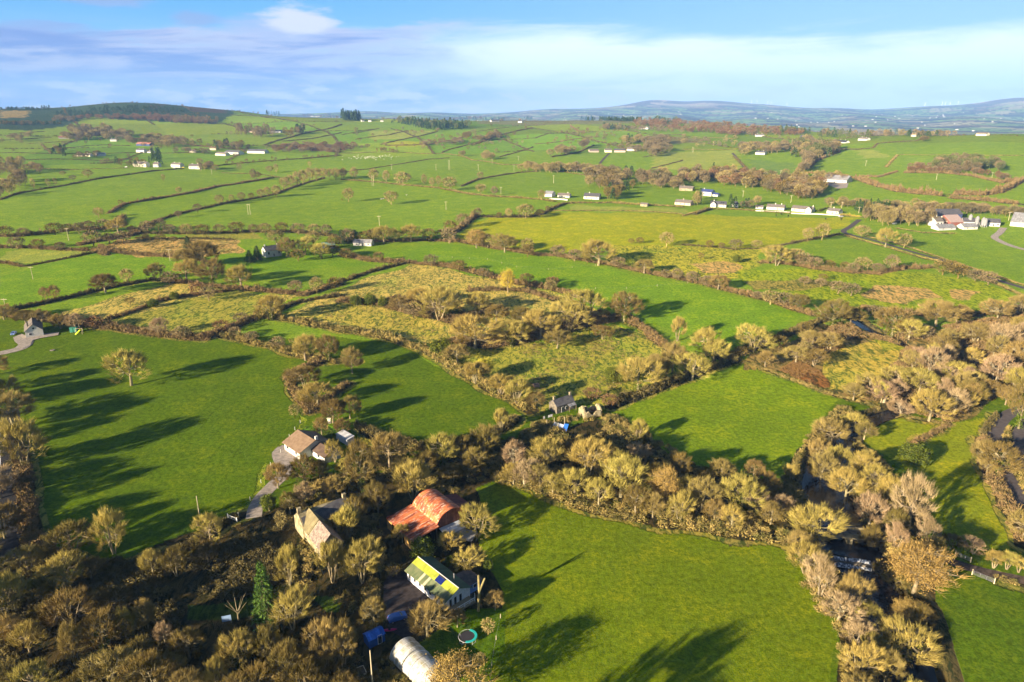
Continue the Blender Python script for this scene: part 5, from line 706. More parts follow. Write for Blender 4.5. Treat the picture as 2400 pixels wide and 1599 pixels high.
for (x, yb, w_, h_, k_, place), p in zip(items, pos):
    m = mpp(p); dep = math.atan2(CH-p[2], math.hypot(p[0], p[1])); wm = w_*m; wm *= 1.12; hm = (h_*m*1.02-.42*wm*math.sin(dep))/math.cos(dep); hm = min(max(hm, wm*.66), wm*2.2)
    if x < -20 and yb > 880: hm *= 1.15
    p[2] = float(zf(p[0], p[1])); TREES.append((w_*h_ if place else 0, x, yb, wm, hm, k_, place, p))
TREES.sort(key=lambda t: -t[0])
bare = [t for t in TREES if t[5] in ('g', 'b', 'p', 'd', 'gi', 'u') and t[6]][:300]; bid = {id(t) for t in bare}
other = [t for t in TREES if t[5] in ('o', 'y', 'i', 's', 'c', 'n') and t[6]]; oid = {id(t) for t in other}
groups = {}
for t in TREES:
    if id(t) in bid or id(t) in oid: groups.setdefault((t[6], t[5]), []).append(t)
    else: FARIT.setdefault({'c': 'c', 's': 'c', 'n': 'n', 'b': 'b', 'l': 'l', 'p': 'l', 'u': 'g', 'gi': 'g'}.get(t[5], t[5]), []).append(t)
NM = dict(c='conifer', s='spruce_tree', n='pine_tree', o='leafy_tree', y='leafy_tree', i='evergreen_tree')
def make_tree(t, label):
    _, x, yb, wm, hm, k_, place, p = t; pr = PR[k_][rw.randrange(len(PR[k_]))]
    rt = empty(NM.get(k_, 'bare_tree'), p, rw.uniform(0, 6.28), label=label, cat='conifer' if k_ in 'cn' else 'tree', group='trees '+place)
    rt.scale = (wm/pr[3], wm/pr[3], hm/pr[4])
    for nm, me in (('trunk', pr[0]), ('crown', pr[1]), ('ivy', pr[2])):
        if me: o = bpy.data.objects.new(nm, me); COL.objects.link(o); o.parent = rt
for (place, k_), L_ in groups.items():
    rows = [('', L_)] if len(L_) <= 6 else None
    if rows is None:
        ys_ = sorted(t[2] for t in L_); a, b = ys_[len(L_)//3], ys_[2*len(L_)//3]
        rows = [('back ', [t for t in L_ if t[2] < a]), ('middle ', [t for t in L_ if a <= t[2] < b]), ('front ', [t for t in L_ if t[2] >= b])]
    for rn, R_ in rows:
        R_.sort(key=lambda t: t[1])
        for i, t in enumerate(R_):
            if len(L_) == 1: lab = f"{KN[k_]} {place}"
            elif rn: lab = f"{KN[k_]} {place}, {ORD[i]} from left, {rn.strip()} rank"
            else: lab = f"{KN[k_]} {place}, {ORD[i]} from left"
            make_tree(t, lab)
# hedge lines of the far patchwork, matching the field cells
hp2 = []; ca, sa = math.cos(.4), math.sin(.4); r = np.random.default_rng(21)
def cell_pts(kind):
    rng_u = np.arange(-4000, 5000, 5.); out_ = []
    for i in range(-24, 30):
        if kind == 0: Wv = rng_u; Uv = 190*i-90*np.sin(Wv/400); key = np.floor(Wv/330)*7+i*13
        else: Uv = rng_u; Wv = 330*i-60*np.sin(Uv/300); key = np.floor(Uv/190)*11+i*29
        x_ = Uv*ca-Wv*sa; y_ = Uv*sa+Wv*ca; r_ = np.hypot(x_, y_); a_ = np.abs(np.arctan2(x_, y_))
        keep = (np.modf(np.abs(np.sin(key*12.9)*43758.5))[0] > .38) & (r_ > 1350) & (r_ < 3500) & (a_ < .78) & (y_ > 0); out_.append(np.column_stack([x_[keep], y_[keep]]))
    return np.concatenate(out_)
hp2 = np.concatenate([cell_pts(0), cell_pts(1)]); hp2 += r.normal(size=hp2.shape)*1.2; zz_ = zf(hp2[:, 0], hp2[:, 1]); hp3 = np.column_stack([hp2, zz_-.2]); nb_ = len(hp3)
V, Fc = bake([(BT[30][r.integers(5)], p, 2.6*u_, 2.6*u_, 2.3*u_*v_, r.uniform(0, 6.3)) for p, u_, v_ in zip(hp3, r.uniform(.7, 1.3, nb_), r.uniform(.6, 1.3, nb_))])
tag(mk('far_hedge_network', V, Fc, M_hedge['d']), 'fine mesh of dark hedges over the farthest green fields', 'hedges', kind='stuff')
sel = r.choice(nb_, 420, replace=False); FARIT.setdefault('d', []); FARIT['b'] += [(0, 0, 0, r.uniform(5, 11), r.uniform(5, 10), 'b', None, hp3[i]) for i in sel[:280]]; FARIT['d'] += [(0, 0, 0, r.uniform(5, 11), r.uniform(4, 9), 'd', None, hp3[i]) for i in sel[280:]]
# the bright spruce in the lower left wood
t_ = P([(615, 1428)])[0]; m = mpp(t_); make_tree((0, 615, 1428, 62*m, (136*m-.2*62*m*.62)/.78, 's', 'in the shaded wood at lower left', t_), 'tall bright green spruce standing among bare trees at lower left')
M_far_g = veg('far_twigs', (.30, .235, .09), (.19, .16, .06), .05, 0); M_far_b = veg('far_brown', (.22, .165, .085), (.13, .11, .055), .05, 0)
FN = dict(g=('distant golden bare trees along far hedges and woods', M_far_g, 'g'), b=('distant brown bare trees of the far woods', M_far_b, 'g'), l=('far reddish larch plantations', M_tw['l'], 'g'), d=('far dark leafless thickets', M_tw['d'], 'g'), c=('far dark conifer plantations on the ridge', M_tw['c'], 'c'), n=('far clumps of pine', M_tw['n'], 'g'))
for k_, L_ in FARIT.items():
    lab, mt, tp = FN[k_]; r = np.random.default_rng(9)
    V, Fc = bake([((HIT if t[3]/mpp(t[7]) > 17 else LOWT)[tp][r.integers(4)], t[7], t[3], t[3], t[4], r.uniform(0, 6.3)) for t in L_]); tag(mk('distant_trees', V, Fc, mt), lab, 'distant trees', kind='stuff')
# tall lone trees just below the picture whose long shadows fall into the big field
for (X_, Y_, wm, hm) in ((-6, 73, 16, 19),):
    t_ = np.array([X_, Y_, float(zf(X_, Y_))]); make_tree((0, 0, 0, wm, hm, 'g', 'just below the polytunnel', t_), 'tall bare tree below the polytunnel whose shadow crosses the centre field')
# ------------------------------------------------------------ scrub
SCR = [('bramble_scrub', 'shaded bramble scrub under the lower left wood', 'd', [(0, 1290), (300, 1300), (440, 1280), (640, 1200), (660, 1330), (560, 1370), (400, 1380), (420, 1500), (640, 1480), (800, 1440), (880, 1600), (0, 1600)], 1500, (.8, 2.0), (.6, 1.8)),
 ('bramble_scrub', 'rough brambles around the stone farmhouse and barn', 'v', [(640, 1200), (700, 1110), (800, 1060), (1000, 1010), (1160, 1000), (1150, 1100), (1060, 1130), (880, 1130), (870, 1200), (880, 1290), (860, 1400), (780, 1400), (720, 1370), (640, 1330)], 900, (.7, 1.7), (.5, 1.6)),
 ('bramble_scrub', 'golden bramble undergrowth of the triangular copse', 'v', [(1160, 1100), (1170, 1010), (1260, 960), (1400, 950), (1480, 990), (1600, 1070), (1780, 1120), (1840, 1235), (1640, 1210), (1400, 1170)], 1100, (.8, 2.), (.6, 1.9)),
 ('riverbank_scrub', 'golden brown scrub along the river banks', 'v', [(1840, 1240), (1790, 1130), (1860, 1000), (1930, 935), (2000, 960), (1970, 1010), (2060, 1090), (2130, 1190), (2150, 1300), (2110, 1450), (2150, 1600), (1940, 1600), (1920, 1450), (1850, 1340)], 1300, (.8, 2.), (.6, 2.)),
 ('wet_scrub', 'brown scrub between the trees of the right wood', 'b', [(1830, 800), (1920, 745), (2100, 765), (2353, 715), (2353, 900), (2290, 915), (2180, 968), (2000, 925), (1960, 895), (2050, 850), (2090, 795), (1990, 775), (1900, 810), (1850, 840)], 1500, (1., 2.4), (.8, 2.4)),
 ('bracken', 'rust brown bracken patch in the right rough field', 't', [(1790, 850), (1830, 828), (1885, 855), (1905, 888), (1860, 885)], 420, (.5, 1.2), (.4, .9)),
 ('bracken', 'rust brown bracken at the right wood edge', 't', [(2215, 745), (2300, 730), (2310, 755), (2230, 775)], 160, (.6, 1.5), (.5, 1.4)),
 ('gorse_and_thorn', 'dark thorn scrub in the central enclosure', 'b', [(1040, 780), (1200, 765), (1380, 715), (1500, 760), (1430, 735), (1250, 770), (1120, 800)], 420, (1., 2.), (1., 2.2)),
 ('gorse_and_thorn', 'brown thorn scrub in the middle of the rough fields', 'b', [(800, 690), (900, 680), (1000, 690), (1130, 700), (1120, 735), (1030, 745), (880, 705)], 420, (.8, 1.8), (.8, 2.)),
 ('rush_tussocks', 'tan rushes in the wet strip on the left', 'v', [(260, 552), (400, 546), (540, 549), (555, 578), (420, 592), (330, 588), (255, 572)], 240, (.7, 1.6), (.4, 1.1)),
 ('garden_shrubs', 'leafy green ground cover behind the brown roofed bungalow', 'i', [(650, 1020), (690, 985), (730, 972), (765, 990), (775, 1012), (720, 1004)], 420, (.4, .9), (.2, .5)),
 ('garden_weeds', 'straw and green weeds beside the polytunnel', 'v', [(880, 1510), (905, 1515), (960, 1600), (880, 1600), (868, 1550)], 320, (.3, .8), (.3, .8)),
 ('tussock_grass', 'straw tussocks in the central rough field', 'v', [(1140, 880), (1200, 795), (1420, 750), (1500, 790), (1440, 880), (1380, 905), (1240, 915)], 1500, (.35, .8), (.18, .45)),
 ('tussock_grass', 'pale tussocks in the upper rough fields', 'v', [(680, 720), (820, 660), (950, 612), (1230, 670), (1040, 775), (960, 782)], 1500, (.4, .9), (.18, .42))]
HOLES = [(1262, 915, 70), (1292, 930, 46), (1352, 946, 40), (975, 1190, 100), (1020, 1345, 92), (700, 1205, 70), (860, 1460, 36), (912, 1418, 26), (945, 1520, 60), (1265, 965, 40), (690, 1035, 40), (905, 1440, 30), (930, 1350, 44), (855, 1230, 30), (795, 1000, 22)]
hp = P([(h[0], h[1]) for h in HOLES]); hr = [h[2]*mpp(p)*.75 for h, p in zip(HOLES, hp)]
for sn, (nm, lab, kd, poly, n, rr_, hh) in enumerate(SCR):
    r = np.random.default_rng(300+sn); pw = P(poly)[:, :2]; (x0, y0), (x1, y1) = pw.min(0), pw.max(0); q_ = r.uniform((x0, y0), (x1, y1), (n*7, 2)); q_ = q_[inpoly(q_[:, 0], q_[:, 1], [tuple(t) for t in pw])]
    cl = np.sin(q_[:, 0]/5.1)*np.sin(q_[:, 1]/6.3)+.4*r.normal(size=len(q_)); q_ = q_[np.argsort(-cl)][:int(n*1.6)]; q_ = q_[r.permutation(len(q_))][:n]
    ok = np.ones(len(q_), bool)
    for c_, rad in zip(hp, hr): ok &= np.hypot(q_[:, 0]-c_[0], q_[:, 1]-c_[1]) > rad*.5
    dr = segd(q_[:, 0], q_[:, 1], RIVW); wd_ = np.interp(np.hypot(q_[:, 0], q_[:, 1]), [130, 212, 226, 238, 400], [7.5, 6.5, 4., 2., 2.]); ok &= dr > wd_
    q_ = q_[ok]; p3 = np.column_stack([q_, zf(q_[:, 0], q_[:, 1])-.1])
    V, Fc = bake(bush_items(p3, r.uniform(*rr_, len(q_)), r.uniform(*hh, len(q_)), r)); tag(mk(nm, V, Fc, M_hedge[kd]), lab, 'undergrowth', kind='stuff')
# INCLUDE-OBJECTS
# ------------------------------------------------------------ buildings
def paint(name, c, var=.18, sc=1.2, rough=.8, bump=0.): return mottled(name, tuple(t*(1-var) for t in c), c, sc, rough, .2, bump=bump, bscale=5.)
M_white = paint('white_render', (.58, .57, .53)); M_cream = paint('cream_render', (.72, .66, .50)); M_pinkw = paint('pale_brick', (.52, .40, .34)); M_greyw = paint('grey_render', (.50, .50, .52))
M_stone = mottled('rubble_stone', (.17, .145, .085), (.36, .31, .20), .9, .95, .1, bump=.5, bscale=4.); M_dstone = mottled('dark_stone', (.10, .09, .075), (.19, .165, .13), 1.4, .95, .1, bump=.5, bscale=4.)
M_glass = mat('window_glass', (.02, .025, .035), rough=.12, spec=.6); M_frame = mat('white_frame', (.75, .75, .74)); M_dark = mat('dark_paint', (.03, .03, .035)); M_wood = paint('weathered_wood', (.30, .23, .14)); M_pole = paint('pole_wood', (.52, .44, .30), .2)
def sheet(name, c1, c2, seam=.9, axis=0, c3=None, sc=.8):
    def fn(n, b):
        g = n.n('ShaderNodeTexCoord').outputs['Object']; st = (1., .28, 1.) if axis == 0 else (.28, 1., 1.)
        v = n.n('ShaderNodeVectorMath', operation='MULTIPLY', i_0=g, i_1=st).outputs[0]; a = n.noise(v, sc, 5, .65, .3); d = n.noise(v, sc*3.5, 4, .7)
        c = n.mix(n.ss(a, .40, .60), (*c1, 1), (*c2, 1)); c = n.mix(n.m('MULTIPLY', n.ss(d, .52, .66), .6 if c3 else .25), c, (*(c3 or tuple(min(1, t*1.6) for t in c2)), 1))
        s = n.n('ShaderNodeSeparateXYZ', i_0=g); x = s.outputs[axis]; rib = n.m('FRACT', n.m('MULTIPLY', x, 1/seam)); ln = n.m('LESS_THAN', rib, .06)
        blk = n.n('ShaderNodeTexWhiteNoise', noise_dimensions='2D', i_Vector=n.n('ShaderNodeCombineXYZ', i_0=n.m('FLOOR', n.m('MULTIPLY', x, 1/seam)), i_1=n.m('FLOOR', n.m('MULTIPLY', s.outputs[1-axis], .42)), i_2=0.))
        c = n.mix(.8, c, n.mix(1., c, n.n('ShaderNodeCombineColor', i_0=n.m('ADD', .72, n.m('MULTIPLY', blk, .5)), i_1=n.m('ADD', .7, n.m('MULTIPLY', blk, .5)), i_2=n.m('ADD', .7, n.m('MULTIPLY', blk, .5))).outputs[0], 'MULTIPLY'))
        c = n.mix(n.m('MULTIPLY', ln, .4), c, (*(c3 or tuple(t*.5 for t in c1)), 1)); n.put(b.inputs['Base Color'], c)
        wv = n.m('SINE', n.m('MULTIPLY', x, 26.)); n.put(b.inputs['Normal'], n.n('ShaderNodeBump', i_Strength=.35, i_Distance=.04, i_Height=wv))
    return mat(name, rough=.7, spec=.25, fn=fn)
M_rust = sheet('rusty_iron', (.20, .045, .02), (.58, .15, .045), .9, 0, (.80, .62, .50), .55); M_rustd = sheet('dark_red_iron', (.13, .03, .025), (.18, .045, .035), .9, 0)
M_slate = mottled('slate', (.055, .055, .07), (.10, .098, .105), .8, .7, .3, bump=.2); M_brown = mottled('brown_tiles', (.17, .115, .075), (.23, .16, .105), .8, .8, bump=.2); M_grey = mottled('grey_tiles', (.115, .10, .09), (.165, .145, .13), .8, .8)
M_blue = sheet('blue_sheet', (.03, .12, .50), (.05, .18, .62), .5); M_cgrey = sheet('grey_sheet', (.17, .175, .19), (.24, .245, .26), .6); M_red = sheet('faded_red_sheet', (.26, .11, .085), (.34, .17, .13), .8)
RM = dict(slate=M_slate, brown=M_brown, grey=M_grey, cgrey=M_cgrey, red=M_red, navy=mottled('navy_tiles', (.03, .04, .12), (.05, .07, .20), 1., .6), rust=M_rust, dgreen=paint('green_tin', (.12, .20, .17)), pink=paint('pink_tin', (.36, .27, .25)), black=M_dark)
WM = dict(white=M_white, cream=M_cream, pink=M_pinkw, grey=M_greyw, stone=M_stone, dstone=M_dstone, red=paint('red_wall', (.26, .10, .08)), navy=paint('navy_wall', (.05, .07, .16)))
def window(parent, x, z, w_, h_, y=0., face=-1, name='window', along='x'):
    t = .05*face
    mb = MB(); gl = MB()
    if along == 'x':
        mb.box(x-w_/2, x+w_/2, min(y, y+t), max(y, y+t), z, z+h_); gl.box(x-w_/2+.08, x+w_/2-.08, min(y+t, y+t*1.5), max(y+t, y+t*1.5), z+.08, z+h_-.08)
    else:
        mb.box(min(y, y+t), max(y, y+t), x-w_/2, x+w_/2, z, z+h_); gl.box(min(y+t, y+t*1.5), max(y+t, y+t*1.5), x-w_/2+.08, x+w_/2-.08, z+.08, z+h_-.08)
    f = mb.build(name, M_frame, parent); gl.build('pane' if name == 'window' else 'panel', M_glass, f)
def frame_ab(A, B, name, label, cat, group=None, dz=0.):
    A = np.array(A[:2], float); B = np.array(B[:2], float); L_ = float(np.linalg.norm(B-A)); a = math.atan2(*(B-A)[::-1]); c0 = (A+B)/2
    z = float(zraw(*c0)); return empty(name, (c0[0], c0[1], z+dz), a, label=label, cat=cat, group=group), L_
def gable(root, L_, D_, wh, rh, wm, rm, x0=None, y0=0., ov=.3, th=.14, chim=(), wins=(), door=None, backwins=(), nm='wall', low=-.8, cm=None):
    x0 = -L_/2 if x0 is None else x0; x1 = x0+L_; ym = y0+D_/2
    wl = MB().prism([(y0, low), (y0+D_, low), (y0+D_, wh), (ym, wh+rh-.03), (y0, wh)], x0, x1).build(nm, wm, root)
    k = rh/(D_/2); r = MB(); yo0, yo1 = y0-ov, y0+D_+ov; zz = wh-ov*k+th
    r.slab((x0-ov, yo0, zz), (x1+ov, yo0, zz), (x1+ov, ym, wh+rh+th), (x0-ov, ym, wh+rh+th), th); r.slab((x0-ov, ym, wh+rh+th), (x1+ov, ym, wh+rh+th), (x1+ov, yo1, zz), (x0-ov, yo1, zz), th)
    rf = r.build('roof', rm, root)
    for cx in chim: MB().box(cx-.35, cx+.35, ym-.3, ym+.3, wh+rh-.7, wh+rh+1.0).box(cx-.42, cx+.42, ym-.37, ym+.37, wh+rh+1.0, wh+rh+1.12).build('chimney', cm or wm, rf)
    for (wx, wz, ww, hh) in wins: window(root, wx, wz, ww, hh, y0)
    if door is not None: window(root, door, .05, .95, 2.05, y0, name='door')
    return rf
def house(label, A, B, D_, wh, rh, wm='white', rm='slate', chim=(.3,), nwin=3, group=None, cat='house', name='house', extra=None, dz=0.):
    pa, pb = P([A, B]); root, L_ = frame_ab(pa, pb, name, label, cat, group, dz); root.location.z = float(min(zraw(pa[0], pa[1]), zraw(pb[0], pb[1])))+.1
    wh *= .86; rh = max(rh, D_*.3)
    wins = [(-L_/2+L_*(i+.5)/nwin+(.0 if i else .2), wh*.36, min(1.4, L_/nwin*.5), wh*.42) for i in range(nwin)] if nwin else []
    if nwin > 2: d = wins.pop(nwin//2)[0]
    else: d = None
    rf = gable(root, L_, D_, wh, rh, WM[wm], RM[rm], chim=[-L_/2+L_*c_ for c_ in chim], wins=wins, door=d)
    if extra: extra(root, L_)
    return root
ROWG = 'white bungalows along the road'
def porch(dx, w_=3.4, p_=2.2, wh=2.6, rh=1.5, wm=M_white, rm=M_slate):
    def f(root, L_):
        x = dx*L_/2; wl = MB(); V = [(x-w_/2, -p_, -.8), (x+w_/2, -p_, -.8), (x+w_/2, .2, -.8), (x-w_/2, .2, -.8), (x-w_/2, -p_, wh), (x+w_/2, -p_, wh), (x+w_/2, 2., wh), (x-w_/2, 2., wh), (x, -p_, wh+rh), (x, 2.5, wh+rh)]
        wl.add(V, [(0, 1, 5, 8, 4), (1, 2, 6, 5), (3, 0, 4, 7), (2, 3, 7, 9, 6)]).build('porch_gable', wm, root)
        r = MB(); o = .25; r.slab((x-w_/2-o, -p_-o, wh-o*.8+.12), (x, -p_-o, wh+rh+.14), (x, 3., wh+rh+.14), (x-w_/2-o, 3., wh-o*.8+.12), .12); r.slab((x, -p_-o, wh+rh+.14), (x+w_/2+o, -p_-o, wh-o*.8+.12), (x+w_/2+o, 3., wh-o*.8+.12), (x, 3., wh+rh+.14), .12); r.build('porch_roof', rm, root)
        window(root, x, 1., 1.3, 1.2, -p_)
    return f
def skylights(xs, wh, rh, D_):
    def f(root, L_):
        k = rh/(D_/2)
        for x in xs: m_ = MB(); x = x*L_/2; m_.slab((x-.6, D_*.16, wh+k*D_*.16+.20), (x+.6, D_*.16, wh+k*D_*.16+.20), (x+.6, D_*.30, wh+k*D_*.30+.20), (x-.6, D_*.30, wh+k*D_*.30+.20), .06); m_.build('skylight', M_glass, root)
    return f
house('grey roofed bungalow with pink brick front beside the dark hedge', (1550, 470), (1586, 473), 8, 2.9, 2.4, 'pink', 'grey', (.45,), 4, ROWG)
def bx2(root, L_): porch(-.62, 5, 2.6, 3., 2.2)(root, L_); skylights((.35, .6), 3., 2.6, 8)(root, L_)
house('white bungalow with front gable and black skylights on a slate roof', (1632, 475), (1668, 477), 8, 3.0, 2.6, 'white', 'slate', (.2,), 3, ROWG, extra=bx2)
house('two storey house with navy blue solar panelled roof', (1608, 449), (1634, 451), 7, 5., 2.4, 'white', 'navy', (.2,), 4)
house('small garage with navy roof beside the blue roofed house', (1637, 451), (1649, 452), 5, 2.4, 1.2, 'white', 'navy', (), 1, cat='garage', name='garage')
house('small white gabled house hidden between dark garden trees', (1687, 477), (1696, 477), 6, 4, 2, 'white', 'slate', (), 1, ROWG)
house('small white flat outbuilding left of the chimneyed white bungalow', (1736, 480), (1753, 481), 4, 2.6, .4, 'white', 'grey', (), 2, ROWG, cat='outbuilding', name='outbuilding')
house('white bungalow with tan tiled roof and two chimneys', (1761, 481), (1801, 484), 7.5, 3., 2.3, 'white', 'grey', (.45, .8), 4, ROWG)
house('long white bungalow with a gabled right wing', (1818, 485), (1866, 489), 8, 3., 2.3, 'white', 'grey', (.95,), 4, ROWG, extra=porch(.7, 5, 2.4, 3., 2.2, rm=M_grey))
house('white bungalow at the right end of the row beside a clipped hedge', (1899, 490), (1926, 493), 7, 3., 2., 'white', 'grey', (.4,), 3, ROWG)
house('stone gabled house half hidden by trees behind the bungalows', (1560, 438), (1591, 439), 7, 3.4, 2.4, 'stone', 'grey', (.3,), 3)
house('white tin shed with shaded blue end left of the hipped bungalow', (1251, 452), (1268, 453), 9, 3.6, 1., 'white', 'cgrey', (), 0, cat='shed', name='shed')
house('white bungalow with tan roof behind a long white wall', (1281, 453), (1308, 455), 7, 2.8, 2., 'white', 'grey', (.8,), 4)
house('pair of joined white sheds with slate roof, left half has a chimney', (1341, 457), (1376, 459), 10, 3.4, 2.6, 'white', 'slate', (.3,), 3, cat='shed', name='shed')
house('tiny roofless looking stone outhouse beside a power pole', (1471, 474), (1487, 475), 4, 2.6, 1.2, 'stone', 'grey', (), 1, cat='outhouse', name='outhouse')
def wallthing(label, pts, h_, t_, m_, name='garden_wall'):
    pw = P(pts); o0 = pw[0].copy(); root = empty(name, o0, label=label, cat='wall'); mb = MB()
    for a, b in zip(pw[:-1], pw[1:]):
        d = (b-a)[:2]; n_ = np.array((-d[1], d[0]))/np.linalg.norm(d)*t_/2; a0 = a-o0; b0 = b-o0
        mb.add([(a0[0]-n_[0], a0[1]-n_[1], a0[2]-.4), (b0[0]-n_[0], b0[1]-n_[1], b0[2]-.4), (b0[0]+n_[0], b0[1]+n_[1], b0[2]-.4), (a0[0]+n_[0], a0[1]+n_[1], a0[2]-.4), (a0[0]-n_[0], a0[1]-n_[1], a0[2]+h_), (b0[0]-n_[0], b0[1]-n_[1], b0[2]+h_), (b0[0]+n_[0], b0[1]+n_[1], b0[2]+h_), (a0[0]+n_[0], a0[1]+n_[1], a0[2]+h_)], [(0, 3, 2, 1), (4, 5, 6, 7), (0, 1, 5, 4), (1, 2, 6, 5), (2, 3, 7, 6), (3, 0, 4, 7)])
    mb.build('wall_face', m_, root); return root
wallthing('long low white garden wall in front of the tan roofed bungalow', [(1262, 458), (1295, 459.5), (1304, 461)], 1.3, .3, M_white)
wallthing('low white wall in front of the two chimneyed bungalow', [(1736, 485), (1800, 488), (1815, 489)], .9, .3, M_white)
wallthing('pale roadside wall in front of the gabled long bungalow', [(1818, 491), (1880, 493), (1930, 496)], .9, .3, M_cream)
# farm at the right
FG = 'farm buildings at the right'
house('white two storey farmhouse gable with chimney in the right farm', (2149, 522), (2166, 521), 9, 5.4, 3.2, 'white', 'grey', (.5,), 2, FG, name='farmhouse')
house('low cream wing behind the white farmhouse', (2166, 517), (2190, 516), 7, 4., 2., 'cream', 'brown', (.1, .5), 3, FG, name='farmhouse_wing', cat='house')
house('low grey sheeted shed in front of the white farmhouse', (2156, 530), (2196, 528), 8, 2.2, 1., 'grey', 'cgrey', (), 2, FG, 'shed', 'farm_shed')
house('faded red roofed cattle shed between farmhouse and silos', (2183, 519), (2213, 518), 16, 3.4, 2.4, 'red', 'pink', (), 0, FG, 'shed', 'farm_shed')
house('small grey parlour shed below the silos', (2214, 528), (2246, 527), 8, 2.4, .9, 'white', 'cgrey', (), 2, FG, 'shed', 'farm_shed')
house('white shed with slate roof behind the silos', (2213, 518), (2250, 520), 9, 3.8, 2.2, 'white', 'slate', (), 3, FG, 'shed', 'farm_shed')
house('long white milking shed with slate roof at the farm entrance', (2258, 519), (2297, 521), 9, 3.4, 2.2, 'white', 'slate', (), 4, FG, 'shed', 'farm_shed')
house('wide grey roofed open shed behind the farmhouse', (2135, 508), (2170, 506), 14, 4., 2., 'navy', 'slate', (), 0, FG, 'shed', 'farm_shed')
house('long dark sided barn at the back of the farm', (2158, 504), (2210, 503), 12, 5, 1.8, 'navy', 'slate', (), 0, FG, 'barn', 'farm_shed')
house('grey open fronted shed at the left end of the farm', (2055, 500), (2088, 498), 10, 4., 1.2, 'navy', 'cgrey', (), 0, FG, 'shed', 'farm_shed')
house('low shed with pinkish tin roof at the farm left end', (2053, 508), (2080, 506), 9, 2.8, 1.4, 'white', 'pink', (), 2, FG, 'shed', 'farm_shed')
house('big white gabled shed at the right edge', (2320, 519), (2362, 523), 22, 4., 4.4, 'white', 'cgrey', (), 0, FG, 'shed', 'farm_shed')
def arch_mesh(y0, D_, z0, rise, x0, x1, n=18, th=.12):
    R_ = (D_*D_/4+rise*rise)/(2*rise); cz = z0+rise-R_; a0 = math.asin(D_/2/R_); mb = MB(); pts = [(y0+D_/2+R_*math.sin(t), cz+R_*math.cos(t)) for t in np.linspace(-a0, a0, n+1)]; inn = [(y0+D_/2+(R_-th)*math.sin(t), cz+(R_-th)*math.cos(t)) for t in np.linspace(-a0, a0, n+1)]
    return pts, inn
def arch_roof(root, name, y0, D_, z0, rise, x0, x1, m_, n=18, smooth_=True):
    pts, inn = arch_mesh(y0, D_, z0, rise, x0, x1, n); V = [(x, *p) for x in (x0, x1) for p in pts]+[(x, *p) for x in (x0, x1) for p in inn]; k = n+1
    Fc = [(i, k+i, k+i+1, i+1) for i in range(n)]+[(2*k+i, 2*k+i+1, 3*k+i+1, 3*k+i) for i in range(n)]+[(i, i+1, 2*k+i+1, 2*k+i) for i in range(n)]+[(k+i, 3*k+i, 3*k+i+1, k+i+1) for i in range(n)]+[(0, 2*k, 3*k, k), (n, k+n, 3*k+n, 2*k+n)]
    return mk(name, V, Fc, m_, root, smooth_=False)
pa, pb = P([(2108, 507), (2150, 504)]); rt, L_ = frame_ab(pa, pb, 'hay_barn', 'faded red round roofed hay barn at the back of the right farm', 'barn', FG)
arch_roof(rt, 'roof', 0, 10, 4.5, 2.8, -L_/2, L_/2, M_red); pts, _ = arch_mesh(0, 10, 4.5, 2.8, 0, 0); MB().prism([(0, -.5), (10, -.5)]+[(y, z-.14) for y, z in pts[::-1]], L_/2-.2, L_/2-.1).build('end_wall', WM['red'], rt); MB().box(-L_/2, L_/2, 0, .1, -.5, 4.4).build('side_wall', WM['red'], rt)
for i, (x, y, h_) in enumerate([(2227, 517, 9), (2243, 520, 8.5), (2257, 521.5, 8), (2262, 522, 7.4)]):
    p = P([(x, y)])[0]; rt = empty('silo', p, label=f"tall pale grain silo, {ORD[i]} from left between the farm sheds", cat='silo', group='silos'); MB().tube((0, 0, 1.6), (0, 0, h_-1.4), 1.5, 1.5, 16).build('tank', M_cgrey, rt, smooth_=False); MB().tube((0, 0, h_-1.4), (0, 0, h_), 1.5, .3, 16).build('cone_top', M_cgrey, rt)
    MB().tube((0, 0, .4), (0, 0, 1.6), .4, 1.5, 16).build('hopper', M_cgrey, rt); [MB().tube((1.3*math.cos(a), 1.3*math.sin(a), -.4), (1.3*math.cos(a), 1.3*math.sin(a), 1.8), .08, .08, 5).build('leg', M_frame, rt) for a in (0.8, 2.4, 3.9, 5.5)]
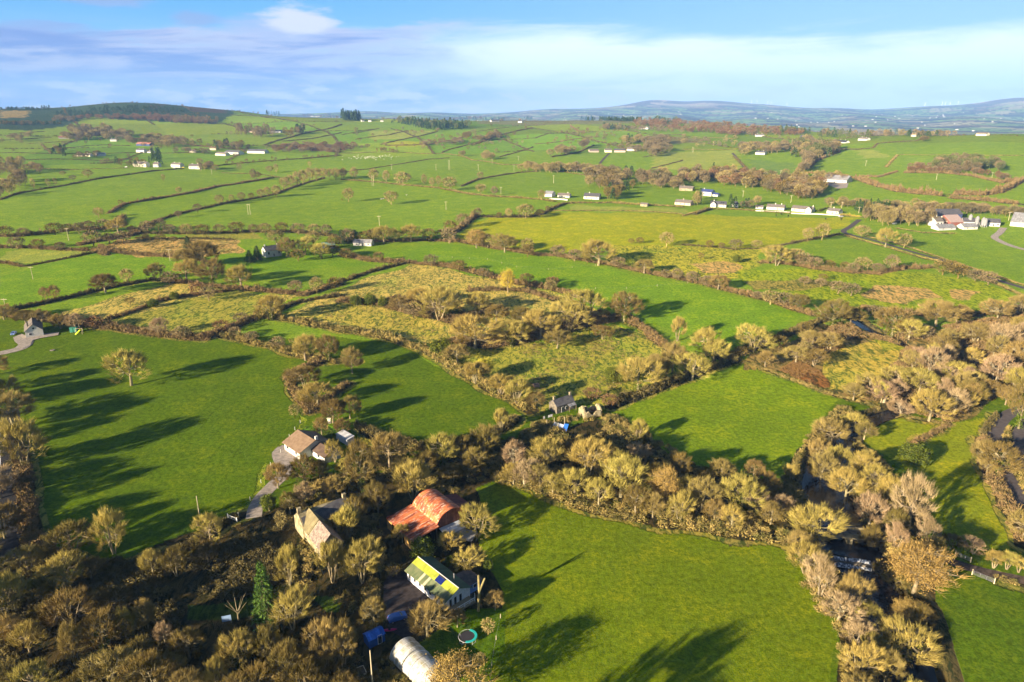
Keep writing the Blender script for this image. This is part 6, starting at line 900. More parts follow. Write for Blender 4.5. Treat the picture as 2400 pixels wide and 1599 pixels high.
# far houses and farms
far = [('long low white factory shed beside the concrete yard', (1890, 418), (1945, 421), 16, 3.8, 1., 'white', 'cgrey'), ('white and blue house beside the curving lane', (1735, 355), (1757, 356), 8, 4, 2, 'white', 'slate'), ('white gabled house left of the dark one near the conifer wood', (1884, 334), (1902, 334), 8, 4, 3, 'white', 'slate'),
 ('low house with very dark roof near the conifer wood', (1921, 329), (1943, 329), 8, 3, 3, 'white', 'black'), ('white house with two chimneys under the skyline trees', (1971, 323), (1991, 323), 8, 4, 2.4, 'white', 'grey'), ('small white house in front of the russet larch wood', (1736, 314), (1756, 314), 8, 4, 2, 'white', 'grey'), ('brown shed at the right end of the russet larch wood', (1837, 317), (1860, 317), 9, 3.4, 2, 'dstone', 'slate'),
 ('pale modern house with green panels beside a dark spruce', (1646, 405), (1686, 409), 9, 5.4, 1.2, 'white', 'slate'), ('low pale sheds on the right skyline', (2242, 312), (2266, 312), 9, 4, 1.4, 'cream', 'grey'), ('cream house on the skyline between dark trees', (2094, 314), (2106, 314), 8, 4, 2.4, 'cream', 'brown'), ('small pink roofed cottage near the spruce', (1650, 415), (1668, 416), 6, 2.6, 1.4, 'pink', 'red'),
 ('pinkish farm shed, leftmost of the farm under the far lane', (1355, 350), (1376, 350), 10, 3.4, 2, 'pink', 'grey'), ('pale farm shed second in the farm under the far lane', (1390, 350), (1406, 350), 10, 4, 2, 'cream', 'grey'), ('slate roofed farm shed beside the far lane end', (1411, 350), (1437, 350), 10, 4, 3, 'pink', 'slate'), ('yellowish farm shed at the right of the far farm', (1440, 347), (1462, 347), 10, 4.4, 1.4, 'cream', 'grey'),
 ('white house among larches at the foot of the ridge', (1468, 297), (1489, 297), 9, 5, 2.4, 'white', 'grey'), ('long white farm on the central skyline', (1129, 280), (1147, 280), 9, 5, 2.4, 'white', 'slate'), ('white cottage right of the long skyline farm', (1190, 282), (1199, 282), 8, 5, 3, 'white', 'slate'), ('white cottage behind the dark conifer plantation', (981, 282), (990, 282), 8, 5, 3, 'white', 'slate'),
 ('tiny white house, leftmost below the skyline conifer clump', (831, 280), (837, 280), 8, 5, 3, 'white', 'slate'), ('tiny white house, second below the skyline conifer clump', (846, 280), (853, 280), 8, 5, 3, 'white', 'slate'), ('tiny white house, rightmost below the skyline conifer clump', (874, 280), (881, 280), 8, 5, 3, 'white', 'slate'),
 ('red roofed barn left of the upper hamlet wood', (135, 319), (159, 319), 10, 4, 2.4, 'white', 'red'), ('white gabled house at the top of the hamlet wood', (197, 305), (206, 305), 9, 6, 4, 'white', 'slate'), ('dark barn with red roof below the hamlet wood', (313, 335), (344, 336), 12, 5, 2.6, 'navy', 'red'), ('white two storey farmhouse below the dark red barn', (313, 350), (331, 351), 8, 5.5, 2.4, 'white', 'slate'), ('low white sheds right of the white farmhouse', (338, 351), (353, 352), 7, 3, 1.4, 'white', 'slate'),
 ('pale cottage alone left of the farm cluster', (435, 351), (450, 351), 8, 4, 2.4, 'cream', 'pink'), ('white house inside the hamlet wood', (253, 325), (268, 325), 8, 5, 2.4, 'white', 'slate'), ('low house behind dark garden shrubs on the left', (173, 359), (207, 360), 9, 3.4, 2, 'cream', 'grey'), ('long grey shed beside the dark garden shrubs', (223, 359), (244, 358), 9, 4, 1, 'white', 'cgrey'),
 ('cream two storey house, leftmost of the roadside cottages at left', (306, 383), (336, 384), 9, 6, 3, 'cream', 'grey'), ('small cream gabled cottage, second of the left roadside cottages', (352, 384), (364, 384), 8, 5, 3, 'white', 'grey'), ('white cottage with cars, third of the left roadside cottages', (393, 384), (414, 385), 8, 5, 2.6, 'white', 'grey'), ('white gabled cottage, rightmost of the left roadside cottages', (434, 388), (459, 389), 9, 5.4, 3, 'white', 'grey'),
 ('cream sheds at the left of the left farm cluster', (495, 357), (518, 358), 10, 4, 2, 'cream', 'grey'), ('slate roofed shed in the middle of the left farm cluster', (517, 354), (548, 356), 12, 5, 2.4, 'white', 'slate'), ('open grey shed at the right of the left farm cluster', (568, 352), (608, 353), 12, 5, 2, 'white', 'slate'), ('small cream house above the left farm cluster', (482, 345), (496, 345), 8, 4.4, 2.4, 'cream', 'brown'),
 ('earthy brown barn among bare trees under the long hill', (570, 304), (592, 305), 10, 5, 2, 'pink', 'brown'), ('dark shed right of the earthy brown barn', (620, 305), (645, 305), 10, 5, 2, 'grey', 'slate'), ('white houses on the left skyline edge', (713, 268), (734, 268), 9, 5, 3, 'white', 'pink'), ('white house at the right end of the left skyline', (757, 270), (781, 270), 9, 5, 3, 'white', 'slate'),
 ('weathered grey tin shed behind the long green field', (812, 564), (853, 566), 7, 2.6, 1.6, 'white', 'cgrey'), ('pale green roofed shed among bare trees', (741, 572), (770, 571), 6, 2.8, 1.4, 'navy', 'dgreen')]
for lab, A, B, D_, wh, rh, wm, rm in far:
    house(lab, A, B, D_, wh, rh, wm, rm, (.25, .75) if ('house' in lab or 'cottage' in lab) and 'tiny' not in lab else (), 3 if A[1] > 370 else 0, name='house' if 'shed' not in lab and 'barn' not in lab else 'farm_shed', cat='house' if 'shed' not in lab and 'barn' not in lab else 'shed')
house('white farmhouse with slate roof beside a row of dark conifers', (612, 592), (648, 587), 6.5, 5.2, 2.6, 'white', 'slate', (.1, .9), 3)
# grey cottage at the left
pb, pg = P([(60, 777), (101, 771)]); wv = (pg-pb)[:2]; wl_ = np.linalg.norm(wv); ax = np.array((-wv[1], wv[0]))/wl_; A_ = pb[:2]+ax*13.5
rt, L_ = frame_ab(A_, pb, 'cottage', 'white gabled cottage with steep slate roof beside a gravel drive', 'house'); D_ = float(wl_); rt.location.z = float(zraw(*pb[:2]))
rf = gable(rt, L_, D_, 3.0, D_*.42, M_white, M_grey, ov=.25, wins=[(-4, 1, 1.2, 1.2), (-1, 1, 1.2, 1.2)], door=2.6); MB().box(2.6, 3.3, 1.2, 1.8, 4, 6.6).build('chimney', M_dstone, rf)
window(rt, D_*.5, 3.6, 1., 1., L_/2, 1, along='y'); window(rt, D_*.28, 1., 1.2, 1.1, L_/2, 1, along='y')
# rust red hay barn
rt, L_ = frame_ab((-25.9, 154.6), (-18.5, 145.5), 'hay_barn', 'round roofed hay barn of rusty orange iron with sloping lean-to', 'barn'); h = L_/2
rf = arch_roof(rt, 'arched_roof', 0, 8.8, 4.1, 2.9, -h, h, M_rust, 20)
pts, _ = arch_mesh(0, 8.8, 4.1, 2.9, 0, 0, 20); gp = [(.1, 2.9), (8.7, 2.9)]+[(y, z-.14) for y, z in pts[::-1]]
MB().prism(gp, h-.25, h-.15).build('gable_cladding', sheet('rust_cladding', (.16, .055, .03), (.26, .09, .05), .35, 1), rt); MB().prism([(.1, -.5), (8.7, -.5)]+[(y, z-.14) for y, z in pts[::-1]], -h+.15, -h+.25).build('end_wall', M_rustd, rt)
r = MB(); r.slab((-h-.5, -7.4, 2.95), (h+.9, -7.4, 2.95), (h+.9, .1, 4.15), (-h-.5, .1, 4.15), .08); r.build('lean_to_roof', M_rust, rt)
MB().box(-h-.3, -h+2.2, -7.3, -7.2, -.4, 2.8).box(h-3.4, h+.7, -7.3, -7.2, -.4, 2.8).build('lean_to_wall', sheet('yellowed_boards', (.42, .24, .07), (.58, .36, .12), .3, 0), rt); MB().box(-h-.35, -h-.25, -7.3, 0, -.4, 3.4).build('end_cladding', M_rustd, rt)
for x in np.linspace(-h+.2, h-.2, 5): MB().box(x-.1, x+.1, -.1, .1, -.4, 4.0).build('post', M_wood, rt)
r = MB(); r.slab((-h+1, 8.7, 4.05), (h-.5, 8.7, 4.05), (h-.5, 13.2, 2.9), (-h+1, 13.2, 2.9), .08); r.build('rear_lean_to_roof', M_rustd, rt); MB().box(-h+1, h-.5, 13., 13.1, -.4, 2.85).build('rear_wall', M_rustd, rt)
r = MB(); r.slab((h-.1, .6, 2.85), (h+3., .6, 2.3), (h+3., 6.5, 2.3), (h-.1, 6.5, 2.85), .06); r.build('end_lean_to_roof', sheet('pale_blue_sheet', (.42, .48, .62), (.55, .58, .66), .8), rt); MB().box(h+2.85, h+2.95, .6, 6.5, -.4, 2.2).build('end_lean_to_wall', M_cgrey, rt)
pa = P([(1070, 1246)])[0]; rt = empty('tin_shelter', (pa[0], pa[1], pa[2]), math.radians(-20), label='low corrugated grey tin shelter between barn and cabin', cat='shelter')
r = MB(); r.slab((-2.4, -1.8, 1.9), (2.4, -1.8, 1.9), (2.4, 1.9, 2.4), (-2.4, 1.9, 2.4), .06); r.build('roof', M_cgrey, rt); [MB().box(x-.06, x+.06, y-.06, y+.06, -.3, 1.95).build('post', M_wood, rt) for x in (-2.2, 2.2) for y in (-1.6, 1.7)]
# green roofed cabin
rt, L_ = frame_ab((-24., 130.1), (-14.1, 119.4), 'cabin', 'long white cabin with yellow green upper roof and skylight panel', 'cabin'); h = L_/2; D_ = 7.2; wh, rh = 2.5, 1.7; k = rh/(D_/2)
M_cab = paint('white_boards', (.66, .68, .74), .25, 2.5); M_lime = sheet('lime_sheet', (.27, .32, .03), (.33, .37, .045), .9); M_dgs = sheet('mossy_grey_green_sheet', (.09, .125, .06), (.15, .17, .085), .9); M_far = sheet('dark_green_sheet', (.04, .085, .05), (.055, .10, .06), .9)
MB().prism([(.2, -.6), (D_-.2, -.6), (D_-.2, wh), (D_/2, wh+rh-.05), (.2, wh)], -h+.2, h-.3).build('wall', M_cab, rt)
def rz(y): return wh-.1+k*min(y, D_-y)+.12
ym = D_*.5; ys = D_*.26
MB().slab((-h-.2, -.25, rz(-.25)), (h+.2, -.25, rz(-.25)), (h+.2, ys, rz(ys)), (-h-.2, ys, rz(ys)), .1).build('lower_roof', M_dgs, rt)
MB().slab((-h-.2, ys, rz(ys)), (h+.2, ys, rz(ys)), (h+.2, ym, rz(ym)), (-h-.2, ym, rz(ym)), .1).build('upper_roof', M_lime, rt)
MB().slab((-h-.2, ym, rz(ym)), (h+.2, ym, rz(ym)), (h+.2, D_+.25, rz(-.25)), (-h-.2, D_+.25, rz(-.25)), .1).build('rear_roof', M_far, rt)
MB().tube((-h-.2, ym, rz(ym)+.03), (h+.2, ym, rz(ym)+.03), .1, .1, 6).build('ridge_cap', M_greyw, rt)
for x in (-h+5., -h+6.9): MB().slab((x-.35, -.2, rz(-.2)+.03), (x+.35, -.2, rz(-.2)+.03), (x+.35, ys*.98, rz(ys)+.01), (x-.35, ys*.98, rz(ys)+.01), .03).build('rooflight_strip', paint('tan_sheet', (.46, .40, .27)), rt)
MB().slab((1.0, ys+.05, rz(ys)+.12), (3.3, ys+.05, rz(ys)+.12), (3.3, ym-.45, rz(ym-.45)+.12), (1.0, ym-.45, rz(ym-.45)+.12), .1).build('skylight', mat('navy_panel', (.01, .02, .13), rough=.2), rt); MB().slab((.95, ym-.45, rz(ym-.45)+.2), (3.45, ym-.45, rz(ym-.45)+.2), (3.45, ym-.25, rz(ym-.25)+.16), (.95, ym-.25, rz(ym-.25)+.16), .1).build('skylight_frame', M_dark, rt)
MB().tube((3.8, D_*.72, rz(D_*.72)-.2), (3.8, D_*.72, rz(D_*.72)+1.5), .1, .1, 8).tube((3.8, D_*.72, rz(D_*.72)+1.5), (3.8, D_*.72, rz(D_*.72)+1.62), .18, .05, 8).build('flue', M_cgrey, rt)
for i, x in enumerate(np.linspace(-h+1.3, h-1.6, 7)): window(rt, x, .95, .9, 1., .2)
for y in (1.6, 2.9, 4.3): window(rt, y, .3, .8, 1.9, h-.3, 1, along='y')
M_bluew = paint('blue_boards', (.12, .22, .50)); MB().box(h-5.4, h-.9, D_, D_+3.4, -.5, 2.3).build('annexe_wall', M_bluew, rt); MB().slab((h-5.7, D_-.1, 2.55), (h-.6, D_-.1, 2.55), (h-.6, D_+3.7, 2.35), (h-5.7, D_+3.7, 2.35), .1).build('annexe_roof', mottled('felt_roof', (.07, .055, .05), (.12, .09, .08), .9), rt); window(rt, D_+1.7, 1., 1.1, 1., h-.9, 1, along='y')
MB().box(h-.3, h+2.0, .8, 6.6, -.3, .35).build('deck', M_wood, rt)
for y in np.linspace(.9, 6.5, 5): MB().box(h+1.88, h+1.98, y-.05, y+.05, .3, 1.4 if y < 6 else 2.4).build('deck_post', M_frame, rt)
MB().box(h+1.88, h+1.98, .8, 6.6, 1.25, 1.33).box(h+1.9, h+1.96, .8, 6.6, .8, .86).build('deck_rail', M_frame, rt)
# ruined stone farmhouse, L shaped
rt, L_ = frame_ab((-52.9, 147.3), (-44.8, 136.3), 'stone_farmhouse', 'derelict L shaped stone farmhouse with two tan front roofs', 'house'); h = L_/2; D_ = 5.4; wh, rh = 3.7, 2.9
MB().prism([(0, -.5), (D_, -.5), (D_, wh), (D_/2, wh+rh-.1), (0, wh)], -h, h).build('wall', M_stone, rt); M_tanr = sheet('tan_sheet_roof', (.16, .135, .07), (.21, .18, .095), .5); M_slt = mottled('mossy_slates', (.15, .115, .10), (.30, .24, .20), 2.2, .9, bump=.4, lo=.42, hi=.58)
k = rh/(D_/2)
for x0, x1, m_, e in ((-h-.1, -.35, M_tanr, 0.), (.15, h+.2, M_slt, .0)):
    MB().slab((x0, -.3, wh-.3*k+.15), (x1, -.3, wh-.3*k+.15), (x1, D_/2, wh+rh+.15), (x0, D_/2, wh+rh+.15), .14).slab((x0, D_/2, wh+rh+.15), (x1, D_/2, wh+rh+.15), (x1, D_+.3, wh-.3*k+.15), (x0, D_+.3, wh-.3*k+.15), .14).build('roof', m_, rt)
for x in (-h+1.6, -h+4.2, 1.5, 4.2): window(rt, x, 1.4 if x < 0 else 2.6, .7, 1., 0.)
# rear range, axis at right angles
c_ = MB(); x0r = -h-3.4; yr0, yr1 = -.2, 12.5
c_.add([(x0r, yr0, -.5), (x0r+6.2, yr0, -.5), (x0r+6.2, yr1, -.5), (x0r, yr1, -.5), (x0r, yr0, 3.9), (x0r+6.2, yr0, 3.9), (x0r+6.2, yr1, 3.9), (x0r, yr1, 3.9), (x0r+3.1, yr0, 6.4), (x0r+3.1, yr1, 6.3)], [(0, 1, 5, 8, 4), (1, 2, 6, 5), (2, 3, 7, 9, 6), (3, 0, 4, 7), (4, 8, 9, 7), (5, 6, 9, 8)]).build('rear_wall', M_stone, rt)
MB().slab((x0r-.2, yr0+.35, 3.85), (x0r+3.1, yr0+.35, 6.32), (x0r+3.1, yr1+.1, 6.32), (x0r-.2, yr1+.1, 3.85), .1).slab((x0r+3.1, yr0+.35, 6.32), (x0r+6.4, yr0+.35, 3.85), (x0r+6.4, yr1+.1, 3.85), (x0r+3.1, yr1+.1, 6.32), .1).build('rear_roof', M_slate, rt)
MB().box(x0r+2.7, x0r+3.5, yr0-.0, yr0+.9, 5.9, 7.5).build('chimney', M_stone, rt); MB().box(x0r+2.7, x0r+3.5, yr1-.9, yr1, 5.8, 7.3).build('chimney', M_stone, rt)
# bungalow with brown roof
rt, L_ = frame_ab((-71.6, 193.6), (-64.6, 186.6), 'bungalow', 'cream bungalow with wide brown tiled roof above a gravel forecourt', 'house'); h = L_/2
gable(rt, L_, 10.4, 2.6, 2.3, M_white, M_brown, ov=.5, wins=[(-2.8, 1, 1.4, 1.1), (2.6, 1, 1.2, 1.1)]); MB().box(h-.6, h+.1, 5.6, 6.4, 2., 5.9).build('chimney', M_white, rt)
MB().prism([(4.0, -.5), (9.5, -.5), (9.5, 2.2), (6.75, 3.6), (4.0, 2.2)], h+.02, h+7.5).build('wing_wall', M_greyw, rt); MB().slab((h-.4, 3.7, 2.2), (h+7.8, 3.7, 2.2), (h+7.8, 6.75, 3.75), (h-.4, 6.75, 3.75), .12).slab((h-.4, 6.75, 3.75), (h+7.8, 6.75, 3.75), (h+7.8, 9.8, 2.2), (h-.4, 9.8, 2.2), .12).build('wing_roof', mottled('dark_tiles', (.08, .055, .045), (.12, .085, .065), .8), rt); window(rt, h+4, .9, 1.4, 1.1, 4.0)
rt, L_ = frame_ab((-57.3, 200.9), (-52.5, 196.1), 'shed', 'small shed with bright grey tin roof behind the brown roofed bungalow', 'shed'); h = L_/2
MB().box(-h+.1, h-.1, .1, 2.7, -.4, 1.9).build('wall', M_greyw, rt); MB().slab((-h, -.1, 1.95), (h, -.1, 1.95), (h, 2.9, 2.5), (-h, 2.9, 2.5), .07).build('roof', sheet('bright_tin', (.34, .35, .38), (.44, .45, .48), .6), rt)
pa = P([(757, 972)])[0]; rt = empty('garden_post', pa, label='white gate pillar standing in scrub behind the bungalow garden', cat='pillar'); MB().box(-.5, .5, -.4, .4, -.3, 1.8).build('pillar_shaft', M_white, rt); MB().box(-.7, .7, -.55, .55, 1.8, 2.0).build('pillar_cap', M_cream, rt)
# ruins in the copse
rt, L_ = frame_ab((15.7, 219.6), (22.3, 224.2), 'stone_cottage', 'small derelict stone cottage with sagging dark slate roof', 'house'); rf = gable(rt, L_, 4.4, 2.8, 1.9, M_dstone, M_slate, ov=.15, cm=M_stone, chim=(-L_/2+.4, L_/2-.4), wins=[(.2, .9, .8, 1.), (2.6, 1., .8, .9)], door=-1.4)
MB().slab((.6, -1.3, 2.1), (3.9, -1.3, 2.1), (3.9, -.05, 2.7), (.6, -.05, 2.7), .06).build('awning', M_cgrey, rt); [MB().box(x-.06, x+.06, -1.25, -1.13, -.3, 2.1).build('awning_post', M_wood, rt) for x in (.7, 3.8)]
rt = empty('ruined_walls', (27.5, 218.8, float(zraw(27.5, 218.8))), math.radians(22), label='roofless ruined stone walls with broken gables and collapsed roof', cat='ruin'); rr_ = random.Random(2)
def ruinwall(x0, y0, x1, y1, hs, nm):
    mb = MB(); n = len(hs)-1; d = np.array((x1-x0, y1-y0)); nn = np.array((-d[1], d[0]))/np.linalg.norm(d)*.28
    for i in range(n):
        a = np.array((x0, y0))+d*i/n; b = np.array((x0, y0))+d*(i+1)/n
        V = [(*(a-nn), -.3), (*(b-nn), -.3), (*(b+nn), -.3), (*(a+nn), -.3), (*(a-nn), hs[i]), (*(b-nn), hs[i+1]), (*(b+nn), hs[i+1]), (*(a+nn), hs[i])]
        mb.add(V, [(4, 5, 6, 7), (0, 1, 5, 4), (2, 3, 7, 6)]+([(3, 0, 4, 7)] if i == 0 else [])+([(1, 2, 6, 5)] if i == n-1 else []))
    mb.build(nm, M_stone, rt)
ruinwall(-3.2, -2., -3.2, 2.4, (2.2, 3.4, 4.1, 3.2, 2.4), 'gable_wall'); ruinwall(3.1, -2.1, 3.1, 2.5, (2.1, 3., 3.8, 3.4, 1.8), 'gable_wall'); ruinwall(-2.9, -2., 2.8, -2.1, (2.1, 2.5, 1.3, 1.1, 2.2, 2.5, 2.), 'front_wall'); ruinwall(-2.9, 2.4, 2.8, 2.5, (2.4, 2.2, 2.6, 1.5, 2.3, 1.9), 'rear_wall')
mb = MB()
for i in range(16): x = rr_.uniform(-2.4, 2.4); y = rr_.uniform(-1.5, 2); mb.tube((x, y, .3+rr_.random()*.8), (x+rr_.uniform(-1, 1), y+rr_.uniform(-1, 1), .6+rr_.random()*1.2), .09, .07, 4)
mb.build('fallen_timbers', M_rustd, rt)
pa = P([(1232, 888)])[0]; rt = empty('brick_trough', pa, .4, label='small pink brick tank standing in the rough grass', cat='tank'); MB().box(-1.1, 1.1, -.8, -.6, -.2, 1.1).box(-1.1, 1.1, .6, .8, -.2, 1.1).box(-1.1, -.9, -.6, .6, -.2, 1.1).box(.9, 1.1, -.6, .6, -.2, 1.1).build('tank_wall', paint('brick', (.50, .30, .20)), rt); MB().box(-.9, .9, -.6, .6, 0, .8).build('tank_fill', M_dark, rt)
pa, pb = P([(1248, 968), (1270, 962)]); rt = empty('clothes_line', pa, math.atan2(*(pb-pa)[:2][::-1]), label='washing line with white laundry beside the derelict cottage', cat='clothes line'); L_ = float(np.linalg.norm((pb-pa)[:2]))
for x in (0, L_): MB().tube((x, 0, -.3), (x, 0, 1.9), .05, .05, 6).build('post', M_wood, rt)
MB().tube((0, 0, 1.8), (L_, 0, 1.8), .02, .02, 4).build('line', M_dark, rt)
for x0, x1 in ((.1, .7), (L_-1.9, L_-1.1), (L_-1., L_-.2)): MB().box(x0, x1, -.03, .03, .9, 1.8).build('laundry', M_frame, rt)
pa = P([(1285, 985)])[0]; rt = empty('tarpaulin_shelter', pa, math.radians(-25), label='sagging blue and white tarpaulin propped on wooden poles', cat='tarpaulin'); MB().slab((-2.2, -.6, .9), (1.4, -.6, .7), (1.4, 1., 1.3), (-2.2, 1., 1.6), .04).build('pale_sheet', paint('pale_tarp', (.45, .50, .62)), rt); MB().slab((1.5, -1., .3), (3., -1.2, .2), (3., .9, 1.9), (1.5, .9, 1.8), .04).build('blue_sheet', paint('blue_tarp', (.02, .12, .50)), rt)
for x, y, t_ in ((1.45, .95, 4.2), (-2.2, .9, 3.4), (-4.6, .2, 2.4)): MB().tube((x, y, -.4), (x, y, t_), .09, .07, 6).build('pole', M_pole, rt)
# polytunnel, shed, car, kayak, trampoline, beds
rt, L_ = frame_ab((-23.7, 106.1), (-15.2, 96.6), 'polytunnel', 'milky plastic polytunnel with curved hoops and green algae stains', 'polytunnel'); h = L_/2
def plastic(n, b):
    g = n.n('ShaderNodeTexCoord').outputs['Object']; a = n.noise(g, .9, 5, .65, .4); c = n.mix(n.ss(a, .42, .68), (.44, .44, .43, 1), (.27, .24, .14, 1)); n.put(b.inputs['Base Color'], c)
arch_roof(rt, 'cover', 0, 6.2, .1, 2.9, -h, h, mat('polythene', rough=.35, spec=.5, fn=plastic), 20)
M_hoop = mat('hoop_white', (.78, .78, .76)); 
for i, x in enumerate(np.linspace(-h+.05, h-.05, 9)):
    mb = MB(); pts, _ = arch_mesh(0, 6.2, .1, 2.9, 0, 0, 14)
    for a, b in zip(pts[:-1], pts[1:]): mb.tube((x, a[0], a[1]+.02), (x, b[0], b[1]+.02), .045, .045, 4)
    mb.build('hoop', M_dark if i == 4 else M_hoop, rt)
pts, _ = arch_mesh(.05, 6.1, .0, 2.85, 0, 0, 14); MB().prism([(y, z) for y, z in pts[::-1]]+[(.05, -.2), (6.15, -.2)], -h+.1, -h+.16).build('end_panel', paint('end_sheet', (.5, .48, .42)), rt); MB().box(-h-.02, -h+.08, 2.5, 3.7, 0, 2.).build('door', M_wood, rt)
rt, L_ = frame_ab((-28.1, 108.9), (-25.4, 111.0), 'garden_shed', 'bright blue wooden garden shed with pitched blue roof', 'shed'); gable(rt, L_, 2.5, 1.9, .7, paint('blue_wall', (.03, .10, .34)), M_blue, ov=.15, th=.06, low=-.3, door=.6)
def car(pos, rz, label, body, L_=3.9, W_=1.65, Hh=1.45, group=None):
    root = empty('car', pos, rz, label=label, cat='car', group=group); m_b = mat('car_paint', body, rough=.25, spec=.6)
    prof = [(-.5, .28), (-.5, .62), (-.47, .72), (-.27, .80), (-.14, 1.38/1.45), (.22, 1.0), (.40, .80*.98), (.475, .66), (.5, .5), (.5, .28)]
    V = []; n = len(prof)
    for s_, ins in ((-1, 0), (1, 0)):
        for x, z in prof: V.append((x*L_, s_*W_/2*(.84 if z > .85 else 1), z*Hh))
    MB().add(V, [(i, (i+1) % n, n+(i+1) % n, n+i) for i in range(n)]+[tuple(range(n))[::-1], tuple(range(n, 2*n))]).build('body', m_b, root)
    y = W_/2*.93
    for s_ in (-1, 1):
        MB().add([(-.21*L_, s_*y*1.01, .8*Hh), (-.12*L_, s_*y*.92, .94*Hh), (.03*L_, s_*y*.91, .95*Hh), (.03*L_, s_*y*1.01, .8*Hh)], [(0, 1, 2, 3)]).add([(.05*L_, s_*y*1.01, .8*Hh), (.05*L_, s_*y*.91, .95*Hh), (.20*L_, s_*y*.92, .95*Hh), (.33*L_, s_*y*1.01, .8*Hh)], [(0, 1, 2, 3)]).build('side_window', M_glass, root)
    MB().box(-.27*L_+.02, -.15*L_, -.6, .6, .80*Hh, .80*Hh+.02).add([(-.272*L_, -.62, .815*Hh), (-.272*L_, .62, .815*Hh), (-.15*L_, .55, .96*Hh), (-.15*L_, -.55, .96*Hh)], [(0, 3, 2, 1)]).build('windscreen', M_glass, root)
    for x in (-.31, .31):
        for s_ in (-1, 1): wl = MB().tube((x*L_, s_*(W_/2-.16), .3), (x*L_, s_*(W_/2+.02), .3), .3, .3, 14).build('wheel', M_dark, root); MB().tube((x*L_, s_*(W_/2+.0), .3), (x*L_, s_*(W_/2+.04), .3), .17, .17, 10).build('rim', M_cgrey, wl)
    for s_ in (-1, 1): MB().box(-.505*L_, -.49*L_, s_*.55-.15, s_*.55+.15, .5*Hh, .58*Hh).build('headlight', M_frame, root)
    for s_ in (-1, 1): MB().box(.47*L_, .49*L_, s_*.6-.12, s_*.6+.12, .56*Hh, .66*Hh).build('tail_light', mat('tail_red', (.4, .02, .02)), root)
    return root
car((-23.9, 117.0, .05+float(zraw(-23.9, 117))), math.radians(205), 'small metallic blue hatchback parked on the dark yard', (.05, .13, .42))
pa = P([(32, 769)])[0]; car(pa+np.array((0, 0, .05)), math.radians(110), 'blue and white car parked left of the white gabled cottage', (.10, .16, .38))
pa = P([(401, 387)])[0]; car(pa+np.array((0, 0, .3)), .2, 'white car outside the third roadside cottage at left', (.7, .7, .7)); pa = P([(421, 386)])[0]; car(pa+np.array((0, 0, .3)), .2, 'yellow car right of the third roadside cottage', (.75, .55, .02)); pa = P([(290, 385)])[0]; car(pa+np.array((0, 0, .3)), .2, 'white van like car left of the roadside cottages', (.75, .75, .75))
pa = P([(1932, 500)])[0]; car(pa+np.array((0, 0, .2)), .2, 'grey car beside the yellow gorse at the bungalow row end', (.3, .3, .32)); pa = P([(2055, 516)])[0]; car(pa+np.array((0, 0, .2)), .6, 'white car beside the trees at the farm left end', (.7, .7, .72))
rt = empty('kayak', (-25.0, 113.8, float(zraw(-25, 113.8))), math.radians(8), label='pink kayak lying beside the blue garden shed', cat='kayak'); V = []; Fc = []; n = 8
for i, t in enumerate(np.linspace(-1, 1, 13)):
    w_ = .36*(1-abs(t)**2.4)+.02; [V.append((t*1.6, w_*math.cos(a), .25+.2*math.sin(a)*(1-abs(t)**3)+.08*t*t)) for a in np.arange(n)*2*math.pi/n]
for i in range(12): Fc += [(i*n+j, i*n+(j+1) % n, (i+1)*n+(j+1) % n, (i+1)*n+j) for j in range(n)]
mk('hull', V, Fc, mat('pink_plastic', (.55, .03, .13), rough=.35), rt, smooth_=True); MB().tube((.0, 0, .40), (.0, 0, .47), .3, .28, 12).build('cockpit', M_dark, rt)
rt = empty('trampoline', (-8.9, 111.4, float(zraw(-8.9, 111.4))), 0, label='round black trampoline with turquoise half pad on the lawn', cat='trampoline'); N_ = 40
ring = lambda r_, z_: [(r_*math.cos(a), r_*math.sin(a), z_) for a in np.arange(N_)*2*math.pi/N_]
mk('mat', ring(1.55, .82)+ring(1.55, .80), [tuple(range(N_)), tuple(range(N_, 2*N_))[::-1]]+[(i, N_+i, N_+(i+1) % N_, (i+1) % N_) for i in range(N_)], mat('trampoline_mat', (.03, .028, .035), rough=.9), rt)
mb = MB(); [mb.tube(a, b, .045, .045, 5) for a, b in zip(ring(1.85, .8), ring(1.85, .8)[1:]+ring(1.85, .8)[:1])]; mb.build('rim', M_greyw, rt)
V = [(r_*math.cos(a), r_*math.sin(a), z_) for z_ in (.84, .89) for r_ in (1.42, 1.92) for a in np.linspace(-1.75, 1.35, 25)]; Fc = []
for i in range(24): Fc += [(50+i, 50+i+1, 75+i+1, 75+i)[::-1], (i, i+1, 25+i+1, 25+i), (25+i, 25+i+1, 75+i+1, 75+i), (i, 50+i, 50+i+1, i+1)]
mk('safety_pad', V, Fc, mat('turquoise_pad', (.02, .42, .40), rough=.6), rt)
for k_ in range(4):
    a = .6+k_*math.pi/2; MB().tube((1.8*math.cos(a), 1.8*math.sin(a), -.05), (1.8*math.cos(a), 1.8*math.sin(a), .8), .04, .04, 5).tube((1.8*math.cos(a+.5), 1.8*math.sin(a+.5), -.05), (1.8*math.cos(a+.5), 1.8*math.sin(a+.5), .8), .04, .04, 5).tube((1.8*math.cos(a), 1.8*math.sin(a), .02), (1.8*math.cos(a+.5), 1.8*math.sin(a+.5), .02), .04, .04, 5).build('leg', M_greyw, rt)
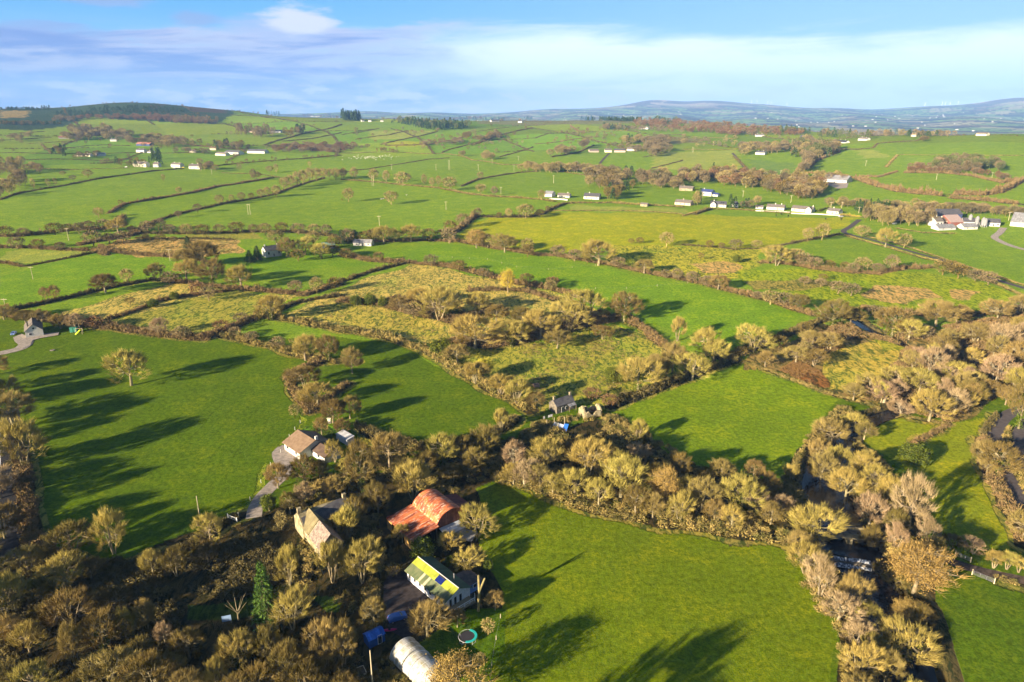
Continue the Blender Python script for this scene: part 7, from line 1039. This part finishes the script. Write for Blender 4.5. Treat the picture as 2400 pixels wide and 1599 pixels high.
for i, (x, y, ln, wd, lab) in enumerate([(818, 1549, 3.6, 2.2, 'timber edged raised bed left of the thin pole'), (832, 1571, 2.6, 1.8, 'small raised bed at the bottom edge below the other bed')]):
    pa = P([(x, y)])[0]; rt = empty('raised_bed', pa, math.radians(30), label=lab, cat='raised bed', group='raised vegetable beds'); MB().box(-ln/2, ln/2, -wd/2, -wd/2+.1, -.1, .4).box(-ln/2, ln/2, wd/2-.1, wd/2, -.1, .4).box(-ln/2, -ln/2+.1, -wd/2+.1, wd/2-.1, -.1, .4).box(ln/2-.1, ln/2, -wd/2+.1, wd/2-.1, -.1, .4).build('timber_edge', M_pole, rt); MB().box(-ln/2+.1, ln/2-.1, -wd/2+.1, wd/2-.1, -.1, .3).build('soil', paint('soil', (.10, .07, .035), .5, 6.), rt)
pa = P([(846, 1475)])[0]
# swing, slide and playhouse
pa = P([(171, 764)])[0]; rt = empty('playhouse', pa, .15, label='green wooden playhouse beside the yellow slide', cat='playhouse'); m_gr = paint('green_paint', (.04, .20, .15)); MB().box(-1.5, -.2, -.8, .8, .3, 2.4).box(.1, 1.5, -.8, .8, .3, 2.4).build('tower_wall', m_gr, rt); MB().box(-1.6, 1.6, -.9, .9, 2.4, 2.55).build('roof', m_gr, rt); [MB().box(x-.06, x+.06, y-.06, y+.06, -.2, .3).build('leg', M_wood, rt) for x in (-1.4, 1.4) for y in (-.7, .7)]
pa = P([(183, 767)])[0]; rt = empty('swing_frame', pa, .2, label='swing frame with yellow slide on the cottage lawn', cat='swing set')
for x in (-1.4, 1.4): MB().tube((x, -.9, -.1), (x, 0, 2.6), .08, .08, 6).tube((x, .9, -.1), (x, 0, 2.6), .08, .08, 6).build('a_frame', M_pole, rt)
MB().tube((-1.5, 0, 2.6), (1.5, 0, 2.6), .08, .08, 6).build('top_bar', M_pole, rt); MB().slab((-1.6, -1.2, .1), (-1., -1.6, .1), (.6, .2, 1.8), (0, .5, 1.8), .08).build('slide', mat('yellow_plastic', (.55, .70, .03), rough=.4), rt)
pa = P([(121, 805)])[0]; tag(mk('fire_pit', [(a_*math.cos(t)*1., a_*math.sin(t)*.8, z_) for a_, z_ in ((1.2, -.1), (1.0, .35), (.6, .3)) for t in np.arange(10)*.628], [(k*10+i, k*10+(i+1) % 10, (k+1)*10+(i+1) % 10, (k+1)*10+i) for k in range(2) for i in range(10)]+[tuple(range(20, 30))], M_dstone, loc=pa), 'small ring of burnt stones on the cottage lawn', 'fire pit')
# bridge and weir
pa, pb = P([(1924, 1223), (2016, 1234)]); rt, L_ = frame_ab(pa, pb, 'footbridge', 'old stone footbridge over the river just above the weir', 'bridge'); z0 = .3
MB().box(-L_/2-2, L_/2+2, -1.5, 1.5, -.3, .35).build('deck', M_dstone, rt); MB().box(-L_/2-1.5, L_/2+1.5, -1.75, -1.5, -.3, 1.0).build('parapet', M_stone, rt); MB().box(-L_/2-1.5, L_/2+1.5, 1.5, 1.75, -.3, 1.0).build('parapet', M_stone, rt)
for x in (-L_*.22, L_*.30): MB().box(x-.6, x+.6, -2.1, 1.9, -4, -.3).build('pier', M_stone, rt)
pa, pb = P([(1918, 1268), (2004, 1282)]); a_ = math.atan2(*(pb-pa)[:2][::-1]); L_ = float(np.linalg.norm((pb-pa)[:2])); c_ = (pa+pb)/2; r = np.random.default_rng(4); nx, ny = 60, 12; xs = np.linspace(-L_/2, L_/2, nx); ysl = np.linspace(-1.6, 1.0, ny); V = []
for j, y in enumerate(ysl):
    for x in xs: t = (y+1.6)/2.6; V.append((x, y+.25*math.sin(x*.8), -2.85+1.2*t**.6+r.uniform(0, .14)))
rt = empty('weir', (c_[0], c_[1], float(zraw(*c_[:2]))), a_, label='stone weir with white foaming water across the river', cat='weir')
def foam(n, b):
    g = n.n('ShaderNodeTexCoord').outputs['Object']; v = n.n('ShaderNodeVectorMath', operation='MULTIPLY', i_0=g, i_1=(1., .35, 1.)).outputs[0]; n.put(b.inputs['Base Color'], n.mix(n.ss(n.noise(v, 2.4, 5, .7), .44, .60), (.04, .05, .09, 1), (.85, .88, .92, 1)))
mk('foam', V, [(j*nx+i, j*nx+i+1, (j+1)*nx+i+1, (j+1)*nx+i) for j in range(ny-1) for i in range(nx-1)], mat('foam', rough=.5, fn=foam), rt); MB().box(-L_/2-1, L_/2+1, -.9, 1.1, -4, -1.9).build('sill', M_dstone, rt)
# gates
for (A, B, lab) in (((2236, 1322), (2281, 1340), 'galvanised field gate standing closed beside the farm track'), ((2197, 1279), (2227, 1291), 'galvanised gate in shade across the upper side of the track')):
    pa, pb = P([A, B]); rt, L_ = frame_ab(pa, pb, 'field_gate', lab, 'gate', 'field gates')
    for z in (.3, .5, .72, .95, 1.2): MB().tube((-L_/2, 0, z), (L_/2, 0, z), .03, .03, 5).build('rail', M_cgrey, rt)
    for x in (-L_/2, -L_/6, L_/6, L_/2): MB().tube((x, 0, .25), (x, 0, 1.25), .03, .03, 5).build('upright', M_cgrey, rt)
    for x in (-L_/2-.25, L_/2+.25): MB().box(x-.1, x+.1, -.1, .1, -.4, 1.5).build('gate_post', M_pole, rt)
pa, pb = P([(524, 1190), (545, 1199)]); rt, L_ = frame_ab(pa, pb, 'entrance_gate', 'white wooden entrance gate half open at the driveway foot', 'gate')
MB().box(-L_/2, L_/2, -.03, .03, .15, .3).box(-L_/2, L_/2, -.03, .03, .5, .62).box(-L_/2, L_/2, -.03, .03, .9, 1.02).build('rail', M_frame, rt); [MB().box(x-.07, x+.07, -.07, .07, -.3, 1.3).build('gate_post', M_frame, rt) for x in (-L_/2, L_/2)]
# fences
def fence(label, pts, sp, ph=1.1, pm=None, wires=True):
    pw = P(pts); L = [pw[0]]; o0 = pw[0].copy(); o0[2] = 0; root = empty('post_fence', o0, label=label, cat='fence'); Q = []
    for a, b in zip(pw[:-1], pw[1:]):
        n = max(1, int(np.linalg.norm(b-a)/sp)); Q += [a+(b-a)*i/n for i in range(n)]
    Q.append(pw[-1]); mb = MB()
    for p in Q[:100]:
        z = float(zf(p[0], p[1])); MB().tube((0, 0, -.3), (0, 0, ph), .09, .08, 5).build('post', pm or M_pole, root, loc=(p[0]-o0[0], p[1]-o0[1], z))
    if wires:
        for a, b in zip(Q[:-1], Q[1:]):
            for hz in (.55, .95): mb.tube((a[0]-o0[0], a[1]-o0[1], float(zf(a[0], a[1]))+hz), (b[0]-o0[0], b[1]-o0[1], float(zf(b[0], b[1]))+hz), .012, .012, 3)
        mb.build('wire', M_cgrey, root)
fence('wire fence crossing the top of the long green field', [(1000, 590), (1120, 597), (1187, 614), (1260, 620), (1368, 611)], 12)
fence('wire fence crossing the middle of the long green field', [(1368, 664), (1440, 664), (1510, 658), (1580, 651)], 12)
fence('white post fence between the big left field and the driveway', [(548, 1186), (575, 1150), (600, 1110), (622, 1070), (645, 1040), (665, 1005), (690, 972), (712, 950)], 5.5, 1.2, M_white, False)
fence('line of fence posts along the garden edge of the centre field', [(1150, 1420), (1140, 1470), (1130, 1530), (1125, 1600)], 4, 1.0)
# poles
PL = [(158, 553, 29, 0), (391, 600, 28, 0), (76, 642, 30, 0), (13, 707, 22, 0), (872, 519, 23, 0), (1025, 482, 19, 0), (900, 390, 13, 0), (1002, 392, 14, 0), (1099, 392, 14, 0), (1181, 394, 15, 0), (1151, 446, 16, 0), (1272, 421, 18, 0), (1191, 369, 10, 0), (1356, 401, 10, 0), (1707, 453, 15, 0), (1817, 466, 17, 0), (1909, 478, 14, 0), (1934, 478, 14, 0), (1973, 490, 15, 0), (2151, 414, 15, 0), (1989, 381, 12, 0), (2317, 507, 20, 0), (2278, 413, 17, 0), (1793, 405, 14, 0), (1746, 407, 14, 0), (1907, 410, 12, 0), (1131, 378, 12, 0), (487, 401, 13, 0), (573, 493, 24, 1), (857, 427, 23, 1), (1032, 390, 21, 1), (458, 1182, 42, 2), (183, 756, 33, 2), (857, 1580, 76, 2), (1592, 350, 12, 1), (1723, 335, 9, 0), (1639, 335, 9, 0)]
PX = sorted(PL, key=lambda t: t[0]); pcnt = 0
for (x, y, hp_, kd) in PX:
    p = P([(x, y)])[0]; hm = hp_*mpp(p)/math.cos(math.atan2(CH-p[2], math.hypot(p[0], p[1])))
    near = min(PX, key=lambda t: abs(t[0]-x)+abs(t[1]-y) if t[:2] != (x, y) else 1e9)
    if kd == 2: lab = {458: 'bare wooden pole at the foot of the big left field', 183: 'wooden pole beside the playhouse', 857: 'thin pale pole left of the polytunnel'}[x]
    else: lab = f"{'twin' if kd == 1 else 'single'} wooden power pole, {ORD[pcnt] if pcnt < 30 else 'one'} from left in the fields"; pcnt += 1
    if pcnt > 30: lab = {2151: 'wooden power pole in the oval field', 2278: 'wooden power pole above the oval field hedge', 2317: 'wooden power pole behind the farm entrance'}.get(x, lab)
    rt = empty('power_pole' if kd < 2 else 'pole', p, 0, label=lab, cat='pole', group='power poles' if kd < 2 else None); rad = .16 if y < 600 else .12
    for dx in ((-1., 1.) if kd == 1 else (0,)): MB().tube((dx, 0, -.6), (dx, 0, hm), rad*1.2, rad*.8, 7).build('shaft', M_pole, rt)
    if kd < 2:
        MB().box(-1.6, 1.6, -.08, .08, hm-.7, hm-.5).build('cross_arm', M_pole, rt)
        for dx in (-1.4, 0, 1.4): MB().tube((dx, 0, hm-.5), (dx, 0, hm-.25), .07, .05, 6).build('insulator', M_dark, rt)
# snag, dead tree
pa = P([(1099, 1404)])[0]; rt = empty('tree_snag', pa, label='ivy yellow topped out tree trunk forking beside the cabin', cat='tree'); MB().tube((0, 0, -.3), (.3, 0, 5.2), .34, .27, 9).tube((.3, 0, 5.1), (.15, 0, 9.), .3, .2, 8).tube((.3, 0, 5.1), (1.5, .2, 8.2), .26, .17, 8).build('trunk', mottled('snag_bark', (.20, .17, .07), (.30, .25, .12), 1.5), rt)
pa = P([(548, 1425)])[0]; rt = empty('dead_tree', pa, label='small leafless silver dead tree beside a blue board in the wood', cat='tree'); mb = MB(); r = random.Random(8); mb.tube((0, 0, -.2), (0, 0, 2.4), .16, .1)
for k_ in range(9): a = k_*.7; e = (1.6*math.cos(a), 1.6*math.sin(a), 3.4+r.random()*1.6); mb.tube((0, 0, 1.4+k_*.1), e, .08, .03, 4); mb.tube(e, (e[0]*1.4, e[1]*1.3, e[2]+.8), .03, .015, 3)
mb.build('trunk', M_bark, rt)
pa = P([(522, 1432)])[0]; rt = empty('blue_hoarding', pa, .3, label='pale blue board standing in the shaded clearing', cat='board'); MB().box(-.9, .9, -.03, .03, .5, 1.9).build('panel', paint('pale_blue', (.25, .38, .62)), rt); [MB().box(x-.05, x+.05, .03, .13, -.3, 1.9).build('post', M_wood, rt) for x in (-.8, .8)]
# animals
def quad(name, L_, Hh, body, m_, m2, hair=None):
    V = []; Fc = []; n = 8; rings = [(-.50, .60, .10, .10), (-.46, .62, .20, .21), (-.30, .60, .25, .26), (0., .57, .27, .29), (.25, .60, .25, .27), (.40, .66, .19, .22), (.52, .74, .12, .15), (.60, .78, .10, .12), (.66, .74, .10, .11), (.78, .66, .06, .07), (.82, .64, .04, .05)]
    rings = [(a, b, c*body, d*body) for a, b, c, d in rings]
    for x, z, ry, rz_ in rings: V += [(x*L_, ry*L_*.55*math.cos(t), z*Hh*1.25+rz_*Hh*.8*math.sin(t)) for t in np.arange(n)*2*math.pi/n]
    for i in range(len(rings)-1): Fc += [(i*n+j, (i+1)*n+j, (i+1)*n+(j+1) % n, i*n+(j+1) % n) for j in range(n)]
    Fc += [tuple(range(n)), tuple(range((len(rings)-1)*n, len(rings)*n))[::-1]]; mb = MB().add(V, Fc)
    for x in (-.36, .30):
        for s_ in (-1, 1): mb.tube((x*L_, s_*.11*L_, Hh*.62), (x*L_-.02, s_*.11*L_, Hh*.3), .09*Hh, .05*Hh, 6); mb.tube((x*L_-.02, s_*.11*L_, Hh*.3), (x*L_, s_*.11*L_, -.02), .05*Hh, .045*Hh, 6)
    mb.tube((-.50*L_, 0, Hh*.85), (-.56*L_, 0, Hh*.4), .04*Hh, .02*Hh, 5); [mb.tube((.60*L_, s_*.06*L_, Hh*1.08), (.58*L_, s_*.13*L_, Hh*1.12), .04*Hh, .02*Hh, 4) for s_ in (-1, 1)]
    o = mb.build(name, m_, smooth_=True); return o
cow = quad('cow', 2.3, 1.4, 1., mat('black_hide', (.012, .011, .011), rough=.7), None); sheep_ = quad('sheep', 1.25, .8, 1.25, mottled('fleece', (.62, .58, .48), (.78, .74, .64), 6.), None)
CW = [(1783, 497, 'black cow, leftmost of the group in the bright field'), (1795, 494, 'black cow highest up near the bungalow hedge'), (1811, 498, 'black cow right of the cow nearest the bungalows'), (1897, 505, 'black cow grazing alone left of the field corner'), (1933, 506, 'black cow nearest the lane corner')]
for i, (x, y, lab) in enumerate(CW):
    c_ = cow if i == 0 else cow.copy(); 
    if i: COL.objects.link(c_)
    p = P([(x, y)])[0]; c_.location = p; c_.rotation_euler = (0, 0, rw.uniform(0, 6)); c_.scale = (1.25,)*3; tag(c_, lab, 'cow', 'black cows in the bright field')
for i in range(64):
    c_ = sheep_ if i == 0 else sheep_.copy()
    if i: COL.objects.link(c_)
    u_, v_ = rw.gauss(0, 1), rw.gauss(0, 1); x, y = 850+u_*32, 362+v_*2.4-u_*.9; p = P([(min(max(x, 787), 940), min(max(y, 354), 369))])[0]; c_.location = p; c_.rotation_euler = (0, 0, rw.uniform(0, 6)); c_.scale = (1.5,)*3
    tag(c_, 'white sheep grazing in the flock on the sloping field left of centre', 'sheep', 'flock of white sheep')
for i, (x, y, lab) in enumerate([(934, 449, 'lone white sheep right of the field tree'), (881, 458, 'white sheep left of the right hand field tree'), (876, 458.5, 'pale sheep furthest left under the field tree')]):
    c_ = sheep_.copy(); COL.objects.link(c_); c_.location = P([(x, y)])[0]; c_.scale = (1.2,)*3; tag(c_, lab, 'sheep', 'sheep by the field trees')
# wind turbines on the far mountain
def turbine(p, a, label, sc):
    rt = empty('wind_turbine', p, .3, label=label, cat='wind turbine', group='wind turbines on the far mountains'); rt.scale = (sc,)*3; m_ = M_frame; MB().tube((0, 0, -8), (0, 0, 70), 3.2, 2.0, 10).build('tower', m_, rt); MB().box(-2, 2, -4, 6, 69, 73).build('nacelle', m_, rt)
    for k_ in range(3): t = a+k_*2.094; MB().tube((0, -4.5, 71), (42*math.sin(t), -4.5, 71+42*math.cos(t)), 2.4, .7, 5).build('blade', m_, rt)
for i, (x, y) in enumerate([(1724, 246), (1737, 246), (1761, 247), (1769, 247), (1806, 249), (2122, 250), (2161, 249), (2168, 249), (2179, 249), (2197, 248)]):
    r_ = 12800.; u = x*S-512; fy = 719.7; hl = math.hypot(u, fy); p = (u/hl*r_, fy/hl*r_, float(zraw(u/hl*r_, fy/hl*r_))); turbine(p, rw.uniform(0, 2), f"white wind turbine, {ORD[i]} from left on the far skyline", .62)
SV = []; r = np.random.default_rng(12); bxv = np.array([(-1, -1, 0), (1, -1, 0), (1, 1, 0), (-1, 1, 0), (-1, -1, 1), (1, -1, 1), (1, 1, 1), (-1, 1, 1), (-1, 0, 1.6), (1, 0, 1.6)], float); bxf = [(0, 1, 5, 4), (2, 3, 7, 6), (1, 2, 6, 9, 5), (3, 0, 4, 8, 7), (4, 5, 9, 8), (8, 9, 6, 7)]; mbv = MB()
for i in range(110):
    a = r.uniform(.05, .66) if i < 96 else r.uniform(-.5, 0); r_ = r.uniform(5200, 10500); cx, cy = r_*math.sin(a), r_*math.cos(a); sx = r.uniform(3, 8); q9 = bxv*np.array([sx, 3.5, 3.6]); mbv.add(q9+np.array([cx, cy, float(zraw(cx, cy))]), bxf)
tag(mbv.build('valley_settlement', M_white), 'scattered tiny pale houses across the far blue valley', 'distant houses', kind='stuff')
# yellow gorse by the bungalow row, clipped garden hedge
for lab, pts, wd, hh, kd in (('bright yellow gorse bushes at the right end of the bungalow row', [(1935, 494), (1960, 497), (1978, 499)], 3, 1.8, 'y'), ('clipped yellow green garden hedge left of the last bungalow', [(1880, 487), (1892, 481), (1905, 478)], 2.2, 2.6, 'i')):
    V, Fc, o0 = hedge_obj(pts, wd, hh, 'd', 77); tag(mk('shrub', V, Fc, M_tw[kd], loc=o0), lab, 'shrub')
# END-OBJECTS
# ------------------------------------------------------------ haze
def build_haze():
    mb = MB(); x, y0, y1 = 16800, -16800, 16800; mb.box(-x, x, y0, y1, -60, 900)
    m = bpy.data.materials.new('haze'); m.use_nodes = True; n = m.node_tree; n.nodes.clear(); o = n.nodes.new('ShaderNodeOutputMaterial'); v = n.nodes.new('ShaderNodeVolumePrincipled')
    v.inputs['Color'].default_value = (.22, .46, 1, 1); v.inputs['Density'].default_value = 7.0e-5; v.inputs['Anisotropy'].default_value = -.1; n.links.new(v.outputs[0], o.inputs['Volume'])
    tag(mb.build('haze', m), kind='stuff')
build_haze()
